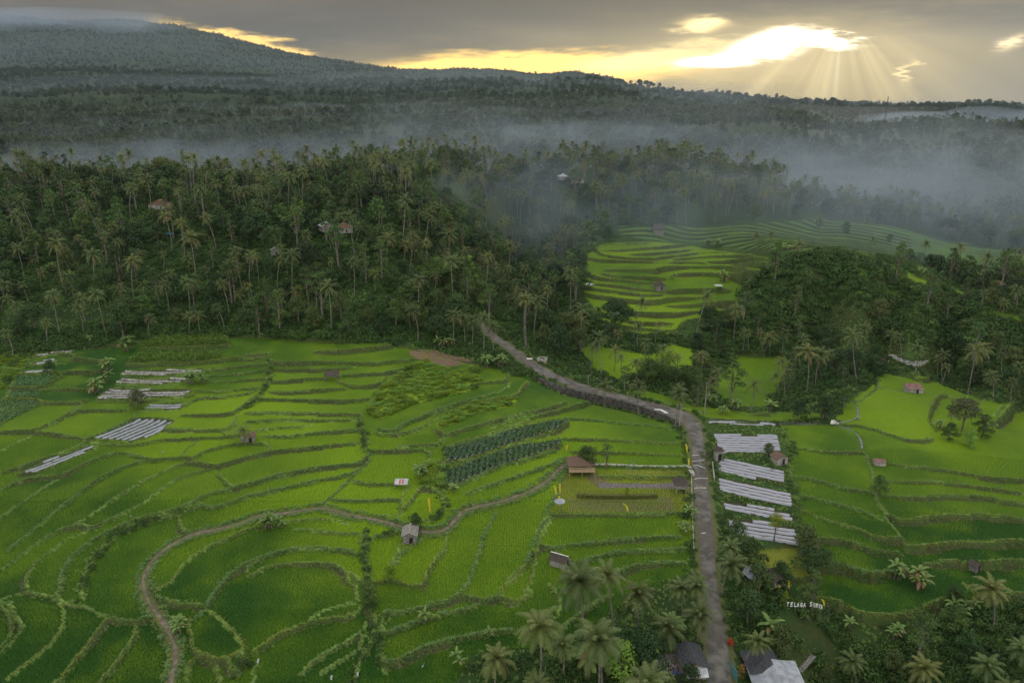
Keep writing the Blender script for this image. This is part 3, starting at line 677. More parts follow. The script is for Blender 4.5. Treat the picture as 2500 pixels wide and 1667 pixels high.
# wet bare strip at the foot of the higher banks
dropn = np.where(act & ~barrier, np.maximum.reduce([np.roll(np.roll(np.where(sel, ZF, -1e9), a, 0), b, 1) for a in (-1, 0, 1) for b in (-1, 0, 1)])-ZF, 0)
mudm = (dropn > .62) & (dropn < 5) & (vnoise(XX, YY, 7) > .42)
# the small ditch
for P in ditW: ZF[linemask(P, .3) & ~roadm] -= .25
# contour terraces where no line was traced (upper right slopes)
auto = np.zeros(XX.shape, bool)
for P in area['rice'][6:8]+area['rice'][10:12]: auto |= polymask(P)
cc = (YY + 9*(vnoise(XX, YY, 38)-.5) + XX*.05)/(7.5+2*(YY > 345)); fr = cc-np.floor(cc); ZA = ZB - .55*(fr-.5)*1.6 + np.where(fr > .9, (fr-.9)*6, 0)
ZF = np.where(auto, ZA, ZF)
# weedy mounds
ZF = np.where(amask['weeds'], ZF + vnoise(XX, YY, 5)*.5, ZF)
wild = ~(farm | hold | auto)
ZF = np.where(wild, ZF + (vnoise(XX, YY, 6)-.5)*.8, ZF)
def final_z(X, Y):
    X = np.asarray(X, float); Y = np.asarray(Y, float); b = base_z(X.ravel(), Y.ravel()).reshape(X.shape)
    g = bil(ZF, (X-GX0)/GS, (Y-GY0)/GS)
    e = np.clip(np.minimum(np.minimum(X-GX0, GX1-X), np.minimum(Y-GY0, GY1-Y))/12, 0, 1)
    return b + (g-b)*e
def look(m, X, Y):
    i, j = gi(np.asarray(X), np.asarray(Y)); r = m[i, j]
    out = (X < GX0) | (X > GX1) | (Y < GY0) | (Y > GY1)
    return np.where(out, np.zeros_like(r), r)
def on_land(px, py): return hit(px, py, final_z, 60, 3000)
def pt(px, py): return on_land([px], [py])[0]

# ------------------------------------------------------------ mesh builder
class MB:
    def __init__(s): s.v, s.f3, s.f4, s.t, s.n, s.m3, s.m4 = [], [], [], [], 0, [], []
    def add(s, v, f, tint=0.5, mat=0):
        v = np.asarray(v, float).reshape(-1, 3); f = np.asarray(f, int)
        if len(f) == 0: return
        tt = np.full(len(v), tint, float) if np.isscalar(tint) else np.asarray(tint, float)
        s.v.append(v); s.t.append(tt)
        if f.shape[1] == 3: s.f3.append(f+s.n); s.m3.append(np.full(len(f), mat))
        else: s.f4.append(f+s.n); s.m4.append(np.full(len(f), mat))
        s.n += len(v)
    def mesh(s, name, mats, smoothf=False, col=None):
        me = bpy.data.meshes.new(name); V = np.concatenate(s.v)
        f3 = np.concatenate(s.f3) if s.f3 else np.zeros((0, 3), int); f4 = np.concatenate(s.f4) if s.f4 else np.zeros((0, 4), int)
        me.vertices.add(len(V)); me.vertices.foreach_set('co', V.astype(np.float32).ravel())
        li = np.r_[f3.ravel(), f4.ravel()].astype(np.int32); me.loops.add(len(li)); me.loops.foreach_set('vertex_index', li)
        tot = np.r_[np.full(len(f3), 3), np.full(len(f4), 4)].astype(np.int32)
        me.polygons.add(len(tot)); st_ = np.r_[0, np.cumsum(tot)[:-1]].astype(np.int32)
        me.polygons.foreach_set('loop_start', st_)
        try: me.polygons.foreach_set('loop_total', tot)
        except Exception: pass
        mi = np.concatenate(s.m3+s.m4).astype(np.int32) if (s.m3 or s.m4) else np.zeros(0, np.int32)
        me.polygons.foreach_set('material_index', mi)
        me.polygons.foreach_set('use_smooth', np.full(len(tot), smoothf))
        a = me.attributes.new('tint', 'FLOAT', 'POINT'); a.data.foreach_set('value', np.concatenate(s.t).astype(np.float32))
        if col is not None:
            c = me.attributes.new('col', 'FLOAT_COLOR', 'POINT'); c.data.foreach_set('color', np.c_[col, np.ones(len(col))].astype(np.float32).ravel())
        for m in (mats if isinstance(mats, (list, tuple)) else [mats]): me.materials.append(m)
        me.update(); me.validate(verbose=False); return me
def link(name, data, parent=None, loc=None, rz=0.0, **props):
    o = bpy.data.objects.new(name, data); COL.objects.link(o)
    if parent is not None: o.parent = parent
    if loc is not None: o.location = loc
    if rz: o.rotation_euler = (0, 0, rz)
    for k_, v_ in props.items(): o[k_] = v_
    return o
def grid_faces(n, m):
    i, j = np.meshgrid(np.arange(n-1), np.arange(m-1), indexing='ij'); a = (i*m+j).ravel()
    return np.c_[a, a+1, a+m+1, a+m]

# ------------------------------------------------------------ materials
MATS = {}
def new_mat(name):
    m = bpy.data.materials.new(name); m.use_nodes = True; t = m.node_tree; t.nodes.clear(); MATS[name] = m; return m, t
def out_surf(t, sh):
    o = t.nodes.new('ShaderNodeOutputMaterial'); t.links.new(sh, o.inputs[0])
def attr(t, name, kind=2):
    n = t.nodes.new('ShaderNodeAttribute'); n.attribute_name = name; return NV(t, n.outputs[kind])
def princ(t, col, rough=.7, spec=.25, metal=0.0, bump=None, bstr=.3, bdist=.1):
    b = t.nodes.new('ShaderNodeBsdfPrincipled')
    if isinstance(col, NV): t.links.new(col.k, b.inputs['Base Color'])
    else: b.inputs['Base Color'].default_value = (*col, 1)
    if isinstance(rough, NV): t.links.new(rough.k, b.inputs['Roughness'])
    else: b.inputs['Roughness'].default_value = rough
    b.inputs['Specular IOR Level'].default_value = spec; b.inputs['Metallic'].default_value = metal
    if bump is not None:
        n = t.nodes.new('ShaderNodeBump'); n.inputs['Strength'].default_value = bstr; n.inputs['Distance'].default_value = bdist
        t.links.new(bump.k, n.inputs['Height']); t.links.new(n.outputs[0], b.inputs['Normal'])
    return b
def objpos(t):
    n = t.nodes.new('ShaderNodeTexCoord'); return n.outputs['Object']
def geopos(t):
    n = t.nodes.new('ShaderNodeNewGeometry'); return n
def leaf_mat(name, c0, c1, trans=.25, objvar=.25, rough=.55, third=None):
    m, t = new_mat(name); ti = attr(t, 'tint')
    oi = t.nodes.new('ShaderNodeObjectInfo'); r = NV(t, oi.outputs['Random'])
    c = mixc(t, ti, c0, c1)
    if third: c = mixc(t, (r-.55)*1.6, c, third)
    hs = t.nodes.new('ShaderNodeHueSaturation'); t.links.new(c.k, hs.inputs['Color'])
    t.links.new(((r*objvar)+(1-objvar*.5)).k, hs.inputs['Value'])
    r2 = NV(t, oi.outputs['Random'])._m('MULTIPLY', 7.31)._m('FRACT')
    t.links.new(((r2*.03)+.485).k, hs.inputs['Hue'])
    c2 = NV(t, hs.outputs[0]); b = princ(t, c2, rough, .3)
    tr = t.nodes.new('ShaderNodeBsdfTranslucent'); t.links.new(c2.k, tr.inputs[0])
    mxx = t.nodes.new('ShaderNodeMixShader'); mxx.inputs[0].default_value = trans
    t.links.new(b.outputs[0], mxx.inputs[1]); t.links.new(tr.outputs[0], mxx.inputs[2]); out_surf(t, mxx.outputs[0]); return m
def noise_mat(name, ca, cb, scale=1.0, rough=.8, spec=.2, bstr=.4, bdist=.05, metal=0, lo=.35, hi=.65, objc=True, cc=None, scale2=None):
    m, t = new_mat(name); v = objpos(t) if objc else geopos(t).outputs['Position']
    n = noise(t, v, scale, 5, .6); c = mixc(t, n.step(lo, hi), ca, cb)
    if cc:
        n2_ = noise(t, v, scale2 or scale*.2, 3, .6); c = mixc(t, n2_.step(.5, .7), c, cc)
    b = princ(t, c, rough, spec, metal, n, bstr, bdist); out_surf(t, b.outputs[0]); return m
# leaf and grass materials (object's own colours)
M_RICE = leaf_mat('rice_leaf', (.018, .070, .006), (.228, .350, .007), .30, 0)
M_BUND = leaf_mat('bund_grass', (.120, .215, .050), (.340, .440, .120), .25, 0)
M_PALM = leaf_mat('palm_frond', (.040, .070, .020), (.135, .180, .048), .25, .6, .45, (.120, .130, .034))
M_TREE = leaf_mat('tree_leaf', (.013, .036, .011), (.054, .112, .022), .22, .8, .55, (.075, .092, .024))
M_TREEL = leaf_mat('light_tree_leaf', (.032, .074, .017), (.110, .185, .038), .28, .5)
M_BUSH = leaf_mat('bush_leaf', (.016, .046, .011), (.068, .140, .022), .22, .5)
M_WEED = leaf_mat('weed_leaf', (.09, .18, .014), (.30, .40, .022), .3, .6, .7, (.12, .27, .07))
M_BAN = leaf_mat('banana_leaf', (.070, .140, .030), (.210, .310, .085), .3, .35)
M_VEG = leaf_mat('vegetable_leaf', (.035, .085, .035), (.120, .230, .090), .2, .1)
M_MAIZE = leaf_mat('maize_leaf', (.060, .120, .015), (.150, .230, .030), .25, .1)
M_FAR = leaf_mat('far_leaf', (.018, .038, .014), (.034, .062, .020), .12, .45)
M_FPALM = leaf_mat('far_palm_leaf', (.028, .050, .016), (.065, .092, .028), .15, .6)
M_BARK = noise_mat('palm_bark', (.10, .092, .078), (.23, .213, .185), 2.0, .9)
M_BARK2 = noise_mat('tree_bark', (.07, .055, .04), (.22, .19, .15), 1.5, .9)
M_DEAD = leaf_mat('dry_frond', (.10, .065, .03), (.26, .18, .08), .15, .3)

# ------------------------------------------------------------ ground mesh: fan of rows, fine near, coarse far
rows = [46.0]
while rows[-1] < 14000:
    y = rows[-1]
    rows.append(y + (.42 if y < 215 else .55 if y < 330 else .9 if y < 400 else y*.006 if y < 900 else y*.012))
rows = np.array(rows); us = np.arange(-1.12, 1.1201, .0026)
GU, GYr = np.meshgrid(us, rows, indexing='ij'); GXr = GU*GYr
GZ = final_z(GXr, GYr)
def far_add(X, Y): return np.clip((Y-700)/900, 0, 1)*((vnoise(X*.35, Y, 95)-.5)*30 + (vnoise(X, Y, 60)-.5)*9) + np.clip((Y-2400)/3000, 0, 1)*.8*((vnoise(X, Y, 60)-.5)*14 + (vnoise(X, Y, 170)-.5)*34)
GZ = GZ + far_add(GXr, GYr)
sh = GXr.shape
c_under = np.array([.020, .045, .010]); col = np.zeros(sh+(3,)); col[:] = c_under
n_a = vnoise(GXr, GYr, 9)[..., None]; n_b = vnoise(GXr, GYr, 31)[..., None]
col = c_under*(.7+.9*n_a) + np.array([.03, .045, 0])*np.clip(n_b-.45, 0, 1)
inside = (GXr > GX0) & (GXr < GX1) & (GYr > GY0) & (GYr < GY1)
ti = bil(TINT, (GXr-GX0)/GS, (GYr-GY0)/GS)[..., None]
rice = np.array([.016, .058, .005])*(1-ti) + np.array([.126, .212, .004])*ti
lk = {k_: look(v_, GXr, GYr) for k_, v_ in amask.items()}
bcol = np.array([.13, .20, .045])*(.7+.6*n_a)
barl = look(barrier & farm, GXr, GYr)
col = np.where(lk['rice'][..., None], rice, col)
col = np.where((lk['rice'] & barl)[..., None], bcol, col)
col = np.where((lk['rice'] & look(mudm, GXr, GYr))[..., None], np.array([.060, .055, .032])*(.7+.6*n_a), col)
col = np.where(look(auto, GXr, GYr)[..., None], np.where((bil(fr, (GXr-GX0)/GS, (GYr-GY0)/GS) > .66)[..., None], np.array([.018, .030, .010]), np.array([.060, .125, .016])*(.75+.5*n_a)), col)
col = np.where(lk['lawn'][..., None], np.array([.130, .150, .018])*(.75+.5*n_a), col)
col = np.where(lk['mudlawn'][..., None], np.array([.135, .130, .050])*(.75+.5*n_a), col)
col = np.where(lk['dirt'][..., None], np.array([.135, .095, .060])*(.7+.5*n_a), col)
col = np.where(lk['weeds'][..., None], np.array([.15, .22, .012])*(.7+.6*n_a), col)
col = np.where(lk['leafy'][..., None], np.array([.04, .08, .02]), col)
col = np.where(lk['maize'][..., None], np.array([.06, .09, .02]), col)
col = np.where(lk['bank'][..., None], np.array([.07, .12, .01])*(.7+.6*n_a), col)
col = np.where(look(plotm, GXr, GYr)[..., None], np.array([.045, .042, .022]), col)
col = np.where(look(roadm | pathm, GXr, GYr)[..., None], np.array([.09, .10, .04]), col)
og = ((GUm := GXr/GYr) > .44) & (GYr > 235) & (GYr < 430) & (vnoise(GXr, GYr, 48) > .50) & ~lk['rice']
col = np.where(og[..., None], np.array([.050, .100, .014])*(.7+.6*n_a), col)
# dark woods colour far away
fw = np.clip((GYr-330)/60, 0, 1)[..., None]; woods = np.array([.016, .034, .010])*(.6+.9*n_b)
col = np.where((inside & (~look(wild, GXr, GYr) | og))[..., None], col, col*(1-fw)+woods*fw)
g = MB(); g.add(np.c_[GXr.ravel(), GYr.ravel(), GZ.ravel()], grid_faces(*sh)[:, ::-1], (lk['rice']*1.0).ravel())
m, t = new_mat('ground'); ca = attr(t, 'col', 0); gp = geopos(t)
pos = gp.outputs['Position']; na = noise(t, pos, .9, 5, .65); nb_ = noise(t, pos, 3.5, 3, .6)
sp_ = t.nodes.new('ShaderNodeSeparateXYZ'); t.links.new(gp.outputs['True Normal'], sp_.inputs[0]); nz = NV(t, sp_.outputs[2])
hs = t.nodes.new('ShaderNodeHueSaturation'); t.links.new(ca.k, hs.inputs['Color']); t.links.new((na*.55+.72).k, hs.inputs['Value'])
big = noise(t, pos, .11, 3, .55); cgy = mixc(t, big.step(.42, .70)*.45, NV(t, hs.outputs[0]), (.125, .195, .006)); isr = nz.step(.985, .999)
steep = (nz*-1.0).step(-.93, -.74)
bank = mixc(t, na.step(.42, .6), (.028, .055, .012), (.055, .055, .022))  # grass and soil of steep risers, their shade painted into the dark colour
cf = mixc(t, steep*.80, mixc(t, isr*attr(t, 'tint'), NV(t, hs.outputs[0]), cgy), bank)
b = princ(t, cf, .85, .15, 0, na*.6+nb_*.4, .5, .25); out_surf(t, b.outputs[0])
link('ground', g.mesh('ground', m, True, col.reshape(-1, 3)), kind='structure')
# ------------------------------------------------------------ plant meshes
def tube(P, R, n=6):
    P = np.asarray(P, float); R = np.asarray(R, float); k = len(P)
    d = np.gradient(P, axis=0); d /= np.linalg.norm(d, axis=1)[:, None]+1e-9
    ref = np.where(abs(d[:, 2:3]) > .9, [[1., 0, 0]], [[0, 0, 1.]]); a = np.cross(d, ref); a /= np.linalg.norm(a, axis=1)[:, None]; b = np.cross(d, a)
    th = np.arange(n)*2*pi/n
    V = P[:, None] + R[:, None, None]*(np.cos(th)[None, :, None]*a[:, None]+np.sin(th)[None, :, None]*b[:, None])
    i, j = np.meshgrid(np.arange(k-1), np.arange(n), indexing='ij'); A = (i*n+j).ravel(); B = (i*n+(j+1) % n).ravel()
    return V.reshape(-1, 3), np.c_[A, B, B+n, A+n]
def frond_pts(r, L, az, e0, droop, K, sway=0.0):
    tt = np.linspace(0, 1, K); e = e0 - droop*tt**1.35; a = az + sway*tt
    d = np.c_[np.cos(e)*np.cos(a), np.cos(e)*np.sin(a), np.sin(e)]; P = np.vstack([[0, 0, 0], np.cumsum(d[:-1]*L/(K-1), 0)])
    side = np.c_[-np.sin(a), np.cos(a), 0*a]; up = np.cross(d, side)*-1
    return tt, P, d, side, up
def palm_crown(mb, r, nf, L, K, lw, mid=True, lmax=.95, mat=0, dead=1, stub=.0):
    for i in range(nf):
        q = ((i+.5)/nf)**1.15; az = i*2.39996 + r.uniform(-.2, .2)
        e0 = 1.40 - 2.0*q**.9 + r.uniform(-.22, .22); dr = 1.15 + .55*r.random() - .3*q; LL = L*r.uniform(.72, 1.12)*(.75+.25*min(1, q*3))
        tt, P, d, side, up = frond_pts(r, LL, az, e0, dr, K, r.uniform(-.2, .2))
        base = .35*(1-q*.2)+.25*r.random(); isdead = i >= nf-dead
        mt = mat+1 if isdead else mat
        # rachis
        w = .05*(1-tt*.8)*(lw/.07)**.5
        V = np.r_[P+side*w[:, None], P-side*w[:, None]]; k = K
        mb.add(V, np.c_[np.arange(k-1), np.arange(1, k), np.arange(1, k)+k, np.arange(k-1)+k], 1.0 if not isdead else .6, mt)
        for sg in (-1, 1):
            s_ = slice(1, K); t1 = tt[s_]; ln = lmax*(np.sin(pi*np.clip(t1*.88+.12, 0, 1))**.55)*(.85+.3*r.random(len(t1)))
            if isdead: ln = ln*.7
            ddir = side[s_]*sg*.80 + d[s_]*(.45+.35*t1[:, None]) - up[s_]*.10 + r.normal(0, .07, (len(t1), 3))
            ddir /= np.linalg.norm(ddir, axis=1)[:, None]
            hang = (.50 if not isdead else 1.2)*ln[:, None]*np.array([0, 0, -1.0])
            A = P[s_]-d[s_]*lw; B = P[s_]+d[s_]*lw; tint = base+.25*t1
            tip = P[s_] + ddir*ln[:, None] + hang*.8
            n_ = len(t1)
            if mid:
                Mm = P[s_] + ddir*ln[:, None]*.55 + hang*.18; Ma = Mm-d[s_]*lw*.9; Mb_ = Mm+d[s_]*lw*.9
                V = np.concatenate([A, B, Ma, Mb_, tip]); o = np.arange(n_); T = np.tile(tint, 5)
                n0 = mb.n
                mb.add(V, np.c_[o, o+n_, o+3*n_, o+2*n_], T, mt)
                mb.v.append(np.zeros((0, 3))); mb.t.append(np.zeros(0))
                mb.f3.append(np.c_[o+2*n_, o+3*n_, o+4*n_]+n0); mb.m3.append(np.full(n_, mt))
            else:
                mb.add(np.concatenate([A, B, tip]), np.c_[np.arange(n_), np.arange(n_)+n_, np.arange(n_)+2*n_], np.tile(tint, 3), mt)
def trunk_path(h, lean, r, k=9):
    tt = np.linspace(0, 1, k); a = r.uniform(0, 2*pi); bow = r.uniform(.02, .06)*h
    return np.c_[lean*tt**1.6 + bow*np.sin(pi*tt)*cos(a), bow*np.sin(pi*tt)*sin(a), h*tt-.4*(1-tt)]
def mesh_palm(seed, lod, h=13.0, lean=1.2):
    r = np.random.default_rng(seed); P = trunk_path(h, lean, r)
    tr = MB(); tt = np.linspace(0, 1, len(P)); tr.add(*tube(P, .11+.08*(1-tt)+.14*np.exp(-tt*14), 7 if lod == 0 else 5), .5)
    top = P[-1]; cr = MB()
    if lod == 0: palm_crown(cr, r, 27, 4.1, 28, .05, True, .85)
    elif lod == 1: palm_crown(cr, r, int(r.integers(15, 28)), r.uniform(3.5, 4.9), 14, .10, False, r.uniform(.75, 1.1), dead=int(r.integers(0, 4)))
    elif False: pass
    else: palm_crown(cr, r, 16, 4.1, 7, .24, False, 1.1, dead=1)
    for v in cr.v: v += top
    nut = MB()
    if lod == 0:
        for i in range(9):
            a = r.uniform(0, 2*pi); c = top+np.array([cos(a)*.32, sin(a)*.32, -.35-.25*r.random()]); nut.add(*ball(c, .15, 6, 4), .5)
    return tr, cr, nut, top
def ball(c, R, n=8, m=5, sq=(1, 1, 1)):
    th = np.linspace(0, pi, m); ph = np.arange(n)*2*pi/n
    V = np.array([[sin(a)*cos(b)*sq[0], sin(a)*sin(b)*sq[1], cos(a)*sq[2]] for a in th for b in ph])*R+np.asarray(c)
    i, j = np.meshgrid(np.arange(m-1), np.arange(n), indexing='ij'); A = (i*n+j).ravel(); B = (i*n+(j+1) % n).ravel()
    return V, np.c_[A, A+n, B+n, B]
def leaves(mb, C, Nrm, size, r, tint, mat=0):
    n = len(C); a = r.normal(0, 1, (n, 3)); t1 = np.cross(Nrm, a); t1 /= np.linalg.norm(t1, axis=1)[:, None]+1e-9; t2 = np.cross(Nrm, t1)
    s = size*(.7+.6*r.random((n, 1)))
    V = np.concatenate([C-t1*s, C+t2*s*.62-Nrm*s*.1, C+t1*s, C-t2*s*.62-Nrm*s*.1]); o = np.arange(n)
    mb.add(V, np.c_[o, o+n, o+2*n, o+3*n], np.tile(tint, 4), mat)
def crown_blobs(mb, blobs, per, size, r, open_=.0):
    for (c, R, bt) in blobs:
        n = int(per*R[0]*R[1]/4); d = r.normal(0, 1, (n, 3)); d /= np.linalg.norm(d, axis=1)[:, None]
        d[:, 2] = np.where(d[:, 2] < -.35, -d[:, 2]*.6, d[:, 2])
        rad = r.uniform(.62, 1.08, (n, 1)); lump = 1+.22*np.sin(d[:, :1]*5+c[0])*np.cos(d[:, 1:2]*6+c[1])
        C = np.asarray(c) + d*np.asarray(R)*rad*lump; N = d+r.normal(0, .55, (n, 3))+[0, 0, .35]; N /= np.linalg.norm(N, axis=1)[:, None]
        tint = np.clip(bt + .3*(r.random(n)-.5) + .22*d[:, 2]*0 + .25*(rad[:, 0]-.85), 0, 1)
        leaves(mb, C, N, size, r, tint)
def mesh_tree(seed, kind, lod=0):
    """kind: round, airy, tall, dark, spreading. Unit height about 10 m"""
    r = np.random.default_rng(seed); tr = MB(); cr = MB(); blobs = []
    if kind == 'round': H, base, rad, nb_ = 9.5, 3.0, 4.0, 11
    elif kind == 'airy': H, base, rad, nb_ = 14, 7.5, 3.8, 9
    elif kind == 'tall': H, base, rad, nb_ = 13, 2.5, 2.6, 12
    elif kind == 'spreading': H, base, rad, nb_ = 11, 6.0, 6.0, 13
    else: H, base, rad, nb_ = 8, 1.2, 3.8, 13
    top = np.array([r.uniform(-.6, .6), r.uniform(-.6, .6), H*.82])
    P = np.array([[0, 0, -.5], top*[.2, .3, .3], top*[.6, .5, .62], top]); tr.add(*tube(P, np.array([.32, .24, .18, .07])*(H/11), 6), .5)
    for i in range(nb_):
        f = (i+.5)/nb_; a = i*2.4+r.uniform(-.5, .5); z = base+(H-base)*(f**.85); env = sin(pi*min(1, max(.12, (z-base)/(H-base)*.80+.22)))**.7
        rr_ = rad*env*r.uniform(.35, .80)
        R = r.uniform(.32, .52)*rad; flat = .55 if kind in ('airy', 'spreading') else .78
        c = np.array([cos(a)*rr_, sin(a)*rr_, z-R*.4]); blobs.append((c, (R, R*r.uniform(.8, 1.1), R*flat), r.uniform(.2, .75)))
        st_ = P[1]+(P[2]-P[1])*r.uniform(0, 1.3); mid = (st_+c)/2+[0, 0, -.3]
        tr.add(*tube(np.array([st_, mid, c]), np.array([.10, .07, .02])*(H/11), 4), .5)
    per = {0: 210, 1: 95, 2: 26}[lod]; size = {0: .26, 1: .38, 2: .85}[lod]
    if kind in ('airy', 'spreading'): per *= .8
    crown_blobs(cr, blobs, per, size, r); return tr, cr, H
def mesh_bush(seed, R=1.3, n=260, size=.17, h=.8):
    r = np.random.default_rng(seed); mb = MB(); bl = [((0, 0, R*h*.35), (R*.8, R*.8, R*h*.8), .5)]
    for i in range(5):
        a = i*1.3+r.uniform(-.3, .3); bl.append(((cos(a)*R*.6, sin(a)*R*.6, R*h*r.uniform(.25, .75)), (R*.45, R*.45, R*.42), r.uniform(.2, .8)))
    crown_blobs(mb, bl, n, size, r); return mb
def mesh_tuft(seed, nbl, R, h, w, droop=.35, tb=.5):
    r = np.random.default_rng(seed); mb = MB(); a = r.uniform(0, 2*pi, nbl); q = R*np.sqrt(r.random(nbl)); b = r.uniform(0, 2*pi, nbl)
    C = np.c_[q*np.cos(a), q*np.sin(a), np.full(nbl, -.05)]; hh = h*(.6+.6*r.random(nbl)); ln = droop*hh
    sd_ = np.c_[-np.sin(b), np.cos(b), 0*b]*w; M_ = C+np.c_[np.cos(b)*ln*.3, np.sin(b)*ln*.3, hh*.65]; T = C+np.c_[np.cos(b)*ln, np.sin(b)*ln, hh*(1-droop*.3)]
    V = np.concatenate([C-sd_, C+sd_, M_-sd_*.8, M_+sd_*.8, T]); o = np.arange(nbl); n0 = mb.n
    tt = np.clip(tb+.5*(r.random(nbl)-.5), 0, 1)
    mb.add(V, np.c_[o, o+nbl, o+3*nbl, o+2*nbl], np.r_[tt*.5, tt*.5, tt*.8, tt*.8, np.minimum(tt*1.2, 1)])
    mb.f3.append(np.c_[o+2*nbl, o+3*nbl, o+4*nbl]+n0); mb.m3.append(np.zeros(nbl, int)); return mb
def mesh_banana(seed, nst=3):
    r = np.random.default_rng(seed); st_ = MB(); lv = MB()
    for k_ in range(nst):
        a = r.uniform(0, 2*pi); off = np.array([cos(a), sin(a), 0])*(0 if k_ == 0 else r.uniform(.6, 1.5)); h = r.uniform(1.6, 2.7)*(1 if k_ == 0 else .8)
        tp = off+[r.uniform(-.2, .2), r.uniform(-.2, .2), h]; st_.add(*tube(np.array([off-[0, 0, .3], (off+tp)/2, tp]), np.array([.17, .14, .09]), 6), .5)
        for i in range(9):
            az = i*2.4+r.uniform(-.3, .3); L = r.uniform(1.7, 2.5); e0 = 1.25-i*.11+r.uniform(-.1, .1); K = 8
            tt, P, d, sd_, up = frond_pts(r, L, az, e0, 1.5+.5*r.random(), K); w = .34*np.sin(pi*np.clip(tt*.9+.08, 0, 1))**.6
            P = P+tp; fold = .12
            V = np.concatenate([P+sd_*w[:, None]+up*fold*w[:, None], P, P-sd_*w[:, None]+up*fold*w[:, None]]); o = np.arange(K-1)
            dead = i == 8
            lv.add(V, np.r_[np.c_[o, o+1, o+1+K, o+K], np.c_[o+K, o+K+1, o+1+2*K, o+2*K]], np.r_[.25+.3*tt, np.full(K, 1.), .25+.3*tt]*(.6+.4*r.random()), 1 if dead else 0)
    return st_, lv
def mesh_bamboo(seed, n=26, H=9):
    r = np.random.default_rng(seed); st_ = MB(); lv = MB()
    for i in range(n):
        a = r.uniform(0, 2*pi); e0 = r.uniform(1.25, 1.55); tt, P, d, sd_, up = frond_pts(r, H*r.uniform(.7, 1.1), a, e0, r.uniform(.5, 1.3), 8)
        P = P+[cos(a)*.7, sin(a)*.7, -.3]; st_.add(*tube(P, .05*(1-tt*.85), 4), .5)
        c = np.repeat(P[2:], 26, 0); c = c+r.normal(0, .38, c.shape); N = r.normal(0, 1, c.shape); N /= np.linalg.norm(N, axis=1)[:, None]
        leaves(lv, c, N, .2, r, np.clip(r.normal(.55, .2, len(c)), 0, 1))
    return st_, lv
# ------------------------------------------------------------ scattering (uncountable growth only)
def src_coll(name, meshes):
    c = bpy.data.collections.new(name)
    for i, me in enumerate(meshes):
        o = bpy.data.objects.new('%s_%02d' % (name, i), me); c.objects.link(o)
    return c
def scatter(name, pts, scale, rot, coll, label, cat, mat=None, group=None):
    n = len(pts); me = bpy.data.meshes.new(name); me.vertices.add(n); me.vertices.foreach_set('co', np.asarray(pts, np.float32).ravel())
    for nm, v in (('sc', scale), ('rt', rot)):
        a = me.attributes.new(nm, 'FLOAT', 'POINT'); a.data.foreach_set('value', np.asarray(v, np.float32))
    a = me.attributes.new('pk', 'INT', 'POINT'); a.data.foreach_set('value', rng.integers(0, len(coll.objects), n).astype(np.int32))
    o = link(name, me, kind='stuff', label=label, category=cat)
    ng = bpy.data.node_groups.new(name, 'GeometryNodeTree'); ng.interface.new_socket('Geometry', in_out='INPUT', socket_type='NodeSocketGeometry')
    ng.interface.new_socket('Geometry', in_out='OUTPUT', socket_type='NodeSocketGeometry')
    gi_ = ng.nodes.new('NodeGroupInput'); go = ng.nodes.new('NodeGroupOutput'); iop = ng.nodes.new('GeometryNodeInstanceOnPoints')
    ci = ng.nodes.new('GeometryNodeCollectionInfo'); ci.inputs['Collection'].default_value = coll
    ci.inputs['Separate Children'].default_value = True; ci.inputs['Reset Children'].default_value = True
    def na(nm, dt):
        x = ng.nodes.new('GeometryNodeInputNamedAttribute'); x.data_type = dt; x.inputs['Name'].default_value = nm; return x.outputs['Attribute']
    cx = ng.nodes.new('ShaderNodeCombineXYZ'); ng.links.new(na('rt', 'FLOAT'), cx.inputs[2])
    ng.links.new(gi_.outputs[0], iop.inputs['Points']); ng.links.new(ci.outputs[0], iop.inputs['Instance']); iop.inputs['Pick Instance'].default_value = True
    ng.links.new(na('pk', 'INT'), iop.inputs['Instance Index']); ng.links.new(cx.outputs[0], iop.inputs['Rotation'])
    ng.links.new(na('sc', 'FLOAT'), iop.inputs['Scale']); ng.links.new(iop.outputs[0], go.inputs[0])
    md = o.modifiers.new('scatter', 'NODES'); md.node_group = ng; return o
def ptsz(x, y, dz=0.0): return np.c_[x, y, final_z(x, y)+dz]

# ------------------------------------------------------------ grass on the bunds
def along(W, per_m, width):
    q = resamp(W, .25); n = int(len(q)*.25*per_m)
    if n < 1: return np.zeros((0, 2))
    k_ = rng.integers(0, len(q)-1, n) if len(q) > 1 else np.zeros(n, int); p = q[k_, :2]+(q[np.minimum(k_+1, len(q)-1), :2]-q[k_, :2])*rng.random((n, 1))
    return p+rng.normal(0, width, (n, 2))
STY = dict(g=(4.6, .12, .50), G=(8.0, .22, .66), y=(6.5, .18, .50), h=(5.0, .5, 1.0), t=(3.0, .08, .38), b=(3.5, .30, .55))
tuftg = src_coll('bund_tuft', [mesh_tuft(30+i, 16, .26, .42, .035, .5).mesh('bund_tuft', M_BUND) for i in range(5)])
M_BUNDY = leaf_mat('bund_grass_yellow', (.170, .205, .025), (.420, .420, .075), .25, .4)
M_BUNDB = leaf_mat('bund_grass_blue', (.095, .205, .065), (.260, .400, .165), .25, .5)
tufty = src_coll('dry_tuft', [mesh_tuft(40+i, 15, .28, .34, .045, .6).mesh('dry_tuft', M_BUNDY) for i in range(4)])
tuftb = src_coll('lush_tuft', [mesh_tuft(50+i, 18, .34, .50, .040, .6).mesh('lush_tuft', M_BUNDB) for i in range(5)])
G_, Y_, B_ = [], [], []
hedge_pts = []
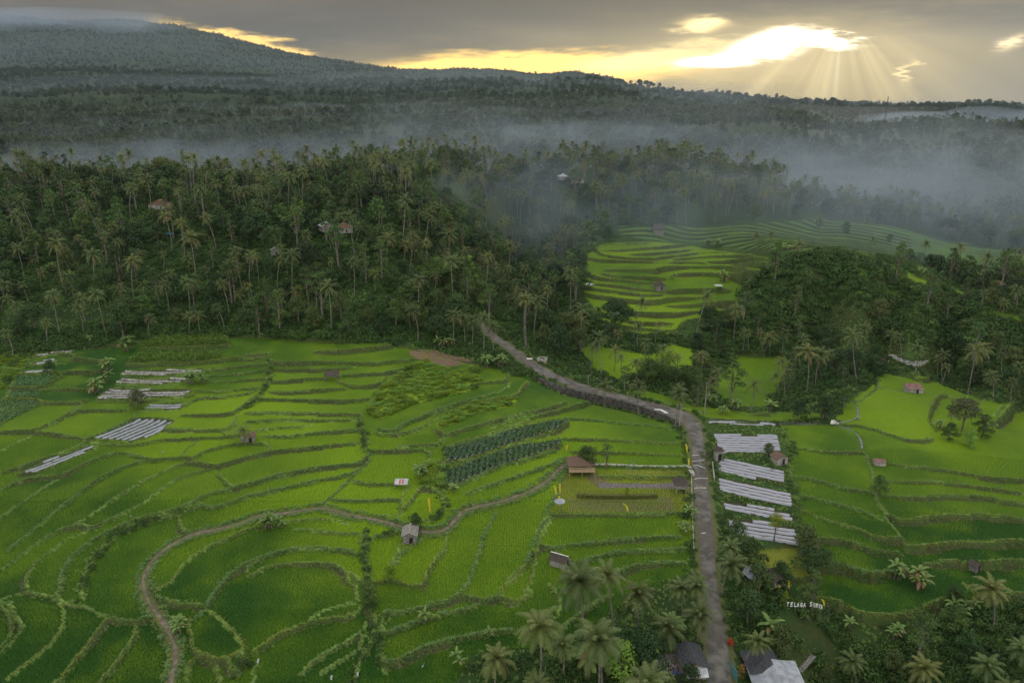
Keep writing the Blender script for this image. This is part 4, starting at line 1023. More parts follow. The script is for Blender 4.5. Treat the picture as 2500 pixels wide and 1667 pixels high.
for st, cr, W in bunds:
    pm, wd_, sc_ = STY[st]; f = 1.0 if W[:, 1].mean() < 215 else .8
    p = along(W, pm*f, wd_); s = sc_*rng.uniform(.6, 1.25, len(p)); q = np.c_[p, s]
    if st in 'y': k_ = rng.random(len(q)) < .62; Y_.append(q[k_]); G_.append(q[~k_])
    elif st == 'G': k_ = rng.random(len(q)) < .5; B_.append(q[k_]); G_.append(q[~k_])
    elif st == 'h': G_.append(q); hedge_pts.append(along(W, 1.0, .5))
    elif st == 'b': k_ = rng.random(len(q)) < .5; Y_.append(q[k_]); G_.append(q[~k_])
    else: k_ = rng.random(len(q)) < .25; B_.append(q[k_]); G_.append(q[~k_])
for side in (-1, 1):     # verges of footpath
    d = np.gradient(pth[:, :2], axis=0); d /= np.linalg.norm(d, axis=1)[:, None]; e = pth.copy(); e[:, :2] += np.c_[-d[:, 1], d[:, 0]]*side*1.05
    p = along(e, 6.0, .28); q = np.c_[p, rng.uniform(.5, 1.0, len(p))]; k_ = rng.random(len(q)) < .5; B_.append(q[k_]); G_.append(q[~k_])
for e in (rl, rr):
    p = along(e, 3.5, .5); p = p[~look(roadm, p[:, 0], p[:, 1])]; G_.append(np.c_[p, rng.uniform(.5, 1.1, len(p))])
for nm, L_, cl, lb in (('bund_grass', G_, tuftg, 'short green grass tufts growing along the rice paddy bunds'), ('dry_bund_grass', Y_, tufty, 'yellowish cut grass lying on the paddy bunds'),
                       ('lush_bund_grass', B_, tuftb, 'tall blue-green grass growing thick on the terrace edges')):
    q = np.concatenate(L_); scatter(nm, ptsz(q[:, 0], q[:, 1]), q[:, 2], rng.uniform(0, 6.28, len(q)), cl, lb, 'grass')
# ------------------------------------------------------------ rice: tufts in rows, coloured by the field they stand in
def rice_mesh():
    px_, py_ = [], []
    sel = amask['rice'] & act & ~barrier & ~plotm & ~mudm & (YY < 150)
    for (y0, y1, sp) in ((62, 96, .34), (96, 125, .42), (125, 150, .55)):
        sx = np.arange(GX0, GX1, sp); sy = np.arange(y0, y1, sp); X, Y = np.meshgrid(sx, sy, indexing='ij'); X = X.ravel(); Y = Y.ravel()
        keep = (abs(X/Y) < .93); X, Y = X[keep], Y[keep]; keep = look(sel, X, Y); X, Y = X[keep], Y[keep]
        X = X+rng.normal(0, sp*.16, len(X)); Y = Y+rng.normal(0, sp*.16, len(Y)); px_.append(X); py_.append(Y)
    X = np.concatenate(px_); Y = np.concatenate(py_); Z = final_z(X, Y); n = len(X); ti = bil(TINT, (X-GX0)/GS, (Y-GY0)/GS)
    mb = MB(); sz = 1.0-.35*np.clip((Y-90)/60, 0, 1)
    patch = vnoise(X+40, Y, 2.2)
    for k_ in range(4):
        b = rng.uniform(0, 2*pi, n); h = (.24+.10*rng.random(n))*sz; lean = h*.55; w = .06*(1+.4*np.clip((Y-90)/60, 0, 1))
        s_ = np.c_[-np.sin(b)*w, np.cos(b)*w, 0*b]; C = np.c_[X, Y, Z-.03]
        V = np.concatenate([C-s_, C+s_, C+np.c_[np.cos(b)*lean, np.sin(b)*lean, h]]); o = np.arange(n)
        tt = np.clip(ti*.85+.05+.18*(rng.random(n)-.5)+.14*(patch-.5), 0, 1)
        mb.add(V, np.c_[o, o+n, o+2*n], np.r_[tt*.8, tt*.8, np.minimum(tt+.1, 1)])
    link('rice_plants', mb.mesh('rice_plants', M_RICE), kind='stuff', label='bright green young rice growing in the flooded terraces', category='rice'); return n
print('rice clumps', rice_mesh())
# ------------------------------------------------------------ palms traced one by one: crown top, foot (reference pixels)
def TX(cr, txt):
    ox, oy, k_ = CR[cr]; out = []
    for it in txt.split():
        a = [float(x) for x in it.split(',')]; out.append((ox+a[0]*k_, oy+a[1]*k_, ox+a[2]*k_, oy+a[3]*k_))
    return out
PALMS = {}
PALMS['near'] = TX('C', '715,950,700,1275 870,1010,850,1290 1100,1000,1105,1200 1185,980,1170,1210 1330,770,1320,930 1385,930,1325,1060 265,1210,262,1600 1480,1310,1450,1480 310,1560,308,1760 1010,1290,1015,1400 1160,1190,1175,1330 395,1400,410,1520') \
    + TX('B', '1420,1400,1428,1640') + TX('D', '1470,1010,1460,1270 665,1420,670,1620 1080,1480,1085,1650 1430,1420,1440,1620 1640,1330,1660,1520 1560,1560,1570,1760')
PALMS['mid'] = TX('G', '220,570,222,905 300,580,275,865 180,520,145,710 925,580,903,860 645,850,630,1070 655,870,600,1030 725,1150,720,1300 790,900,780,1060 835,980,835,1105 915,980,912,1140 1070,880,1075,1080 1175,940,1175,1130 1330,930,1325,1100 1355,1090,1355,1330 1440,1030,1428,1240 1655,1110,1650,1310 345,350,347,525 500,60,495,200 360,120,355,270 372,160,378,255 445,190,440,330 705,650,700,780 1600,810,1600,940 1740,790,1735,940 8,740,6,940 1560,640,1545,870 985,850,985,1000 560,720,565,860 120,560,108,700 480,680,480,830 800,800,800,930') \
    + TX('H', '455,900,437,1215 280,960,300,1240 290,800,290,930 520,920,500,1180 350,970,350,1160 600,920,605,1080 330,1050,330,1200 250,1080,262,1230 390,900,395,1100 430,820,440,1000 1065,810,1045,960 1165,890,1135,1070 1320,920,1307,1125 1285,980,1280,1110 1550,560,1535,680 1790,510,1775,680 810,240,808,330 390,280,383,360 520,70,515,165 830,120,828,180 1090,10,1085,120 1170,60,1160,150 795,850,790,910 1630,1070,1630,1230 1740,1130,1745,1260 1560,930,1560,1080 970,890,965,950 205,250,205,300 115,230,115,295 1700,660,1700,740 1800,1010,1800,1160 1690,960,1690,1090 1590,900,1600,1040 640,20,650,90 1000,60,1000,130 1700,270,1695,380 1770,290,1770,380 1580,190,1575,300 150,780,160,930 60,800,70,930 200,830,205,960') \
    + TX('F', '1330,670,1333,900 1395,690,1397,890 1450,700,1447,900 1520,700,1515,940 1580,760,1575,945 1790,560,1788,905 1750,560,1710,715')
PALMS['left'] = TX('E', '108,250,155,470 340,250,372,435 590,280,620,575 750,480,800,710 920,480,938,705 510,560,545,745 300,590,310,700 1440,480,1460,700 1340,430,1345,530 1780,540,1805,690 1010,520,1025,660 160,510,180,620 890,290,890,420 1040,310,1040,430 1600,300,1605,430 1210,340,1215,450 1200,760,1205,835 290,820,300,890 50,590,60,720 100,40,175,300 320,150,320,290 500,180,505,320 640,330,640,470 270,430,275,540 420,480,420,580 1120,480,1120,560 1550,560,1560,690 1650,330,1650,440 70,900,80,960 130,680,140,770 10,480,10,680 1290,780,1285,830 850,330,860,460 240,330,250,450') \
    + TX('F', '295,280,298,540 685,330,690,580 905,180,900,390 1070,180,1045,420 1170,50,1130,300 1300,160,1300,420 1410,260,1410,440 1545,300,1530,600 1550,340,1545,440 335,520,342,670 1375,20,1360,140 50,300,55,430 110,320,120,420 390,160,395,320 560,360,560,470 820,430,825,560 1000,240,1010,370 1490,210,1490,330 540,180,545,290 690,150,695,250 30,500,30,640 230,560,240,690') \
    + TX('P', '450,945,478,1190 500,1020,508,1190 380,1060,400,1200 160,1010,165,1120 235,1020,240,1130 300,1000,305,1140 710,1040,718,1220 920,1070,923,1210 1240,975,1250,1330 1325,1020,1315,1290 1445,1000,1447,1210 1550,1020,1555,1230 1640,1040,1620,1270 1690,1090,1640,1280 1380,1070,1388,1230 1190,1070,1205,1250 1125,1160,1150,1330 1850,1100,1845,1360 1810,1080,1815,1230 1935,1070,1930,1310 1985,1160,1985,1340 2060,1190,2058,1310 2290,870,2290,1080 2215,950,2222,1060 30,1000,35,1120 870,1070,880,1190 970,1130,975,1220 590,1160,595,1260 1730,1100,1735,1240 2140,1040,2140,1150 2330,900,2330,1030 1080,1150,1085,1260')
PALMS['ridge'] = TX('Q', '200,850,200,1050 130,950,135,1080 1110,870,1110,1000 930,880,930,970 1215,900,1215,1010 1340,880,1340,1020 1430,870,1430,1010 1470,870,1472,1010 1580,960,1583,1090 1520,990,1520,1160 925,1200,930,1360 1205,1210,1208,1400 1240,1220,1230,1440 1450,1170,1445,1340 1550,1290,1542,1500 1580,1240,1580,1430 1715,1170,1708,1440 1770,1190,1755,1370 2005,900,2010,1000 1935,940,1925,1050 2010,1060,2005,1200 2065,1080,2050,1240 2190,1100,2190,1330 1855,1100,1860,1240 2325,1080,2300,1330 650,1330,620,1568 780,1420,780,1568 545,1450,545,1568 390,1450,388,1560 430,900,430,1030 330,910,330,1030 250,900,250,1020 480,930,480,1050 620,900,625,1000 680,940,680,1040 1165,890,1165,1010 860,870,860,960 990,880,990,970 1060,920,1060,1030 1290,960,1290,1080 1400,960,1400,1070 1180,960,1180,1090 1880,930,1880,1050 2100,920,2100,1040 2200,910,2200,1030 2270,920,2270,1040 460,1180,460,1290 640,1140,645,1250 540,1150,545,1260 1640,1000,1640,1130 1780,1000,1780,1120') \
    + TX('R', '725,1130,685,1330 800,1110,805,1230 1185,1300,1185,1390 1615,1310,1605,1430 540,1080,535,1200 480,1150,448,1380 330,1110,315,1330 230,1090,212,1310 100,1160,98,1310 885,920,885,1010 1050,930,1050,1010 1120,960,1120,1040 1220,1000,1220,1070 1325,980,1325,1060 1390,1000,1390,1070 690,1000,692,1100 640,1010,640,1110 940,940,945,1020 510,930,510,1050 400,960,400,1070 350,950,350,1060 180,930,180,1040 110,930,110,1040')
WHERE = {'near': 'by the village road at the bottom', 'mid': 'around the road bend and the mid-valley fields', 'left': 'on the wooded hillside at left', 'ridge': 'on the misty ridge behind the terraces'}
PM0 = [mesh_palm(100+i, 0, 12.0, (.3, 1.2, .6, 2.0, 1.6)[i]) for i in range(5)]
PM1 = [mesh_palm(120+i, 1, 14.0, (.3, 1.5, .8, 2.6, .1, 1.0, 3.2, .5, 1.9, .2)[i]) for i in range(10)]
PM2 = [mesh_palm(140+i, 2, 13.5, (.2, 1.4, .8)[i]) for i in range(3)]
def finish(P): return [(a.mesh('palm_trunk', M_BARK, True), c.mesh('palm_crown', [M_PALM, M_DEAD]), (n_.mesh('coconuts', M_NUT, True) if n_.v else None), tp) for a, c, n_, tp in P]
M_NUT = noise_mat('coconut_husk', (.25, .20, .04), (.12, .13, .03), 3.0, .5)
PF0, PF1, PF2 = finish(PM0), finish(PM1), finish(PM2)
occupied = []
def put_palm(X, Y, Z, h, leandx, label, group, lod):
    F = (PF0, PF1, PF2)[lod]; i = int(rng.integers(0, len(F))); tr, cr, nt, tp = F[i]
    k_ = h/tp[2]; wid = min(1.25, max(.72, k_**.5))
    r = link('coconut_palm', None, None, (X, Y, Z), label=label, category='palm tree', group=group)
    # lean the whole plant so that the crown comes over the traced spot
    az = 0.0 if leandx >= 0 else pi
    spread = tp[0]*wid; rz = az+rng.uniform(-.5, .5) if abs(leandx) > .8 else rng.uniform(0, 6.28)
    extra = (abs(leandx)-spread)/h if abs(leandx) > .8 else 0.0
    a = link('trunk', tr, r); a.scale = (wid*.95, wid*.95, k_)
    c = link('crown', cr, r); cs = wid*rng.uniform(.78, 1.18); c.scale = (cs, cs, cs)
    c.location = (tp[0]*(wid*.95-cs), tp[1]*(wid*.95-cs), h-tp[2]*cs)
    if nt is not None:
        c2 = link('coconut_cluster', nt, c)
    r.rotation_euler = (0, math.atan(max(-.35, min(.35, extra)))*(1 if leandx >= 0 else 1), rz)
    occupied.append((X, Y)); return r
npalm = 0
label_side = lambda px: 'far left' if px < 300 else 'left' if px < 800 else 'centre-left' if px < 1150 else 'centre' if px < 1500 else 'centre-right' if px < 1850 else 'right' if px < 2200 else 'far right'
NEARLAB = ['pale-trunked tall coconut palm, left one of the two above the rubbish heap', 'coconut palm with a bare trunk just right of the leftmost tall pale one',
 'dense coconut palm leaning at the left edge of the road', 'coconut palm whose crown touches the road edge from the left', 'coconut palm covering the right road edge below the plastic beds',
 'large coconut palm right of the road beside the white sheet roof', 'tall grey coconut palm at the bottom below the yellow bank', 'yellow-green young palm in front of the dark-roofed open pavilion',
 'low coconut palm cut by the bottom edge right of the tall grey one', 'short dark palm above the rubbish heap', 'dark palm hanging over the grey-roofed shack', 'yellowish blurred palm above the big banana clump at bottom',
 'dark coconut palm at the bottom centre in front of the terraces', 'tall lone coconut palm at right with a white trunk', 'yellow-green palm above the dark pond', 'yellow-green palm right of the pond near the bottom edge',
 'broad coconut palm low in the bottom right corner', 'coconut palm at the right edge above the corner', 'palm crown cut by the bottom right corner']
for zone, L_ in PALMS.items():
    A = np.array(L_); base = on_land(A[:, 2], A[:, 3])
    for i, (cx_, cy_, bx_, by_) in enumerate(L_):
        X, Y, Z = base[i]; u_, s_ = pix_us(cx_, cy_); ztop = CAMZ+Y*float(s_); h = ztop-Z; hmin, hmax = (5, 17) if zone == 'near' else (6, 24)
        kk = 1.6 if zone != 'near' else 1.0
        h = min(max(h-kk, hmin), hmax); dxl = float(u_)*Y-X
        if zone == 'near': lb, gp_ = NEARLAB[i], 'coconut palms by the village road'
        else: lb = 'coconut palm %s, %s part' % (WHERE[zone], label_side(bx_)); gp_ = 'coconut palms %s, %s' % (WHERE[zone], label_side(bx_))
        put_palm(X, Y, Z, h, dxl, lb, gp_, 0 if Y < 150 else 1); npalm += 1
print('traced palms', npalm)
# ------------------------------------------------------------ forest cover: candidates over the wild land
def cand(n, ymin, ymax, umin=-.86, umax=.86):
    Y = ymin*(ymax/ymin)**np.sqrt(rng.random(n)) if ymax/ymin > 1.6 else np.sqrt(rng.uniform(ymin**2, ymax**2, n)); return rng.uniform(umin, umax, n)*Y, Y
clear = np.zeros(XX.shape, bool)
def clear_px(px, r):
    for p in to_world(np.asarray(px, float)):
        m_ = (XX-p[0])**2+(YY-p[1])**2 < r*r; clear[m_] = True
def blank(cr, txt):
    P = to_world(dens(PX(cr, txt))); clear[polymask(P)] = True
blank('F', '1400,1050 1480,1010 1560,940 1700,1010 1829,1060 1829,1200 1700,1240 1560,1230 1480,1130')   # verge under the road
blank('F', '1560,740 1680,700 1780,860 1829,960 1740,900'); blank('H', '600,640 760,620 860,900 560,900'); blank('E', '0,620 900,640 940,720 600,800 0,800')
blank('G', '1340,1320 1900,1330 1900,1560 1340,1560'); blank('C', '1080,560 1200,560 1240,1000 1120,900'); blank('C', '1300,640 1700,760 1750,1000 1450,900 1400,800')
blank('C', '650,1050 1150,900 1150,1000 980,1100 850,1290 650,1300'); blank('F', '420,600 700,560 1000,560 1000,640 620,720')
blank('D', '420,1090 640,1190 850,1245 980,1240 1200,1140 1230,1230 1000,1340 700,1280 480,1180')
blank('H', '560,1180 640,1190 600,1330 60,1330 100,1240'); blank('C', '860,880 1140,860 1140,1000 900,1050')
blank('D', '450,890 900,930 1080,900 1646,880 1646,1010 1300,1000 1150,990 900,1030 700,1040 450,970')
blank('M', '150,330 400,180 600,60 2400,30 2400,560 2150,760 2250,930 1800,1150 1400,1320 700,1300 300,1080 120,800'); blank('H', '0,130 250,90 560,80 900,80 1100,110 1180,250 1130,330 760,330 420,330 0,300'); blank('H', '1560,60 1829,60 1829,200 1560,200')
blank('C', '1250,50 1700,80 1770,700 1760,800 1350,740 1300,500')
blank('H', '850,870 1300,900 1300,1000 900,1000'); blank('H', '640,900 860,860 900,1000 700,960')
sgp = pt(1960, 1509); clear |= (abs(XX-sgp[0]) < 6.5) & (YY < sgp[1]+1.5) & (YY > sgp[1]-13)
blocked = clear | roadm | pathm | linemask(rl, 2.0) | linemask(rr, 2.0) | amask['rice'] | amask['lawn'] | plotm | amask['maize'] | amask['leafy'] | amask['weeds'] | amask['dirt'] | auto | amask['bank']
def thin(X, Y, dmin, occ=None):
    cell = {}; keep = []
    if occ is not None:
        for x, y in occ: cell.setdefault((int(x//dmin), int(y//dmin)), []).append((x, y))
    for i in range(len(X)):
        a, b_ = int(X[i]//dmin), int(Y[i]//dmin); ok = True
        for p in (-1, 0, 1):
            for q_ in (-1, 0, 1):
                for (x, y) in cell.get((a+p, b_+q_), ()):
                    if (x-X[i])**2+(y-Y[i])**2 < dmin*dmin: ok = False; break
                if not ok: break
            if not ok: break
        if ok: keep.append(i); cell.setdefault((a, b_), []).append((X[i], Y[i]))
    return np.array(keep, int)
X, Y = cand(17000, 62, 470, -.90, .90); k_ = ~look(blocked, X, Y); X, Y = X[k_], Y[k_]
# trees belong to the wild land; the open left margin and the picture's bottom keep theirs too
u_ = X/Y; nearleft = (Y < 200) & (u_ < .12); k_ = ~nearleft
# keep the near zone to the woods beside the road
X, Y = X[k_], Y[k_]
bluff = to_world(dens(PX('H', '-60,640 280,340 620,300 960,380 1100,560 1340,600 1500,700 1829,830 1829,960 1500,900 1240,860 860,840 640,800 300,800 60,760')))
k_ = ~(inpoly(bluff, X, Y) & (rng.random(len(X)) < .96)); X, Y = X[k_], Y[k_]
mead = to_world(dens(PX('G', '430,1040 560,860 900,840 1500,860 1600,940 1900,960 1900,1300 1300,1300 900,1200 600,1080')))
k_ = ~(inpoly(mead, X, Y) & (rng.random(len(X)) < .72)); X, Y = X[k_], Y[k_]
k_ = ~((X/Y > .25) & (X/Y < .60) & (Y > 246) & (Y < 350) & (rng.random(len(X)) < .9)); X, Y = X[k_], Y[k_]
k_ = ~((X/Y > .44) & (Y > 235) & (Y < 420) & (vnoise(X, Y, 48) > .50)); X, Y = X[k_], Y[k_]
k_ = thin(X, Y, 4.8, occupied); X, Y = X[k_], Y[k_]
o = np.argsort(Y); X, Y = X[o], Y[o]; Z = final_z(X, Y)
print('tree spots', len(X))
TM = [mesh_tree(200+i, kd) for i, kd in enumerate(['round', 'dark', 'round', 'tall', 'dark', 'spreading', 'round'])]
TL = [mesh_tree(230+i, kd) for i, kd in enumerate(['airy', 'airy', 'round', 'tall'])]
TF = [(a.mesh('tree_trunk', M_BARK2, True), c.mesh('tree_crown', M_TREE), H) for a, c, H in TM]
TFL = [(a.mesh('tree_trunk', M_BARK, True), c.mesh('light_tree_crown', M_TREEL), H) for a, c, H in TL]
def put_tree(X, Y, Z, s, label, group, F, i=None, name='broadleaf_tree', sz=None):
    i = int(rng.integers(0, len(F))) if i is None else i; tr, cr, H = F[i]
    r = link(name, None, None, (X, Y, Z), rng.uniform(0, 6.28), label=label, category='tree', group=group); r.scale = (s, s, s*(sz or 1))
    link('trunk', tr, r); link('crown', cr, r); return r
def zone_name(x, y):
    u = x/y
    if y < 190: return 'in the dark grove at the bottom right' if u > .27 else 'beside the village road'
    if u > .26: return 'on the vine-covered bluff at right' if y < 300 else 'in the misty valley at right'
    if y > 330: return 'on the misty ridge behind the terraces'
    if u < -.02: return 'on the wooded hillside at left'
    return 'in the gully beside the road'
pr = rng.random(len(X)); pn = vnoise(X, Y, 40)
isP = pr < np.where(Y > 330, .52, .30)*(.6+.8*pn)
isP &= ~((X/Y > .27) & (Y > 195) & (Y < 262))            # the bluff has few palms
isP &= ~((X/Y > .27) & (Y < 130))
PI = np.where(isP)[0]; TI = np.where(~isP)[0]
npm = 300-npalm
for i in PI[:npm]:
    z = zone_name(X[i], Y[i]); side = label_side(1250+X[i]/Y[i]*1900)
    put_palm(X[i], Y[i], Z[i], rng.uniform(5.5, 14), 0, 'half-hidden coconut palm %s, %s part' % (z, side), 'palms among the trees %s, %s' % (z, side), 0 if Y[i] < 150 else 1)
rp = PI[npm:]
nt = 0
for i in TI[:286]:
    z = zone_name(X[i], Y[i]); side = label_side(1250+X[i]/Y[i]*1900); lt = rng.random() < .2
    s = rng.uniform(.6, 1.15) if Y[i] > 190 else rng.uniform(.42, .75)
    if (X[i]/Y[i] > .27) and 195 < Y[i] < 262: s *= .8
    put_tree(X[i], Y[i], Z[i]-.3, s, ('light green tree %s, %s part' if lt else 'dense dark tree %s, %s part') % (z, side),
             ('light green trees %s, %s' if lt else 'dark green trees %s, %s') % (z, side), TFL if lt else TF); nt += 1
rt = TI[286:]
# the rest of the woods
def joined(a, c, mats, cm=1):
    mb = MB(); mb.v = a.v+c.v; mb.t = a.t+c.t
    off = a.n; mb.f3 = a.f3+[f+off for f in c.f3]; mb.f4 = a.f4+[f+off for f in c.f4]
    mb.m3 = [m_*0 for m_ in a.m3]+[m_+1 for m_ in c.m3]; mb.m4 = [m_*0 for m_ in a.m4]+[m_+1 for m_ in c.m4]
    # order must follow: triangles first, then quads
    mb.n = a.n+c.n; return mb
def jm(name, a, c, mats):
    j = joined(a, c, mats); return j.mesh(name, mats)
pc1 = src_coll('forest_palm', [jm('forest_palm', a, c, [M_BARK, M_PALM, M_DEAD]) for a, c, n_, tp in PM1])
tc1 = src_coll('forest_tree', [jm('forest_tree', a, c, [M_BARK2, M_TREE]) for a, c, H in (mesh_tree(260+i, kd, 1) for i, kd in enumerate(['round', 'dark', 'spreading', 'tall', 'round']))]
              + [jm('forest_tree_light', a, c, [M_BARK, M_TREEL]) for a, c, H in (mesh_tree(270+i, kd, 1) for i, kd in enumerate(['airy', 'round']))])
scatter('palm_forest', np.c_[X[rp], Y[rp], Z[rp]], rng.uniform(.5, 1.1, len(rp)), rng.uniform(0, 6.28, len(rp)), pc1, 'countless coconut palms of the forest on the far slopes and ridge', 'palm forest')
scatter('forest', np.c_[X[rt], Y[rt], Z[rt]-.3], rng.uniform(.6, 1.15, len(rt)), rng.uniform(0, 6.28, len(rt)), tc1, 'dense mixed green forest covering the far slopes and ridge', 'forest')
# ------------------------------------------------------------ distant forest
pc2 = src_coll('distant_palm', [jm('distant_palm', a, c, [M_BARK, M_FPALM, M_FPALM]) for a, c, n_, tp in PM2])
tc2 = src_coll('distant_tree', [jm('distant_tree', a, c, [M_BARK2, M_FAR]) for a, c, H in (mesh_tree(280+i, kd, 2) for i, kd in enumerate(['round', 'dark', 'round', 'spreading']))])
def far_set(n, y0, y1, dmin):
    Y = np.sqrt(rng.uniform(y0**2, y1**2, n)); X = rng.uniform(-.76, .80, n)*Y; k_ = thin(X, Y, dmin); return X[k_], Y[k_]
FX, FY, FS = [], [], []
for (n, y0, y1, dm, sc_) in ((11000, 470, 900, 6.5, 1.0), (14000, 900, 1700, 10.5, 1.15), (15000, 1700, 3300, 17, 1.5)):
    a, b_ = far_set(n, y0, y1, dm); FX.append(a); FY.append(b_); FS.append(np.full(len(a), sc_))
FX = np.concatenate(FX); FY = np.concatenate(FY); FS = np.concatenate(FS); FZ = final_z(FX, FY) + far_add(FX, FY)
pal = (rng.random(len(FX)) < .55*(.4+1.2*vnoise(FX, FY, 130))) & (FY < 2000)
scatter('distant_palm_forest', np.c_[FX, FY, FZ][pal], FS[pal]*rng.uniform(.75, 1.15, pal.sum()), rng.uniform(0, 6.28, pal.sum()), pc2, 'far-off coconut palm groves fading into the haze', 'palm forest')
q_ = ~pal; scatter('distant_forest', np.c_[FX, FY, FZ][q_]-[0, 0, .5], FS[q_]*(.55+.9*rng.random(q_.sum())**2.2+.35*vnoise(FX[q_], FY[q_], 45)), rng.uniform(0, 6.28, q_.sum()), tc2, 'far-off dark forest under the mountain', 'forest')
# very far ridges and mountain flank: rough tree cover, larger clumps
X, Y = [], []
Y = np.sqrt(rng.uniform(3300**2, 7600**2, 22000)); X = rng.uniform(-.76, .80, 22000)*Y; Z = final_z(X, Y)+far_add(X, Y)
M_MT = leaf_mat('mountain_leaf', (.012, .024, .014), (.016, .030, .016), .1, .15)
tc3 = src_coll('mountain_tree', [jm('mountain_tree', a, c, [M_BARK2, M_MT]) for a, c, H in (mesh_tree(290+i, kd, 2) for i, kd in enumerate(['round', 'dark', 'round']))])
scatter('mountain_forest', np.c_[X, Y, Z-3], rng.uniform(.9, 2.0, len(X)), rng.uniform(0, 6.28, len(X)), tc3, 'dark forest cover on the mountain flank and farthest ridges', 'forest')
print('far trees', len(FX))
# ------------------------------------------------------------ undergrowth
bsh = src_coll('undergrowth_bush', [mesh_bush(300+i, 1.25, 300, .16).mesh('undergrowth_bush', M_BUSH) for i in range(5)] + [mesh_bush(310, 1.1, 260, .17).mesh('undergrowth_bush_light', M_TREEL)])
wdb = src_coll('weed_clump', [mesh_tuft(320+i, 90, .9, 1.1, .05, .7).mesh('weed_clump', M_WEED) for i in range(4)] )
# scrub over the wild land close enough to read
X, Y = cand(46000, 62, 345, -.90, .90); k_ = ~look(blocked, X, Y) | (look(clear & wild & ~roadm, X, Y) & (rng.random(len(X)) < .06))
k_ &= ~look(linemask(rl, 1.2) | linemask(rr, 1.2) | polymask(np.r_[rl, rr[::-1]]), X, Y)
X, Y = X[k_], Y[k_]; k_ = rng.random(len(X)) < np.clip(.35+.9*vnoise(X, Y, 12), 0, 1); X, Y = X[k_], Y[k_]
LP = pt(1960, 1509)
def sign_clear(X, Y): return (abs(X-LP[0]) > 4.6) | (Y > LP[1]+.3) | (Y < LP[1]-4.2)
k_ = sign_clear(X, Y); X, Y = X[k_], Y[k_]
scatter('undergrowth', ptsz(X, Y, -.15), rng.uniform(.45, 1.45, len(X))*np.where(Y < 190, .6, 1.0), rng.uniform(0, 6.28, len(X)), bsh, 'thick low bushes and vines covering the wild slopes', 'undergrowth')
hp = np.concatenate(hedge_pts+[along(np.array(e), .9, .6)+[0.0, 0] for e in (rl+[-1.2, 0, 0], rr+[1.2, 0, 0])]); hp = hp[~look(polymask(np.r_[rl, rr[::-1]]), hp[:, 0], hp[:, 1])]
scatter('hedge_growth', ptsz(hp[:, 0], hp[:, 1], -.1), rng.uniform(.3, .75, len(hp)), rng.uniform(0, 6.28, len(hp)), bsh, 'leafy hedge growth along the field gullies and road verges', 'hedge')
X, Y = cand(130000, 62, 300); k_ = look(amask['weeds'] | amask['bank'], X, Y); X, Y = X[k_], Y[k_]
wk = rng.random(len(X)) < .02+.08*(vnoise(X, Y, 9) > .6)
scatter('mound_bush', ptsz(X[wk], Y[wk], -.2), rng.uniform(.5, 1.1, wk.sum()), rng.uniform(0, 6.28, wk.sum()), bsh, 'darker bushes scattered over the weedy mound', 'bushes')
scatter('tall_weeds', ptsz(X, Y, -.1), rng.uniform(.3, 1.0, len(X))*(.5+.7*vnoise(X, Y, 3)), rng.uniform(0, 6.28, len(X)), wdb, 'tall bright green weeds on the unused mound between terraces', 'weeds')
bz = np.maximum.reduce([abs(np.roll(ZF, 1, 0)-ZF), abs(np.roll(ZF, 1, 1)-ZF), abs(np.roll(ZF, -1, 1)-ZF)]); stp = act & (bz > .30) & (bz < 4) & (YY < 235)
I, J_ = np.where(stp); k_ = abs(XX[I, J_]/YY[I, J_]) < .9; I, J_ = I[k_], J_[k_]; I = np.repeat(I, 2); J_ = np.repeat(J_, 2); k_ = rng.random(len(I)) < .62; I, J_ = I[k_], J_[k_]
X = gx[I]+rng.uniform(-.25, .25, len(I)); Y = gy[J_]+rng.uniform(-.25, .25, len(I)); print('riser tufts', len(X))
scatter('riser_grass', ptsz(X, Y), rng.uniform(.45, .85, len(X)), rng.uniform(0, 6.28, len(X)), tuftg, 'green grass covering the steep faces of the terraces', 'grass')
# rough grass over open wild ground in front
X, Y = cand(90000, 62, 245); k_ = sign_clear(X, Y); X, Y = X[k_], Y[k_]; k_ = look((wild | amask['lawn']) & ~roadm, X, Y) & (rng.random(len(X)) < np.where(look(amask['lawn'], X, Y), .12, .5)); X, Y = X[k_], Y[k_]
scatter('wild_grass', ptsz(X, Y), rng.uniform(.6, 1.5, len(X))*np.where(look(amask['lawn'], X, Y), .4, 1), rng.uniform(0, 6.28, len(X)), tuftg, 'rough grass on the open banks between the trees', 'grass')
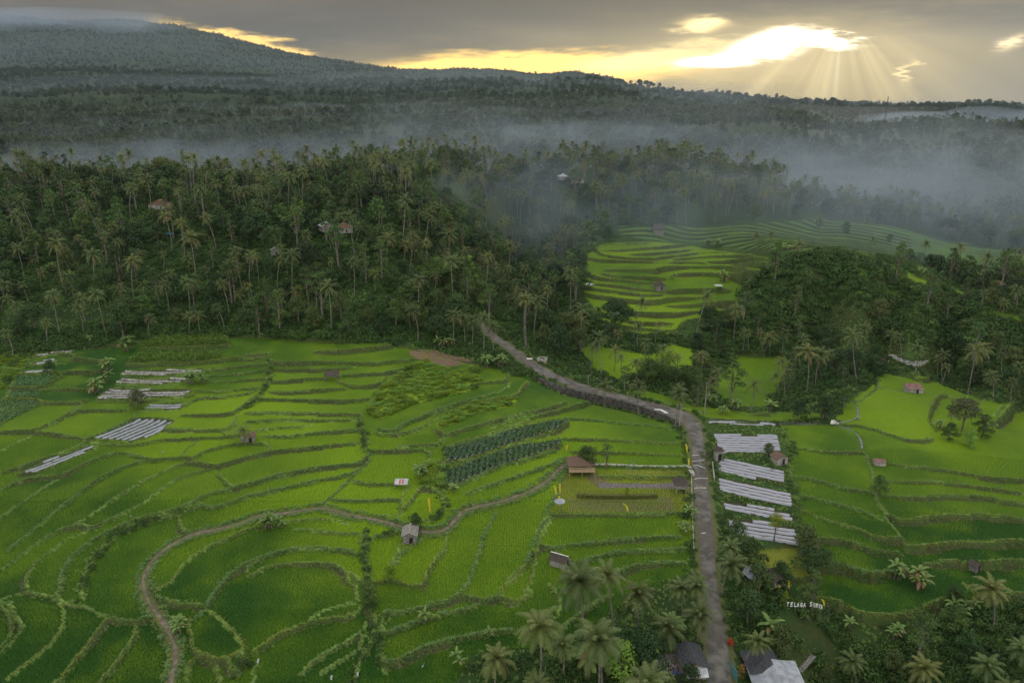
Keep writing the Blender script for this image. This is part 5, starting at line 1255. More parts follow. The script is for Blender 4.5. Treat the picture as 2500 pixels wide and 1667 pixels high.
# thickets seen as single dense masses
THICK = [('H', '200,1040 330,980 560,930 760,1000 800,1090 760,1140 640,1190 560,1210 430,1260 400,1320 210,1320 180,1180', .50, 1.5), ('H', '1250,1440 1330,1330 1450,1290 1640,1330 1690,1430 1650,1530 1450,1560 1260,1530', .55, 1.5),
         ('G', '900,1080 1080,1000 1240,1090 1290,1190 1180,1220 1000,1170 900,1120', .35, 1.5), ('H', '0,560 280,340 620,300 960,380 1100,520 1340,560 1500,650 1829,790 1829,1000 1500,950 1240,900 860,860 800,700 640,620 620,760 300,800 0,800', .28, 2.0),
         ('F', '0,720 300,700 620,650 900,620 1240,680 1250,880 1000,860 500,880 0,850', .30, 1.7), ('E', '540,760 900,760 1100,740 1568,760 1568,830 1000,830 880,900 760,860 540,900 100,900 0,930 0,800', .26, 1.5),
         ('G', '330,1110 480,1130 230,1060 60,960 -80,880 -160,940 -60,1010 100,1080', .45, 1.1), ('C', '1330,1050 1620,1060 1640,1160 1500,1240 1420,1300 1340,1200', .5, 1.0), ('D', '0,1060 240,1080 560,1180 700,1290 900,1340 1100,1300 1250,1240 1400,1150 1646,1100 1646,1568 420,1568 380,1400 200,1300 60,1260', .55, 1.35),
         ('C', '480,1400 640,1300 800,1290 1100,1300 1100,1400 900,1440 700,1568 420,1568', .35, 1.0), ('C', '0,1180 330,1300 480,1400 300,1568 0,1568', .16, .9), ('G', '20,830 330,960 600,1080 640,1040 500,840 200,640 60,700', .28, 1.4)]
TXs, TYs, TSs = [], [], []
roadp = polymask(np.r_[rl, rr[::-1]]) | linemask(rl, .8) | linemask(rr, .8)
for cr_, txt, dens_, sc_ in THICK:
    P = to_world(dens(PX(cr_, txt))); x0, x1, y0, y1 = P[:, 0].min(), P[:, 0].max(), P[:, 1].min(), P[:, 1].max(); n = int((x1-x0)*(y1-y0)*dens_/(sc_**1.2)); X = rng.uniform(x0, x1, n); Y = rng.uniform(y0, y1, n)
    k_ = inpoly(P, X, Y) & ~look(roadp | plotm | amask['rice'] & ~clear, X, Y); TXs.append(X[k_]); TYs.append(Y[k_]); TSs.append(sc_*rng.uniform(.5, 1.25, k_.sum()))
X, Y, S_ = map(np.concatenate, (TXs, TYs, TSs)); k_ = sign_clear(X, Y); X, Y, S_ = X[k_], Y[k_], S_[k_]
scatter('thicket', ptsz(X, Y, -.2), S_, rng.uniform(0, 6.28, len(X)), bsh, 'dense vine-covered shrubs massed in the gullies, groves and on the bluff', 'thicket'); print('thicket', len(X))
# ------------------------------------------------------------ village road, footpath, walls, ditch
m, t = new_mat('road'); gp = geopos(t); pos = gp.outputs['Position']
n1_ = noise(t, pos, .55, 4, .6); n2_ = noise(t, pos, 6, 4, .7); n3_ = noise(t, pos, .16, 2, .5)
c = mixc(t, n1_.step(.35, .65), (.062, .058, .054), (.145, .136, .126)); c = mixc(t, n3_.step(.45, .65)*.6, c, (.085, .072, .062))
c = mixc(t, n2_.step(.58, .72)*.5, c, (.22, .20, .17)); c = mixc(t, attr(t, 'tint')*.8, c, (.075, .085, .035))
b = princ(t, c, .8, .25, 0, n2_, .4, .03); out_surf(t, b.outputs[0]); M_ROAD = m
nc = 11; V = []; T_ = []
for k_ in range(nc):
    f = k_/(nc-1); V.append(rl*(1-f)+rr*f); e = min(f, 1-f); T_.append(np.clip(1-e*9+.35*(rng.random(nrd)-.5), 0, 1))
V = np.stack(V, 1); T_ = np.stack(T_, 1); z = final_z(V[..., 0], V[..., 1])
z = np.maximum(z, (z[:, :1]*.5+z[:, -1:]*.5)*.0 + z) + .07; z[:, 0] -= .12; z[:, -1] -= .12
mb = MB(); mb.add(np.c_[V[..., 0].ravel(), V[..., 1].ravel(), z.ravel()], grid_faces(nrd, nc), T_.ravel()); link('road', mb.mesh('road', M_ROAD, True), kind='structure')
def strip(P, w, nc, dz, edge=.06, wob=.12):
    d = np.gradient(P[:, :2], axis=0); d /= np.linalg.norm(d, axis=1)[:, None]; sd_ = np.c_[-d[:, 1], d[:, 0]]; V = []; T_ = []
    for k_ in range(nc):
        f = k_/(nc-1)*2-1; ww = w/2*(1+wob*(vnoise(P[:, 0], P[:, 1], 2.5)-.5)*2); q = P[:, :2]+sd_*(f*ww)[:, None]; V.append(np.c_[q, final_z(q[:, 0], q[:, 1])+dz-edge*(abs(f) > .99)]); T_.append(np.full(len(P), abs(f)**4*.5))
    return np.stack(V, 1), np.stack(T_, 1)
m, t = new_mat('footpath'); pos = geopos(t).outputs['Position']; n1_ = noise(t, pos, 1.2, 5, .65)
c = mixc(t, n1_.step(.35, .65), (.095, .080, .060), (.190, .155, .120)); c = mixc(t, attr(t, 'tint'), c, (.07, .10, .03)); b = princ(t, c, .9, .15, 0, n1_, .4, .05); out_surf(t, b.outputs[0]); M_PATH = m
V, T_ = strip(pth, .62, 5, .09, .06, .5); mb = MB(); mb.add(V.reshape(-1, 3), grid_faces(V.shape[0], 5)[:, ::-1], T_.ravel()); link('footpath', mb.mesh('footpath', M_PATH, True), kind='structure')
pv = resamp(to_world(PX('C', '575,309 700,311 850,321 1000,326 1150,328')), .5); V, T_ = strip(pv, 1.1, 4, .08, .05, .02)
M_CONC = noise_mat('concrete', (.24, .23, .21), (.40, .38, .35), 1.5, .85, .2, .3, .02)
mb = MB(); mb.add(V.reshape(-1, 3), grid_faces(V.shape[0], 4)[:, ::-1], .3); link('pavement', mb.mesh('pavement', M_CONC, True), kind='structure')
M_GRAVEL = noise_mat('gravel', (.09, .075, .085), (.20, .17, .17), 4, .95)
# white sealing lines across the road
M_WHITE = noise_mat('worn_white', (.50, .49, .46), (.72, .71, .68), 2.0, .8)
for nm_, cr_, txt in (('L', 'L', '40,632 75,628 108,630'), ('L', 'L', '42,690 90,682 150,680'), ('L', 'L', '45,726 95,722 120,738 168,752'), ('L', 'L', '60,860 95,848 190,852'), ('L', 'L', '60,946 110,940 175,944'), ('J', 'L', '130,1385 165,1382'), ('q', 'L', '80,335 118,334')):
    P = resamp(to_world(smooth(PX(cr_, txt), 2)), .25); V, T_ = strip(P, .16, 2, .115, 0, .3); mb = MB(); mb.add(V.reshape(-1, 3), grid_faces(V.shape[0], 2)[:, ::-1]); link('road_marking', mb.mesh('road_marking', M_WHITE), kind='structure')
for cr_, txt in (('G', '1040,1304 1080,1308 1120,1330'), ('G', '225,985 270,985')):
    P = resamp(to_world(PX(cr_, txt)), .25); V, T_ = strip(P, .8, 3, .112, 0, .3); mb = MB(); mb.add(V.reshape(-1, 3), grid_faces(V.shape[0], 3)[:, ::-1]); link('road_patch', mb.mesh('road_patch', M_WHITE), kind='structure')
M_STONE = noise_mat('dark_stone', (.035, .033, .032), (.13, .12, .115), 1.8, .9, .2, .9, .12)
def wall(P, h0, h1, th, name, mat, label, cat, top=0.0):
    P = resamp(P, .6); d = np.gradient(P[:, :2], axis=0); d /= np.linalg.norm(d, axis=1)[:, None]; s_ = np.c_[-d[:, 1], d[:, 0]]*th/2
    zb = final_z(P[:, 0], P[:, 1]); zt = zb if np.isscalar(top) else top; V = []
    for (sg, zz) in ((-1, zb+h0), (-1, zt+h1), (1, zt+h1), (1, zb+h0)): V.append(np.c_[P[:, :2]+s_*sg, zz])
    V = np.stack(V, 1); n = len(P); mb = MB(); mb.add(V.reshape(-1, 3), grid_faces(n, 4)); mb.add(V[0], [[0, 1, 2, 3]]); mb.add(V[-1], [[3, 2, 1, 0]])
    return link(name, mb.mesh(name, mat), label=label, category=cat)
wq = resamp(wallW, .6); wall(wq-[0, .35, 0], -2.3, .28, .45, 'retaining_wall', M_STONE, 'long dark stone retaining wall holding up the road above the paddies', 'wall', base_z(wq[:, 0], wq[:, 1]))
M_WATER, t = new_mat('water'); b = princ(t, (.012, .018, .016), .08, .5, 0, noise(t, geopos(t).outputs['Position'], 2.5, 3, .5), .08, .02); out_surf(t, b.outputs[0])
M_DW, t = new_mat('ditch_water'); b = princ(t, (.10, .11, .12), .15, .5); out_surf(t, b.outputs[0])
for i, P in enumerate(ditW):
    V, T_ = strip(P, .5, 3, .03, 0, .1); mb = MB(); mb.add(V.reshape(-1, 3), grid_faces(V.shape[0], 3)[:, ::-1]); link('ditch', mb.mesh('ditch', M_DW), kind='structure')
d0 = ditW[0][:int(len(ditW[0])*.66)]; wall(d0+[0, .45, 0], -.3, .22, .22, 'ditch_wall', M_STONE, 'low dark wall along the ditch behind the top plastic beds', 'wall')
# dark pond, lower right
pp = pt(2045, 1640); a_ = np.linspace(0, 2*pi, 40, endpoint=False); Rr = 9+2*np.sin(a_*3+1)
PW = np.c_[pp[0]+Rr*1.15*np.cos(a_), pp[1]+Rr*np.sin(a_)]; zw = final_z(PW[:, 0], PW[:, 1]).min()+1.6
mb = MB(); mb.add(np.r_[[[pp[0], pp[1], zw]], np.c_[PW, np.full(40, zw)]], [[0, 1+i, 1+(i+1) % 40] for i in range(40)]); link('pond', mb.mesh('pond', M_WATER), kind='structure')

# ------------------------------------------------------------ plastic mulch beds
m, t = new_mat('silver_plastic'); oc = geopos(t).outputs['Position']; n1_ = noise(t, oc, 7, 3, .6); nb2 = noise(t, oc, 1.2, 2, .5)
c = mixc(t, n1_.step(.3, .7), (.20, .21, .26), (.35, .36, .42)); c = mixc(t, nb2.step(.6, .8)*.4, c, (.28, .26, .22)); b = princ(t, c, .38, .5, .0, n1_, .5, .06); out_surf(t, b.outputs[0]); M_PLAS = m
M_PLASD = noise_mat('dusty_plastic', (.12, .11, .09), (.34, .34, .35), 1.5, .5, .4, .5, .05)
M_STAKE = noise_mat('bamboo_stake', (.22, .17, .11), (.38, .31, .22), 2, .8)
def clip_rows(P, D, pitch, jit=0.0):
    d = D/np.linalg.norm(D); nrm = np.array([-d[1], d[0]]); q = P[:, :2]; a = q@nrm; out = []
    v = np.arange(a.min()+pitch*.45, a.max(), pitch)
    for vv in v:
        ts_ = []
        for i in range(len(q)):
            p0, p1 = q[i], q[(i+1) % len(q)]; a0, a1 = p0@nrm-vv, p1@nrm-vv
            if (a0 < 0) != (a1 < 0): f = a0/(a0-a1); ts_.append((p0+(p1-p0)*f)@d)
        ts_.sort()
        for j in range(0, len(ts_)-1, 2):
            if ts_[j+1]-ts_[j] > 1.2: out.append((nrm*vv+d*(ts_[j]+.2), nrm*vv+d*(ts_[j+1]-.2)))
    return out
def bed_mesh(p0, p1, w, h, ragged=0.0):
    n = max(3, int(np.linalg.norm(p1-p0)/.7)); f = np.linspace(0, 1, n)[:, None]; P = p0*(1-f)+p1*f; d = (p1-p0)/np.linalg.norm(p1-p0); s_ = np.array([-d[1], d[0]])
    P = P+s_*(rng.normal(0, .04+ragged*.15, (n, 1))); V = []
    zc = final_z(P[:, 0], P[:, 1])
    zc = np.convolve(np.r_[zc[:1].repeat(2), zc, zc[-1:].repeat(2)], np.ones(5)/5, 'valid')
    for k_, (o, hz) in enumerate(((-.5, 0), (-.36, 1), (0, 1.12), (.36, 1), (.5, 0))):
        q = P+s_*(o*w); zz = zc+h*hz+rng.normal(0, .01+ragged*.05, n)-.12*(hz == 0); V.append(np.c_[q, zz])
    V = np.stack(V, 1); mb = MB(); mb.add(V.reshape(-1, 3), grid_faces(n, 5)[:, ::-1]); mb.add(V[0], [[0, 1, 2, 3]]); mb.add(V[-1], [[3, 2, 1, 0]]); return mb
def crop_rows(name, parent, rows, mat, h, w, step, nbl, lab=None, tint=.5, up=.25):
    C = []
    for p0, p1 in rows:
        L = np.linalg.norm(p1-p0); n = int(L/step)
        if n < 2: continue
        f = (np.arange(n)+.5)/n; q = p0*(1-f[:, None])+p1*f[:, None]; C.append(q+rng.normal(0, .06, q.shape))
    if not C: return
    C = np.concatenate(C); Z = final_z(C[:, 0], C[:, 1])+up; mb = MB(); n = len(C)
    for k_ in range(nbl):
        N = rng.normal(0, 1, (n, 3)); N[:, 2] = abs(N[:, 2])+.3; N /= np.linalg.norm(N, axis=1)[:, None]
        P = np.c_[C, Z]+np.c_[rng.normal(0, w, (n, 2)), rng.uniform(0, h, n)]; leaves(mb, P, N, w*.8, rng, np.clip(rng.normal(tint, .25, n), 0, 1))
    link(name, mb.mesh(name, mat), parent, kind='stuff')
for (px_, dr, pitch, lab, kind), P in zip(MULCH, mulchW):
    D = to_world(dr); c0 = P[:, :2].mean(0); rws = clip_rows(P-[c0[0], c0[1], 0], (D[1]-D[0])[:2], pitch)
    r_ = link('plastic_mulch_plot', None, None, (0, 0, 0), label=lab, category='crop beds', group='plots of plastic-covered vegetable beds')
    rows_w = [(a+c0, b_+c0) for a, b_ in rws][:98]
    for a, b_ in rows_w:
        w_b = pitch*(.68 if kind in ('bare',) else .5 if kind == 'green' else .55)
        link('bed', bed_mesh(a, b_, w_b, .2, .6 if kind == 'ragged' else .1).mesh('bed', M_PLAS if kind in ('bare', 'green') else M_PLASD if kind in ('stakes', 'ragged') else M_PLAS, True), r_)
    if kind == 'green': crop_rows('seedlings', r_, [(a+(.5*pitch)*np.array([-(b_-a)[1], (b_-a)[0]])/np.linalg.norm(b_-a), b_+(.5*pitch)*np.array([-(b_-a)[1], (b_-a)[0]])/np.linalg.norm(b_-a)) for a, b_ in rows_w], M_VEG, .22, .16, .3, 5, tint=.6, up=.05)
    if kind == 'ragged': crop_rows('plants', r_, rows_w, M_VEG, .3, .22, .9, 4)
    if kind == 'bare': crop_rows('seedlings', r_, rows_w, M_VEG, .05, .05, .55, 1, tint=.3, up=.24)
    if kind == 'stakes':
        mb = MB()
        for a, b_ in rows_w[::1]:
            L = np.linalg.norm(b_-a); n = int(L/.9)
            for k_ in range(n):
                q = a+(b_-a)*((k_+.5)/n)+rng.normal(0, .1, 2); zz = float(final_z(np.array([q[0]]), np.array([q[1]]))[0]); tl = rng.normal(0, .08, 2)
                mb.add(*tube(np.array([[q[0], q[1], zz], [q[0]+tl[0], q[1]+tl[1], zz+1.25]]), np.array([.018, .014]), 3))
        if mb.n: link('stakes', mb.mesh('stakes', M_STAKE), r_, kind='stuff')
for (px_, dr, lab), P in zip(VEG, vegW):
    D = to_world(dr); c0 = P[:, :2].mean(0); r_ = link('vegetable_plot', None, None, (0, 0, 0), label=lab, category='crop field', group='dark staked vegetable fields')
    # rows run across the strip, as in the picture
    dv = (D[1]-D[0])[:2]; dv = dv/np.linalg.norm(dv); rws = [(a+c0, b_+c0) for a, b_ in clip_rows(P-[c0[0], c0[1], 0], np.array([dv[1]*.8-dv[0]*.6, -dv[0]*.8-dv[1]*.6]), 1.15)][:98]
    for a, b_ in rws: link('bed', bed_mesh(a, b_, .5, .18, .1).mesh('bed', M_PLAS, True), r_)
    crop_rows('vegetable_plants', r_, rws, M_VEG, .55, .24, .42, 16, tint=.45, up=.22)
def field_rows(cr, key, pitch, mat, h, w, step, nbl, name, lab, cat, tint=.5):
    for P in area[key]:
        c0 = P[:, :2].mean(0); rws = [(a+c0, b_+c0) for a, b_ in clip_rows(P-[c0[0], c0[1], 0], np.array([1.0, .02]), pitch)]
        o = []; crop = None
        C = []
        for p0, p1 in rws:
            n = int(np.linalg.norm(p1-p0)/step)
            if n < 2: continue
            f = (np.arange(n)+.5)/n; q = p0*(1-f[:, None])+p1*f[:, None]; C.append(q+rng.normal(0, .1, q.shape))
        if not C: continue
        C = np.concatenate(C); Z = final_z(C[:, 0], C[:, 1]); mb = MB(); n = len(C)
        for k_ in range(nbl):
            N = rng.normal(0, 1, (n, 3)); N /= np.linalg.norm(N, axis=1)[:, None]
            leaves(mb, np.c_[C, Z]+np.c_[rng.normal(0, w, (n, 2)), rng.uniform(.1, h, n)], N, w*.9, rng, np.clip(rng.normal(tint, .25, n), 0, 1))
        link(name, mb.mesh(name, mat), kind='stuff', label=lab, category=cat)
field_rows('E', 'maize', 1.3, M_MAIZE, 1.7, .28, .5, 12, 'maize', 'rows of tall green maize at the forest foot', 'maize')
field_rows('E', 'leafy', .9, M_VEG, .6, .25, .6, 7, 'leafy_crop', 'bluish green leafy crop on the far left terraces', 'crop', .8)

# ------------------------------------------------------------ banana plants and special shrubs
BN = [mesh_banana(400+i, (3, 2, 1, 4)[i]) for i in range(4)]; BF = [(a.mesh('banana_stem', M_BARK2, True), c.mesh('banana_leaves', [M_BAN, M_DEAD], True)) for a, c in BN]
BANANAS = [('A', 1560, 680, 1.15, 3, 'banana clump beside the footpath, left of the grey shed'), ('A', 1600, 670, .8, 1, 'small banana plant right beside the footpath clump'), ('A', 1035, 1260, .9, 0, 'banana plant at the inner bend of the dirt footpath'),
 ('B', 1000, 400, 1.15, 3, 'banana clump right of the red-and-white tin shelter'), ('B', 1195, 475, .8, 1, 'banana plant at the foot of the dark vegetable field'), ('B', 1025, 1230, .9, 2, 'single banana plant on the lower grassy terrace edge'),
 ('B', 1400, 1320, .7, 2, 'young banana plant above the dark bottom palm'), ('B', 1210, 1450, .8, 1, 'banana plant left of the dark bottom palm'), ('C', 1130, 605, .8, 1, 'banana plants on the road verge beside the lawn'), ('C', 1110, 700, .8, 0, 'banana plants on the road verge below the lawn'),
 ('C', 870, 1470, 1.7, 3, 'large dark banana clump left of the rubbish heap'), ('C', 560, 1540, 1.5, 3, 'blue-green banana clump at the bottom edge'), ('C', 1050, 1290, 1.3, 1, 'tall banana plant under the dark roadside palms'), ('C', 800, 1150, .8, 1, 'banana plant between the two pale-trunked palms'), ('C', 1590, 1330, 1.5, 2, 'broad-leaved tree fern right of the yellow-green palm'),
 ('D', 900, 970, 1.2, 3, 'left banana clump above the large lower paddy'), ('D', 1020, 1000, 1.3, 3, 'banana clump with drooping dry leaves above the large lower paddy'), ('D', 1240, 1170, 1.2, 1, 'banana plant at the right corner of the large lower paddy'), ('D', 1350, 1150, .9, 1, 'pale banana plant behind the tall lone palm'),
 ('D', 1265, 1250, .9, 0, 'banana plant on the slope left of the tall lone palm'), ('D', 915, 1300, .9, 0, 'yellowish banana plant under the large lower paddy bank'), ('D', 640, 1270, .9, 2, 'banana plant right of the white letters'), ('D', 40, 810, .8, 0, 'bright fan-leaved banana plant below the lowest plastic beds'),
 ('K', 1235, 285, 1.5, 3, 'large grey-green banana clump left of the maize'), ('K', 1060, 480, 1.3, 3, 'upper banana clump of the left terraces'), ('K', 920, 690, 1.4, 3, 'lower banana clump of the left terraces'), ('K', 1040, 590, 1.2, 1, 'middle banana clump of the left terraces'), ('K', 1850, 620, 1.3, 3, 'banana clump at the right end of the staked beds'), ('K', 1930, 600, 1.2, 1, 'yellow-green banana clump beside the staked beds'),
 ('F', 1230, 905, 1.2, 1, 'banana plant left of the row of roadside palms'), ('F', 1290, 905, 1.1, 0, 'banana plant under the row of roadside palms'), ('F', 1540, 1040, 1.3, 3, 'banana clump just below the upper road'), ('F', 1640, 1040, 1.4, 3, 'wide banana clump below the road beside the corner paddy'),
 ('G', 1400, 1280, 1.1, 3, 'banana clump left of the pale tall tree'), ('G', 1560, 1320, 1.2, 3, 'banana clump behind the top strip of plastic beds'), ('G', 1475, 1330, .8, 0, 'small banana plant by the road bend verge'), ('H', 215, 1320, 1.3, 1, 'pale banana plant left of the round grove'),
 ('G', 1460, 490, 1.6, 3, 'big rounded banana clump on the upper terraces'), ('G', 1160, 475, 1.0, 1, 'banana plants above the dark terrace hut'), ('G', 1390, 270, 1.3, 3, 'dark banana clump on the top terrace'), ('G', 1450, 265, 1.2, 3, 'pale banana clump on the top terrace'), ('G', 640, 280, 1.3, 1, 'pale banana plant at the left end of the upper terraces'),
 ('H', 1290, 1430, 1.0, 0, 'banana plant at the left edge of the island thicket'), ('H', 1620, 1450, 1.1, 1, 'banana plant on the island thicket'), ('H', 300, 290, 1.1, 1, 'banana plants above the vine-covered bluff'), ('H', 1165, 440, 1.0, 1, 'banana plant on the bluff meadow'), ('E', 575, 890, 1.0, 2, 'single pale banana plant at the left forest foot'), ('E', 460, 480, 1.4, 1, 'banana plants among the left hillside palms'), ('E', 340, 420, 1.2, 0, 'tall banana plant under the left hillside palms')]
for cr_, x_, y_, s, v_, lb in BANANAS:
    ox, oy, kk = CR[cr_]; p = pt(ox+x_*kk, oy+y_*kk); st_, lv = BF[v_]
    r_ = link('banana_plant', None, None, p, rng.uniform(0, 6.28), label=lb, category='banana plant', group='banana plants'); r_.scale = (s*.74,)*3; link('stem', st_, r_); link('leaves', lv, r_)
def special_tree(cr_, x_, y_, s, kind, mat, lb, name='tree', seed=500, zs=1, lod=0, bark=None):
    ox, oy, kk = CR[cr_]; p = pt(ox+x_*kk, oy+y_*kk)
    a, c, H = mesh_tree(seed, kind, lod); put_tree(p[0], p[1], p[2], s, lb, None, [(a.mesh('tree_trunk', bark or M_BARK2, True), c.mesh('tree_crown', mat), H)], 0, name, zs)
    o = [x for x in COL.objects if x.name.startswith(name)][-1]
    return o
M_GREY = leaf_mat('grey_green_leaf', (.050, .065, .025), (.120, .140, .060), .2, .1)
M_YELL = leaf_mat('yellow_green_leaf', (.10, .16, .01), (.26, .30, .02), .3, .1)
M_REDF = leaf_mat('red_flower', (.30, .006, .012), (.60, .015, .03), .2, .1)
M_ORAN = leaf_mat('orange_leaf', (.16, .08, .01), (.36, .20, .03), .2, .1)
SPT = [('K', 1320, 850, .62, 'dark', M_GREY, 'grey-green spreading tree standing among the silver plastic beds', 510), ('K', 490, 530, .45, 'round', M_BUSH, 'small dark tree above the leafy plot on the far left', 511),
 ('D', 810, 500, .5, 'round', M_TREEL, 'small tree beside the stream in the right-hand paddies', 512), ('C', 1620, 760, .42, 'airy', M_YELL, 'sparse yellow-green tree in the lowest plastic beds', 513), ('C', 775, 490, .16, 'round', M_YELL, 'small bright green bush on the lawn hedge', 514),
 ('B', 975, 690, .42, 'dark', M_BUSH, 'dense dark bush behind the grey-roofed shed', 515), ('B', 835, 985, .34, 'round', M_WEED, 'round bush at the corner of the yellow-green paddy', 516), ('B', 710, 1100, .45, 'dark', M_TREEL, 'dense light shrub in the stream gully', 517),
 ('C', 1225, 330, .45, 'tall', M_TREEL, 'tall leafy shrub on the right road verge above the white shrine', 518), ('C', 1590, 260, .36, 'dark', M_BUSH, 'dark shrub left of the brown-roofed field hut', 519),
 ('C', 660, 340, .42, 'airy', M_TREEL, 'thin airy tree right of the open pavilion', 520), ('C', 545, 335, .44, 'spreading', M_TREEL, 'airy tree spreading over the open pavilion', 521), ('D', 430, 970, .5, 'tall', M_GREY, 'grey-green shrub at the corner of the right paddies', 522),
 ('C', 1560, 1030, .38, 'dark', M_BUSH, 'round dark bush beside the white sheet roof', 523), ('C', 1370, 1350, .14, 'dark', M_REDF, 'bright red flowering bush at the right road edge', 524), ('O', 1270, 1480, .3, 'dark', M_ORAN, 'orange-leaved bush behind the white tent roof', 525),
 ('O', 730, 1520, .2, 'tall', M_ORAN, 'small orange bush beside the blue gate', 526), ('C', 735, 1530, .75, 'dark', M_WEED, 'round yellow-green tree cut by the bottom edge', 527), ('O', 1230, 720, .26, 'tall', M_YELL, 'bright yellow-green shrub left of the white letters', 528),
 ('E', 1480, 640, 1.0, 'airy', M_TREEL, 'tall thin-trunked airy tree on the left hillside', 529), ('E', 1712, 750, .95, 'airy', M_TREEL, 'tall airy tree with a thick pale trunk at the forest foot', 530), ('F', 405, 670, .95, 'airy', M_TREEL, 'tall airy tree right of the thick-trunked one at the forest foot', 531),
 ('G', 1525, 1280, .85, 'airy', M_TREEL, 'tall pale airy tree behind the road bend', 532), ('H', 905, 1010, .42, 'round', M_TREEL, 'round bush over the dark thatched hut', 533), ('H', 1430, 1440, .75, 'spreading', M_GREY, 'tallest tree of the island thicket in the right paddies', 534),
 ('H', 1560, 1480, .7, 'dark', M_TREEL, 'dense tree on the right part of the island thicket', 535), ('H', 1350, 1500, .55, 'dark', M_BUSH, 'dark tree on the left part of the island thicket', 536), ('H', 1480, 1540, .5, 'dark', M_WEED, 'low bright bush in front of the island thicket', 537),
 ('H', 235, 500, 1.15, 'tall', M_TREEL, 'tall vine-covered tree at the left end of the bluff', 538), ('H', 1010, 500, 1.1, 'tall', M_TREEL, 'pale vine-covered tree on the crest of the bluff', 539), ('F', 1430, 560, 1.0, 'tall', M_WEED, 'bright yellow-green tree at the edge of the left wood', 540),
 ('F', 1220, 530, .95, 'spreading', M_TREEL, 'yellow-olive tree left of the bright one at the wood edge', 541), ('F', 365, 110, .6, 'tall', M_WEED, 'bright green tree in the clearing of the left hillside', 542), ('E', 870, 210, .75, 'dark', M_BUSH, 'round very dark tree in the left hillside clearing', 543),
 ('H', 520, 160, .55, 'round', M_GREY, 'lone grey tree on the misty far terraces', 544), ('H', 690, 180, .7, 'dark', M_BUSH, 'dark bush clump on the misty far terraces', 545), ('H', 970, 240, .5, 'dark', M_BUSH, 'round bush on the misty far terraces', 546), ('G', 740, 230, .8, 'dark', M_BUSH, 'dark shrub mass left of the upper terraces', 547),
 ('Q', 2260, 0, .01, 'dark', M_BUSH, '', 0)]
for (cr_, x_, y_, s, kd, mt_, lb, sd_) in SPT[:-1]: special_tree(cr_, x_, y_, s, kd, mt_, lb, 'shrub' if s < .5 else 'broadleaf_tree', sd_)
bst, blv = mesh_bamboo(600)
bst, blv = bst.mesh('bamboo_culms', M_BARK2), blv.mesh('bamboo_leaves', M_TREEL)
for i, (cr_, x_, y_, s, lb) in enumerate([('G', 1040, 1130, 1.0, 'big dense bamboo clump among the palms below the terraces'), ('G', 1000, 1150, .8, 'smaller bamboo clump at the left of the big one'), ('F', 1080, 800, 1.1, 'grey-green bamboo clump at the edge of the left wood'), ('G', 1240, 1180, .9, 'bamboo clump right of the big one behind the road')]):
    ox, oy, kk = CR[cr_]; p = pt(ox+x_*kk, oy+y_*kk); r_ = link('bamboo_clump', None, None, p, i*1.3, label=lb, category='bamboo'); r_.scale = (s,)*3; link('culms', bst, r_); link('leaves', blv, r_)

# ------------------------------------------------------------ buildings
M_THATCH = noise_mat('thatch', (.035, .030, .027), (.095, .082, .070), 5, .95, .1, .8, .08)
M_THATCHB = noise_mat('brown_thatch', (.085, .055, .040), (.18, .125, .095), 5, .95, .1, .8, .08)
M_WOODG = noise_mat('grey_wood', (.13, .125, .115), (.26, .25, .23), 3, .85, .2, .5, .03)
M_WOODB = noise_mat('bamboo_wall', (.24, .17, .10), (.40, .31, .20), 4, .8, .2, .5, .03)
M_RUST = noise_mat('rusty_tin', (.11, .050, .040), (.20, .12, .10), 1.5, .7, .3, .3, .02)
M_TIN = noise_mat('pale_tin', (.28, .30, .32), (.44, .46, .48), 1.0, .45, .4, .3, .02)
M_REDP = noise_mat('red_stripe', (.33, .05, .05), (.48, .12, .10), 3, .6)
M_WALLW = noise_mat('white_wall', (.20, .19, .175), (.34, .33, .31), 1.2, .85, .2, .2, .01, 0, .3, .7, True, (.38, .36, .32), .5)
M_DARK = noise_mat('dark_opening', (.010, .010, .010), (.03, .028, .026), 3, .9)
M_TILE = noise_mat('roof_tile', (.11, .060, .045), (.20, .12, .09), 2.5, .85, .2, .8, .05)
M_TILED = noise_mat('black_tile', (.018, .020, .026), (.060, .062, .072), 3.5, .7, .3, .8, .05)
M_BLUE = noise_mat('blue_metal', (.03, .16, .22), (.08, .28, .36), 2, .5)
M_YFLAG = leaf_mat('yellow_cloth', (.62, .50, .02), (.80, .68, .04), .25, 0)
M_CLOTH = noise_mat('white_cloth', (.22, .24, .28), (.34, .36, .40), 1, .8)
def box(mb, c, s, rz=0.0, mat=0):
    x, y, z = np.array(s)/2; V = np.array([[a*x, b_*y, c_*z] for a in (-1, 1) for b_ in (-1, 1) for c_ in (-1, 1)], float)
    R = np.array([[cos(rz), -sin(rz), 0], [sin(rz), cos(rz), 0], [0, 0, 1]]); V = V@R.T+np.array(c)
    mb.add(V, [[0, 1, 3, 2], [4, 6, 7, 5], [0, 4, 5, 1], [2, 3, 7, 6], [0, 2, 6, 4], [1, 5, 7, 3]], .5, mat)
def gable(w, d, z, rise, ov, th=.10):
    """roof with its ridge along local y, built as two thick slabs"""
    mb = MB(); hw, hd = w/2+ov, d/2+ov
    for sg in (-1, 1):
        a = np.array([[0, -hd, z+rise], [0, hd, z+rise], [sg*hw, hd, z-rise*ov/(w/2)], [sg*hw, -hd, z-rise*ov/(w/2)]]); V = np.r_[a, a-[0, 0, th]]
        mb.add(V, [[0, 1, 2, 3], [7, 6, 5, 4], [0, 4, 5, 1], [1, 5, 6, 2], [2, 6, 7, 3], [3, 7, 4, 0]])
    cap = MB(); box(cap, (0, 0, z+rise+.04), (.22, 2*hd+.04, .07)); return mb, cap
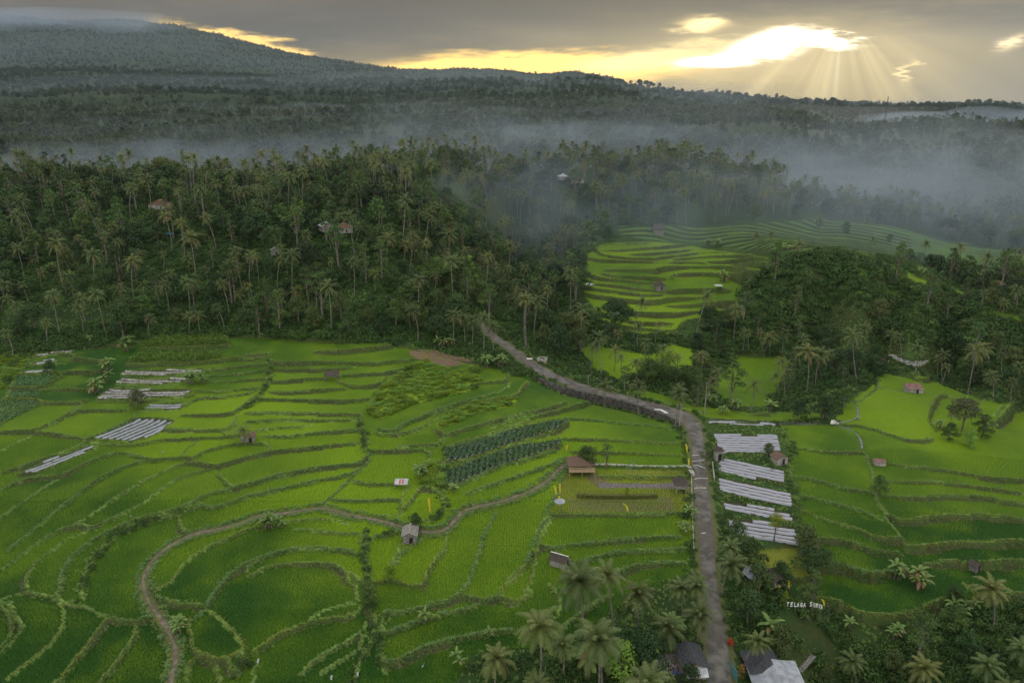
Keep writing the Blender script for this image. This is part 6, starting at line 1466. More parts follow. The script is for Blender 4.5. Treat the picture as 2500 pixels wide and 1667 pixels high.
def hip(w, d, z, rise, ov, curve=.25, ridge=0.0):
    mb = MB(); K = 5; hw, hd = w/2+ov, d/2+ov; V = []
    for k_ in range(K):
        f = k_/(K-1); s_ = 1-f; zz = z-.15+rise*(f**(1+curve)); V += [[-hw*s_-0, -hd*s_-ridge*f, zz], [hw*s_, -hd*s_-ridge*f, zz], [hw*s_, hd*s_+ridge*f, zz], [-hw*s_, hd*s_+ridge*f, zz]]
    F = []
    for k_ in range(K-1):
        for j in range(4): a = k_*4+j; b_ = k_*4+(j+1) % 4; F.append([a, b_, b_+4, a+4])
    F.append([3, 2, 1, 0]); mb.add(V, F); return mb
def hut(cr_, x_, y_, w, d, h, roof, rise, ov, rz, label, wallm, roofm, name='field_hut', openf=False, ridge=0.0, floor=0.0, wall_to=None, posts=True, door=True, cat='hut', capm=None, dz=0.0):
    ox, oy, kk = CR[cr_]; p = pt(ox+x_*kk, oy+y_*kk); r_ = link(name, None, None, (p[0], p[1], p[2]+dz*.6), rz, label=label, category=cat)
    k__ = .6 if name == 'house' else .8 if name in ('field_hut', 'shelter', 'lean_to', 'shack', 'pavilion') else 1.0; r_.scale = (k__,)*3
    if roof == 'gable':
        mb, cp = gable(w, d, h, rise, ov); rf = link('roof', mb.mesh('roof', roofm), r_)
        if capm: link('ridge_cap', cp.mesh('ridge_cap', capm), rf)
    elif roof == 'shed':
        mb = MB(); hw, hd = w/2+ov, d/2+ov; a = np.array([[-hw, -hd, h-rise/2], [hw, -hd, h-rise/2], [hw, hd, h+rise/2], [-hw, hd, h+rise/2]]); V = np.r_[a, a-[0, 0, .07]]
        mb.add(V, [[0, 1, 2, 3], [7, 6, 5, 4], [0, 4, 5, 1], [1, 5, 6, 2], [2, 6, 7, 3], [3, 7, 4, 0]]); link('roof', mb.mesh('roof', roofm), r_)
    else: link('roof', hip(w, d, h, rise, ov, .3, ridge).mesh('roof', roofm), r_)
    if not openf:
        mb = MB(); zt = h-.12
        for sx, sy, cx_, cy_ in ((w, .1, 0, -d/2), (w, .1, 0, d/2), (.1, d-.11, -w/2+.05, 0), (.1, d-.11, w/2-.05, 0)): box(mb, (cx_, cy_, (zt+floor)/2-.2), (sx, sy, zt-floor+.4))
        if roof == 'gable':
            for yy in (-d/2-.05, d/2-.05): mb.add([[-w/2, yy, zt], [w/2, yy, zt], [0, yy, zt+rise], [-w/2, yy+.1, zt], [w/2, yy+.1, zt], [0, yy+.1, zt+rise]], [[0, 1, 2], [5, 4, 3]])
        wl = link('wall', mb.mesh('wall', wallm), r_)
        if door:
            mb = MB(); box(mb, (w*.12, -d/2-.07, floor+.85), (.75, .05, 1.6)); link('door', mb.mesh('door', M_DARK), wl)
    if posts:
        for sx in (-1, 1):
            for sy in (-1, 1): mb = MB(); box(mb, (sx*(w/2-.02)*1.02, sy*(d/2-.02)*1.02, h/2-.3), (.11, .11, h+.5)); link('post', mb.mesh('post', M_WOODG if wallm is not M_WALLW else M_WALLW), r_)
    if floor > 0 or openf and floor >= 0 and floor:
        mb = MB(); box(mb, (0, 0, floor), (w, d, .14)); link('platform', mb.mesh('platform', wallm), r_)
    return r_
hut('B', 945, 745, 2.9, 3.6, 2.2, 'gable', .75, .35, .05, 'grey weathered shed beside the footpath junction with a light ridge line', M_WOODG, M_WOODG, capm=M_STAKE)
hut('C', 390, 890, 2.2, 3.4, 1.9, 'gable', .7, .3, 1.1, 'small dark-roofed hut on the terrace left of the narrow paddies', M_WALLW, M_THATCH, capm=M_WHITE)
r_ = hut('B', 895, 445, 3.0, 1.7, 1.6, 'shed', .55, .15, 0, 'low tin shelter with red and white roof stripes at the paddy corner', M_WOODG, M_TIN, openf=True, cat='shelter')
for x0 in (-.35, .38): mb = MB(); mb.add([[x0-.2, -.95, 1.335], [x0+.2, -.95, 1.335], [x0+.2, .75, 1.86], [x0-.2, .75, 1.86]], [[0, 1, 2, 3]]); link('red_sheet', mb.mesh('red_sheet', M_REDP), r_)
hut('A', 1440, 180, 2.2, 2.6, 1.9, 'gable', .6, .25, .1, 'small red-brown roofed hut beside a short feathery tree in the left paddies', M_WOODG, M_RUST)
hut('A', 1400, 185, 1.0, 1.0, 1.3, 'shed', .2, .1, 0, 'tiny grey lean-to left of the red-brown hut', M_WOODG, M_TIN, 'lean_to', door=False)
hut('F', 550, 1118, 4.2, 2.6, 2.2, 'shed', .9, .2, 0, 'open bamboo shelter with a dark grey roof on the middle left terraces', M_WOODG, M_THATCH, openf=True, cat='shelter')
hut('C', 510, 345, 6.0, 4.2, 2.6, 'hip', 1.5, .5, .05, 'wide open thatched pavilion above the lawn', M_WOODB, M_THATCHB, 'pavilion', openf=True, ridge=1.2, floor=.4, cat='pavilion')
r_ = hut('C', 517, 376, 4.6, 1.8, 1.2, 'none', 0.3, 0, .03, 'bamboo viewing deck on stilts in front of the thatched pavilion', M_WOODB, M_WOODB, 'viewing_deck', openf=True, floor=1.3, cat='deck') if False else None
p = pt(1200+517*.42527, 1000+376*.42527); r_ = link('viewing_deck', None, None, p, label='bamboo viewing deck on stilts in front of the thatched pavilion', category='deck')
mb = MB(); box(mb, (0, 0, 1.25), (5.2, 2.2, .12)); link('deck_floor', mb.mesh('deck_floor', M_WOODB), r_)
mb = MB()
for k_ in range(24): box(mb, (-2.55+k_*.222, -1.1, 1.75), (.05, .04, .9))
box(mb, (0, -1.1, 2.22), (5.3, .07, .07)); link('railing', mb.mesh('railing', M_WOODB), r_)
for sx in (-2.5, 0, 2.5):
    for sy in (-1, 1): mb = MB(); box(mb, (sx, sy*.95, .4), (.12, .12, 1.7)); link('post', mb.mesh('post', M_WOODG), r_)
r_ = hut('C', 1080, 470, 1.9, 1.9, 2.3, 'hip', 1.3, .55, .05, 'small shrine with a pointed black roof on a white base beside the road', M_WALLW, M_THATCH, 'shrine', cat='shrine', floor=1.1, openf=True)
mb = MB(); box(mb, (0, 0, 1.45), (1.7, 1.7, .55)); link('altar', mb.mesh('altar', M_WALLW), r_)
hut('C', 1298, 285, 1.4, 1.4, 2.5, 'hip', .8, .35, .1, 'white roadside shrine box with a small grey roof above the silver beds', M_WALLW, M_THATCH, 'shrine', cat='shrine', posts=False)
hut('L', 865, 700, 3.2, 2.8, 2.0, 'gable', .9, .3, .35, 'small hut with brown roof and cream gable between the silver beds and paddies', M_WALLW, M_THATCHB)
hut('L', 1825, 722, 2.8, 1.5, 1.3, 'shed', .3, .15, -.12, 'tiny low shed with a brown tin roof by the stream of the right paddies', M_WALLW, M_RUST, door=False)
hut('N', 935, 715, 5.0, 3.0, 2.0, 'shed', 1.0, .25, 0, 'lone hut with a dark red roof and white wall in the wide right paddy', M_WALLW, M_RUST)
hut('N', 510, 365, 5.0, 4.0, 1.7, 'hip', 1.9, .8, 0, 'dark thatched hut under a round bush below the bluff', M_WOODG, M_THATCH)
hut('O', 1145, 455, 2.3, 2.3, 2.4, 'hip', 1.1, .55, .25, 'gazebo with a pointed black roof and white lattice right of the road', M_WALLW, M_THATCH, 'gazebo', openf=True, floor=.6, cat='gazebo')
mb = MB()
for k_ in range(4):
    pass
hut('D', 1360, 915, 1.9, 1.7, 1.7, 'gable', .7, .3, .5, 'tiny dark shed on the bank left of the tall lone palm', M_WOODG, M_THATCH)
r_ = hut('O', 955, 1440, 5.0, 4.6, 2.6, 'hip', 1.6, .7, .08, 'pavilion with a black tiled roof and white tiled platform by the road', M_WALLW, M_TILED, 'pavilion', openf=True, floor=.8, ridge=.8, cat='pavilion')
mb = MB(); box(mb, (.3, -.6, 1.12), (2.6, 1.8, .45)); link('bed_platform', mb.mesh('bed_platform', M_WALLW), r_)
r_ = hut('C', 1140, 1480, 4.2, 5.0, 2.5, 'gable', .9, .4, .08, 'roadside shack with a grey sheet roof and a white door panel', M_WOODB, M_TILED, 'shack')
mb = MB(); box(mb, (.5, -2.65, 1.0), (1.3, .06, 1.9)); link('white_panel', mb.mesh('white_panel', M_CLOTH), r_)
mb = MB(); mb.add([[-2.1, -4.3, 1.7], [1.8, -4.4, 1.8], [1.9, -2.6, 2.5], [-2.1, -2.6, 2.45], [-2.1, -4.3, 1.64], [1.8, -4.4, 1.74], [1.9, -2.6, 2.44], [-2.1, -2.6, 2.39]], [[0, 1, 2, 3], [7, 6, 5, 4], [0, 4, 5, 1], [1, 5, 6, 2], [2, 6, 7, 3], [3, 7, 4, 0]]); link('awning', mb.mesh('awning', M_TIN), r_)
hut('O', 1090, 1600, 7.0, 4.2, 2.7, 'hip', 1.0, .2, -.03, 'white sheet roof of a tent cut by the bottom edge', M_CLOTH, M_CLOTH, 'tent', openf=True, ridge=1.4, cat='tent')
# terrace and forest houses
hut('G', 1070, 540, 4.0, 3.6, 2.4, 'hip', 2.0, .5, .2, 'dark thatched hut in the middle of the upper terraces', M_WOODG, M_THATCH)
for cr_, x_, y_, lb in (('G', 625, 525, 'small flat-topped white table shelter at the left end of the upper terraces'), ('G', 1445, 545, 'low white flat shelter on the upper terraces under the banana clump'), ('G', 790, 710, 'small pale sheet shelter on the lower terraces')):
    hut(cr_, x_, y_, 3.2, 2.0, 1.1, 'shed', .25, .1, 0, lb, M_WALLW, M_TIN, 'shelter', openf=True, cat='shelter')
hut('G', 1060, 178, 9, 4, 2.4, 'gable', 1.6, .4, 1.5, 'long grey roof among shrubs on the top terrace', M_WOODG, M_THATCH, 'farm_house', cat='house')
hut('F', 195, 330, 5, 4.5, 2.6, 'gable', 1.3, .5, .2, 'small white-roofed house among palms in the middle of the left hillside', M_WALLW, M_TIN, 'house', cat='house', dz=1.5)
hut('E', 735, 225, 5.5, 5, 2.8, 'hip', 2.0, .5, .5, 'house with a brown roof and white wall in the far left hillside wood', M_WALLW, M_THATCHB, 'house', cat='house', dz=1.5)
hut('E', 1025, 38, 12, 6, 3.0, 'hip', 3.0, .6, .1, 'large red-tiled house near the crest of the left hillside', M_WALLW, M_TILE, 'house', ridge=3, cat='house', dz=1.5)
hut('F', 520, 190, 7, 6, 3.2, 'gable', 1.9, .6, .6, 'house with a bright white roof below the hillside crest', M_WALLW, M_TIN, 'house', cat='house', dz=2.5)
hut('F', 630, 200, 9, 6, 3.0, 'hip', 2.6, .6, .3, 'brown-tiled house right of the white-roofed one on the hillside', M_WALLW, M_TILE, 'house', ridge=2, cat='house', dz=2.5)
hut('E', 1083, 205, 3.4, 1.6, 1.5, 'shed', .3, .1, 0, 'small turquoise sheet roof in the left hillside clearing', M_WOODG, M_BLUE, 'shelter', openf=True, cat='shelter')
hut('Q', 560, 950, 9, 7, 3.0, 'hip', 2.8, .6, .3, 'orange-tiled house just beyond the misty ridge', M_WALLW, M_TILE, 'house', cat='house', dz=6)
hut('Q', 1500, 1160, 9, 6, 3.0, 'hip', 2.6, .6, .2, 'pale grey house roof among palms on the ridge', M_WALLW, M_TIN, 'house', cat='house', dz=2)
hut('Q', 1590, 1180, 11, 6, 3.0, 'hip', 2.6, .6, .1, 'brown house roof among palms on the ridge', M_WALLW, M_THATCHB, 'house', cat='house', dz=2)
for x_, y_, lb in ((1965, 1412, 'pale-roofed pavilion of the far village at right'), (2035, 1400, 'white house of the far village at the right end')): hut('R', x_, y_, 8, 6, 3, 'hip', 2.4, .7, .2, lb, M_WALLW, M_TIN, 'house', cat='house')
for x_, y_ in ((1850, 1455), (1880, 1470), (1905, 1452), (1870, 1435)): hut('R', x_, y_, 6, 5, 2.6, 'gable', 1.5, .5, rng.uniform(0, 3), 'little pale-roofed house in the cluster of the far village at right', M_WALLW, M_WHITE, 'house', cat='house').__setitem__('group', 'little houses of the far village')
hut('H', 1690, 540, 6, 5, 3, 'gable', 1.5, .4, .1, 'red-walled house beside the grey lane at far right', M_TILE, M_THATCHB, 'house', cat='house')
P = resamp(to_world(PX('H', '1660,470 1685,500 1690,550')), 2); V, T_ = strip(P, 4, 3, .4, 0, .1); mb = MB(); mb.add(V.reshape(-1, 3), grid_faces(V.shape[0], 3)[:, ::-1]); link('lane', mb.mesh('lane', M_CONC), kind='structure')
# stone trough by the upper road
p = pt(1324, 882); r_ = link('stone_trough', None, None, p, -.4, label='square grey stone trough beside the upper road', category='trough'); mb = MB()
for c_, s_ in (((0, -.9, .4), (2.4, .25, 1.2)), ((0, .9, .4), (2.4, .25, 1.2)), ((-1.08, 0, .4), (.25, 1.54, 1.2)), ((1.08, 0, .4), (.25, 1.54, 1.2))): box(mb, c_, s_)
link('basin', mb.mesh('basin', M_CONC), r_); mb = MB(); box(mb, (0, 0, .75), (1.9, 1.5, .04)); link('water_surface', mb.mesh('water_surface', M_WATER), r_)
# white sheet roof right of the road, sagging cloth
pA, pB, pC, pD = [np.array(pt(1650+x_*.2149, 1330+y_*.2149)) for x_, y_ in ((790, 330), (1040, 430), (930, 490), (745, 375))]
pA, pD = pA+[0, 0, 1.9], pD+[0, 0, 1.1]; pB, pC = pB+[0, 0, 1.9], pC+[0, 0, 1.1]
K = 12; V = []
for i in range(K):
    for j in range(6): f, g_ = i/(K-1), j/5; q = (pA*(1-f)+pB*f)*(1-g_)+(pD*(1-f)+pC*f)*g_; V.append(q-[0, 0, .25*sin(pi*f)*(1+.3*sin(f*20))]+[0, 0, .12*sin(pi*g_)])
V = np.array(V); r_ = link('sheet_roof', None, None, (0, 0, 0), label='sagging white plastic sheet roof right of the large roadside palm', category='canopy'); mb = MB(); mb.add(np.r_[V, V-[0, 0, .03]], np.r_[grid_faces(K, 6), grid_faces(K, 6)[:, ::-1]+len(V)]); link('sheet', mb.mesh('sheet', M_CLOTH, True), r_)
for q in (pA, pB, pC, pD): mb = MB(); mb.add(*tube(np.array([q-[0, 0, 2.2], q]), np.array([.05, .05]), 6)); link('pole', mb.mesh('pole', M_WOODG), r_)
# white parasol
p = pt(1366, 1250); r_ = link('parasol', None, None, p, label='round white parasol at the left end of the lawn', category='parasol'); mb = MB(); n = 12; R0 = 1.05
V = [[0, 0, 2.9]]+[[R0*cos(a_)*.97, R0*sin(a_)*.97, 2.35] for a_ in np.arange(n)*2*pi/n]+[[0, 0, 2.8]]+[[R0*cos(a_)*.97, R0*sin(a_)*.97, 2.2] for a_ in np.arange(n)*2*pi/n]
F = [[0, 1+i, 1+(i+1) % n] for i in range(n)]+[[n+1, n+2+(i+1) % n, n+2+i] for i in range(n)]; mb.add(V, F); mb.add(np.array(V)[1:n+1].tolist()+np.array(V)[n+2:].tolist(), [[i, n+i, n+(i+1) % n, (i+1) % n] for i in range(n)]); link('canopy', mb.mesh('canopy', M_CLOTH), r_)
mb = MB(); mb.add(*tube(np.array([[.5, -.3, -.2], [.1, -.05, 2.8]]), np.array([.04, .035]), 6)); link('pole', mb.mesh('pole', M_WOODG), r_)
# tall yellow ceremonial banners on bending poles
def banner(fx, fy, tx, ty, lb, w=.34, low=.12):
    b_ = pt(fx, fy); u_, s_ = pix_us(tx, ty); dx_, h = float(u_)*b_[1]-b_[0], CAMZ+b_[1]*float(s_)-b_[2]; h = max(h, 1.2)
    f = np.linspace(0, 1, 12); ext = 1.12; x_ = dx_*f**2.2; zz = h*np.sin(f*pi/2*.98); r_ = link('ceremonial_banner', None, None, b_, label=lb, category='banner', group='yellow ceremonial banners')
    P = np.c_[x_, 0*f, zz]; mb = MB(); mb.add(*tube(np.r_[[[0, 0, -.2]], P[1:]], .035*(1-.7*f), 5)); link('pole', mb.mesh('pole', M_STAKE), r_)
    k_ = f > low; Q = P[k_]; ww = w*np.sin(pi*np.clip(np.linspace(.92, .12, len(Q)), 0, 1))**.5; mb = MB()
    V = np.concatenate([Q+[.03, 0, 0], Q+np.c_[-ww, .04*np.sin(zz[k_]*4), 0*ww], Q+[.03, .03, 0], Q+np.c_[-ww, .03+.04*np.sin(zz[k_]*4), 0*ww]]); n = len(Q); o = np.arange(n-1)
    mb.add(V, np.r_[np.c_[o, o+1, o+1+n, o+n], np.c_[o+2*n, o+3*n, o+1+3*n, o+1+2*n]], .7); link('cloth', mb.mesh('cloth', M_YFLAG), r_)
J = CR['J']; jx = lambda x_, y_: (J[0]+x_*J[2], J[1]+y_*J[2])
banner(*jx(332, 762), *jx(300, 590), 'thin yellow banner leftmost behind the white parasol'); banner(*jx(386, 735), *jx(380, 560), 'tall upright yellow banner behind the white parasol'); banner(*jx(380, 850), *jx(372, 730), 'short yellow banner touching the white parasol')
banner(*jx(1314, 995), *jx(1235, 832), 'curved yellow banner alone on the front edge of the lawn'); banner(*jx(2118, 180), *jx(2098, 20), 'yellow banner at the left road edge, the upper one'); banner(*jx(2142, 360), *jx(2140, 215), 'yellow banner at the left road edge above the concrete step')
banner(*jx(475, 135), *jx(490, 35), 'yellow banner at the corner of the dark vegetable field'); banner(1052, 1262, 1047, 1215, 'lone straight yellow banner in the small paddy above the grey shed'); 
Oo = CR['O']; oxy = lambda x_, y_: (Oo[0]+x_*Oo[2], Oo[1]+y_*Oo[2])
banner(*oxy(1285, 530), *oxy(1298, 395), 'yellow banner right of the black-roofed gazebo'); banner(*oxy(1690, 720), *oxy(1655, 612), 'curved orange-yellow banner at the paddy edge above the white letters'); banner(*oxy(985, 345), *oxy(905, 280), 'drooping yellow banner behind the white sheet roof'); banner(*oxy(1185, 520), *oxy(1180, 470), 'short yellow-white banner in front of the gazebo')
# utility poles
def pole(cr_, x_, y_, ty, lb, r0=.09, mat=None, name='utility_pole'):
    ox, oy, kk = CR[cr_]; b_ = pt(ox+x_*kk, oy+y_*kk); s_ = float(pix_us(0, oy+ty*kk)[1]); h = max(CAMZ+b_[1]*s_-b_[2], 2.0)
    r_ = link(name, None, None, b_, label=lb, category='pole'); mb = MB(); mb.add(*tube(np.array([[0, 0, -.3], [0, 0, h*.5], [0, 0, h]]), np.array([r0, r0*.9, r0*.75]), 8)); link('shaft', mb.mesh('shaft', mat or M_CONC, True), r_)
    mb = MB(); box(mb, (0, 0, h-.35), (.9, .07, .09)); link('crossbar', mb.mesh('crossbar', M_WOODG), r_)
pole('G', 1197, 1420, 1265, 'grey utility pole on the inner side of the road bend, the nearer one'); pole('G', 1210, 1385, 1275, 'grey utility pole just behind the nearer one at the road bend'); pole('G', 613, 1230, 1080, 'dark pole at the foot of the retaining wall beside the upper road', .1, M_WOODG); pole('G', 1357, 1340, 1130, 'tall thin pale pole on the far verge of the road bend', .08)
pole('J', 1368, 400, 230, 'pale blue pole on the upper lawn', .06, M_BLUE); pole('C', 1195, 790, 700, 'slanting dark post at the left road edge above the palms', .07, M_WOODG)
pole('K', 530, 1480, 1345, 'thin leaning scarecrow stake at the end of the long plastic beds on the left', .06, M_WOODG, 'scarecrow_stake')
# white letters on the bank
FONT = {'T': ['11111', '00100', '00100', '00100', '00100'], 'E': ['11111', '10000', '11110', '10000', '11111'], 'L': ['10000']*4+['11111'], 'A': ['00100', '01010', '10001', '11111', '10001'], 'G': ['01111', '10000', '10011', '10001', '01111'],
        'S': ['01111', '10000', '01110', '00001', '11110'], 'U': ['10001']*4+['01110'], 'R': ['11110', '10001', '11110', '10010', '10001'], 'Y': ['10001', '01010', '00100', '00100', '00100']}
STROKE = {'T': [(0, 1, 1, 1), (.5, 0, .5, 1)], 'E': [(0, 0, 0, 1), (0, 1, 1, 1), (0, .5, .8, .5), (0, 0, 1, 0)], 'L': [(0, 0, 0, 1), (0, 0, 1, 0)], 'A': [(0, 0, .5, 1), (.5, 1, 1, 0), (.2, .38, .8, .38)],
 'G': [(1, .85, .6, 1), (.6, 1, .2, .9), (.2, .9, 0, .5), (0, .5, .2, .1), (.2, .1, .7, 0), (.7, 0, 1, .2), (1, .2, 1, .45), (1, .45, .55, .45)], 'S': [(1, 1, .15, 1), (.15, 1, 0, .75), (0, .75, .15, .52), (.15, .52, .85, .48), (.85, .48, 1, .25), (1, .25, .85, 0), (.85, 0, 0, 0)],
 'U': [(0, 1, 0, .2), (0, .2, .25, 0), (.25, 0, .75, 0), (.75, 0, 1, .2), (1, .2, 1, 1)], 'R': [(0, 0, 0, 1), (0, 1, .8, 1), (.8, 1, 1, .78), (1, .78, .8, .52), (.8, .52, 0, .5), (.45, .5, 1, 0)], 'Y': [(0, 1, .5, .5), (1, 1, .5, .5), (.5, .5, .5, 0)]}
TXT = [('T', 1248, 822), ('E', 1292, 824), ('L', 1334, 826), ('A', 1366, 829), ('G', 1405, 831), ('A', 1440, 832), ('S', 1512, 820), ('U', 1548, 832), ('R', 1582, 842), ('Y', 1612, 855), ('A', 1640, 865)]
pm = pt(*oxy(1440, 830)); r0_ = link('letter_sign', None, None, pm, label='white capital letters reading TELAGA SURYA standing on the green bank', category='letter sign')
M_LET, t = new_mat('letter_white'); b = princ(t, (.85, .85, .85), .6, .3); out_surf(t, b.outputs[0])
mpp = pm[1]/cos(PITCH)/FPX*1.12     # metres per photo pixel here
for ch, x_, y_ in TXT:
    mb = MB(); w_, h_ = (20 if x_ < 1480 else 17)*.2149*mpp, 36*.2149*mpp*1.35
    X0 = ((x_-1440)*.2149)*mpp; Z0 = 2.2-((y_-830)*.2149)*mpp*.8; th = .06
    for (a0, b0, a1, b1) in STROKE[ch]:
        p0 = np.array([a0*w_-w_/2, b0*h_]); p1 = np.array([a1*w_-w_/2, b1*h_]); d_ = p1-p0; L = np.linalg.norm(d_); d_ = d_/L; nn = np.array([-d_[1], d_[0]])*th/2; p0 = p0-d_*th*.45; p1 = p1+d_*th*.45
        q = [p0-nn, p1-nn, p1+nn, p0+nn]; yo = rng.uniform(-.004, .004); V = [[a[0]+X0, -.06+yo, a[1]+Z0] for a in q]+[[a[0]+X0, .06+yo, a[1]+Z0] for a in q]
        mb.add(V, [[0, 1, 2, 3], [7, 6, 5, 4], [0, 4, 5, 1], [1, 5, 6, 2], [2, 6, 7, 3], [3, 7, 4, 0]])
    link('letter', mb.mesh('letter', M_LET), r0_)
mb = MB()
for k_ in range(7): box(mb, (-4+k_*1.35, .15, .7), (.05, .05, 2.4))
link('frame', mb.mesh('frame', M_WOODG), r0_)
# rubbish heap: a mound with many scraps
pc = pt(1350+1110*.2551, 1500+500*.2551); mb = MB(); n = 2600; a_ = rng.uniform(0, 2*pi, n); q = np.sqrt(rng.random(n)); C = np.c_[q*np.cos(a_)*3.4, q*np.sin(a_)*2.6]; Z = .9*np.exp(-q*q*2)+.05
Nn = rng.normal(0, .5, (n, 3))+[0, -.3, 1]; Nn /= np.linalg.norm(Nn, axis=1)[:, None]; leaves(mb, np.c_[C, Z], Nn, .11, rng, rng.random(n))
m, t = new_mat('rubbish'); ti_ = attr(t, 'tint'); rp_ = t.nodes.new('ShaderNodeValToRGB'); t.links.new(ti_.k, rp_.inputs[0]); rp_.color_ramp.interpolation = 'CONSTANT'
el = rp_.color_ramp.elements; el[0].color = (.32, .28, .26, 1); el[1].position = .35; el[1].color = (.05, .045, .04, 1)
for ps, cl_ in ((.5, (.55, .50, .48, 1)), (.62, (.10, .09, .30, 1)), (.70, (.45, .30, .28, 1)), (.82, (.25, .22, .2, 1)), (.93, (.15, .30, .40, 1))): e = el.new(ps); e.color = cl_
b = princ(t, NV(t, rp_.outputs[0]), .7, .3); out_surf(t, b.outputs[0]); link('rubbish_heap', mb.mesh('rubbish_heap', m), None, pc, kind='stuff', label='heap of scattered plastic rubbish beside the roadside shack', category='rubbish')
M_BAG = noise_mat('blue_bag', (.03, .04, .22), (.07, .10, .38), 3, .4)
for i, (x_, y_, mt_, lb) in enumerate(((1228, 580, M_BAG, 'bright blue rubbish bag, rightmost of the bags by the fence'), (1175, 578, M_BAG, 'dark blue rubbish bag left of the bright blue one'), (1300, 598, M_CLOTH, 'white rubbish bag by the bottom fence'), (1360, 572, M_STAKE, 'pale yellowish bag by the bottom fence near the gate'))):
    p = pt(1350+x_*.2551, 1500+y_*.2551); V, F = ball((0, 0, .3), .45, 10, 7, (1.1, .9, .8)); V = V*(1+.12*np.sin(V[:, :1]*9+i)*np.cos(V[:, 1:2]*8)); mb = MB(); mb.add(V, F); kn = ball((.05, 0, .72), .1, 6, 4); mb.add(*kn); link('rubbish_bag', mb.mesh('rubbish_bag', mt_, True), None, p, label=lb, category='bag', group='rubbish bags')
# gate leaves and fence at the bottom
for x_, y_, rz, lb in ((1475, 600, 1.45, 'open blue metal gate leaf at the left road edge'), (1725, 590, 1.7, 'open blue metal gate leaf at the right road edge')):
    p = pt(1350+x_*.2551, 1500+y_*.2551); r_ = link('gate_leaf', None, None, p, rz, label=lb, category='gate'); mb = MB(); box(mb, (0, 0, .1), (2.2, .05, .06)); box(mb, (0, 0, 1.6), (2.2, .05, .06)); box(mb, (-1.1, 0, .85), (.06, .052, 1.7)); box(mb, (1.1, 0, .85), (.06, .052, 1.7)); link('frame', mb.mesh('frame', M_BLUE), r_)
    mb = MB()
    for k_ in range(13): box(mb, (-1+k_*.165, .002, .85), (.03, .03, 1.46))
    link('bars', mb.mesh('bars', M_BLUE), r_)
P = resamp(to_world(np.array([(1560, 1653), (1640, 1655), (1715, 1657)])), 1.9)
r_ = link('wire_fence', None, None, (0, 0, 0), label='thin post-and-rail fence along the bottom edge left of the gate', category='fence')
for q in P: mb = MB(); box(mb, (q[0], q[1], q[2]+.5), (.06, .06, 1.5)); link('post', mb.mesh('post', M_CONC), r_)
for hz in (.35, .75, 1.15): mb = MB(); mb.add(*tube(P+[0, 0, hz], np.full(len(P), .02), 4)); link('rail', mb.mesh('rail', M_CONC), r_)
wall(P+[0, -.8, 0], -.5, .35, .25, 'low_wall', M_STONE, 'low dark wall under the fence at the bottom edge', 'wall')
wall(to_world(np.array([(1739, 1134), (1740, 1150), (1744, 1172)])), -.3, .75, .18, 'verge_wall', M_WALLW, 'short white wall on the verge left of the silver beds', 'wall')
wall(to_world(np.array([(1688, 1140), (1690, 1250), (1694, 1350)])), -.3, .12, .16, 'kerb_wall', M_CONC, 'low grey kerb wall along the left road edge beside the lawn', 'wall')
p = pt(*jx(2160, 405)); r_ = link('concrete_step', None, None, p, label='pale concrete slab where the lawn path meets the road', category='step'); mb = MB(); box(mb, (0, 0, .05), (1.3, 1.9, .3)); box(mb, (0, -1.2, -.05), (1.3, .5, .3)); link('slab', mb.mesh('slab', M_CONC), r_)
p = pt(*jx(1307, 445)); r_ = link('swing_frame', None, None, p, label='thin dark wooden goal-like frame on the upper lawn edge', category='frame'); mb = MB(); box(mb, (-.55, 0, .8), (.07, .07, 1.8)); box(mb, (.55, 0, .8), (.07, .07, 1.8)); box(mb, (0, .0, 1.7), (1.3, .06, .07)); link('bars', mb.mesh('bars', M_WOODG), r_)
# lawn hedge bank, dark gravel lane, log bridge, white slab at ditch
wall(to_world(PX('J', '610,745 900,747 1250,748 1700,750')), -.3, .75, .7, 'earth_bank', noise_mat('grassy_bank', (.05, .055, .02), (.11, .12, .03), 3, .95, .1, .9, .1), 'low straight earth bank dividing the lawn', 'bank')
P = resamp(to_world(PX('J', '900,575 1200,573 1600,580 2150,585')), .6); V, T_ = strip(P, 1.9, 4, .06, .06, .3); mb = MB(); mb.add(V.reshape(-1, 3), grid_faces(V.shape[0], 4)[:, ::-1]); link('gravel_lane', mb.mesh('gravel_lane', M_GRAVEL, True), kind='structure')
pA = pt(*oxy(1400, 1470)); pB = pt(*oxy(1555, 1300)); r_ = link('log_bridge', None, None, (0, 0, 0), label='narrow pale wooden footbridge slanting over the dark pond', category='bridge')
zc = max(pA[2], pB[2], zw)+.4
for o_ in (-.25, .25): mb = MB(); mb.add(*tube(np.array([[pA[0]+o_, pA[1], zc], [(pA[0]+pB[0])/2+o_, (pA[1]+pB[1])/2, zc+.1], [pB[0]+o_, pB[1], zc]]), np.array([.12]*3), 6)); link('log', mb.mesh('log', M_WOODG), r_)
mb = MB(); L_ = np.linalg.norm((pB-pA)[:2]); az = math.atan2(pB[1]-pA[1], pB[0]-pA[0])
for k_ in range(int(L_/.4)): f = (k_+.5)/int(L_/.4); box(mb, (pA[0]+(pB[0]-pA[0])*f, pA[1]+(pB[1]-pA[1])*f, zc+.17), (.25, .9, .05), az)
link('planks', mb.mesh('planks', M_WOODG), r_)
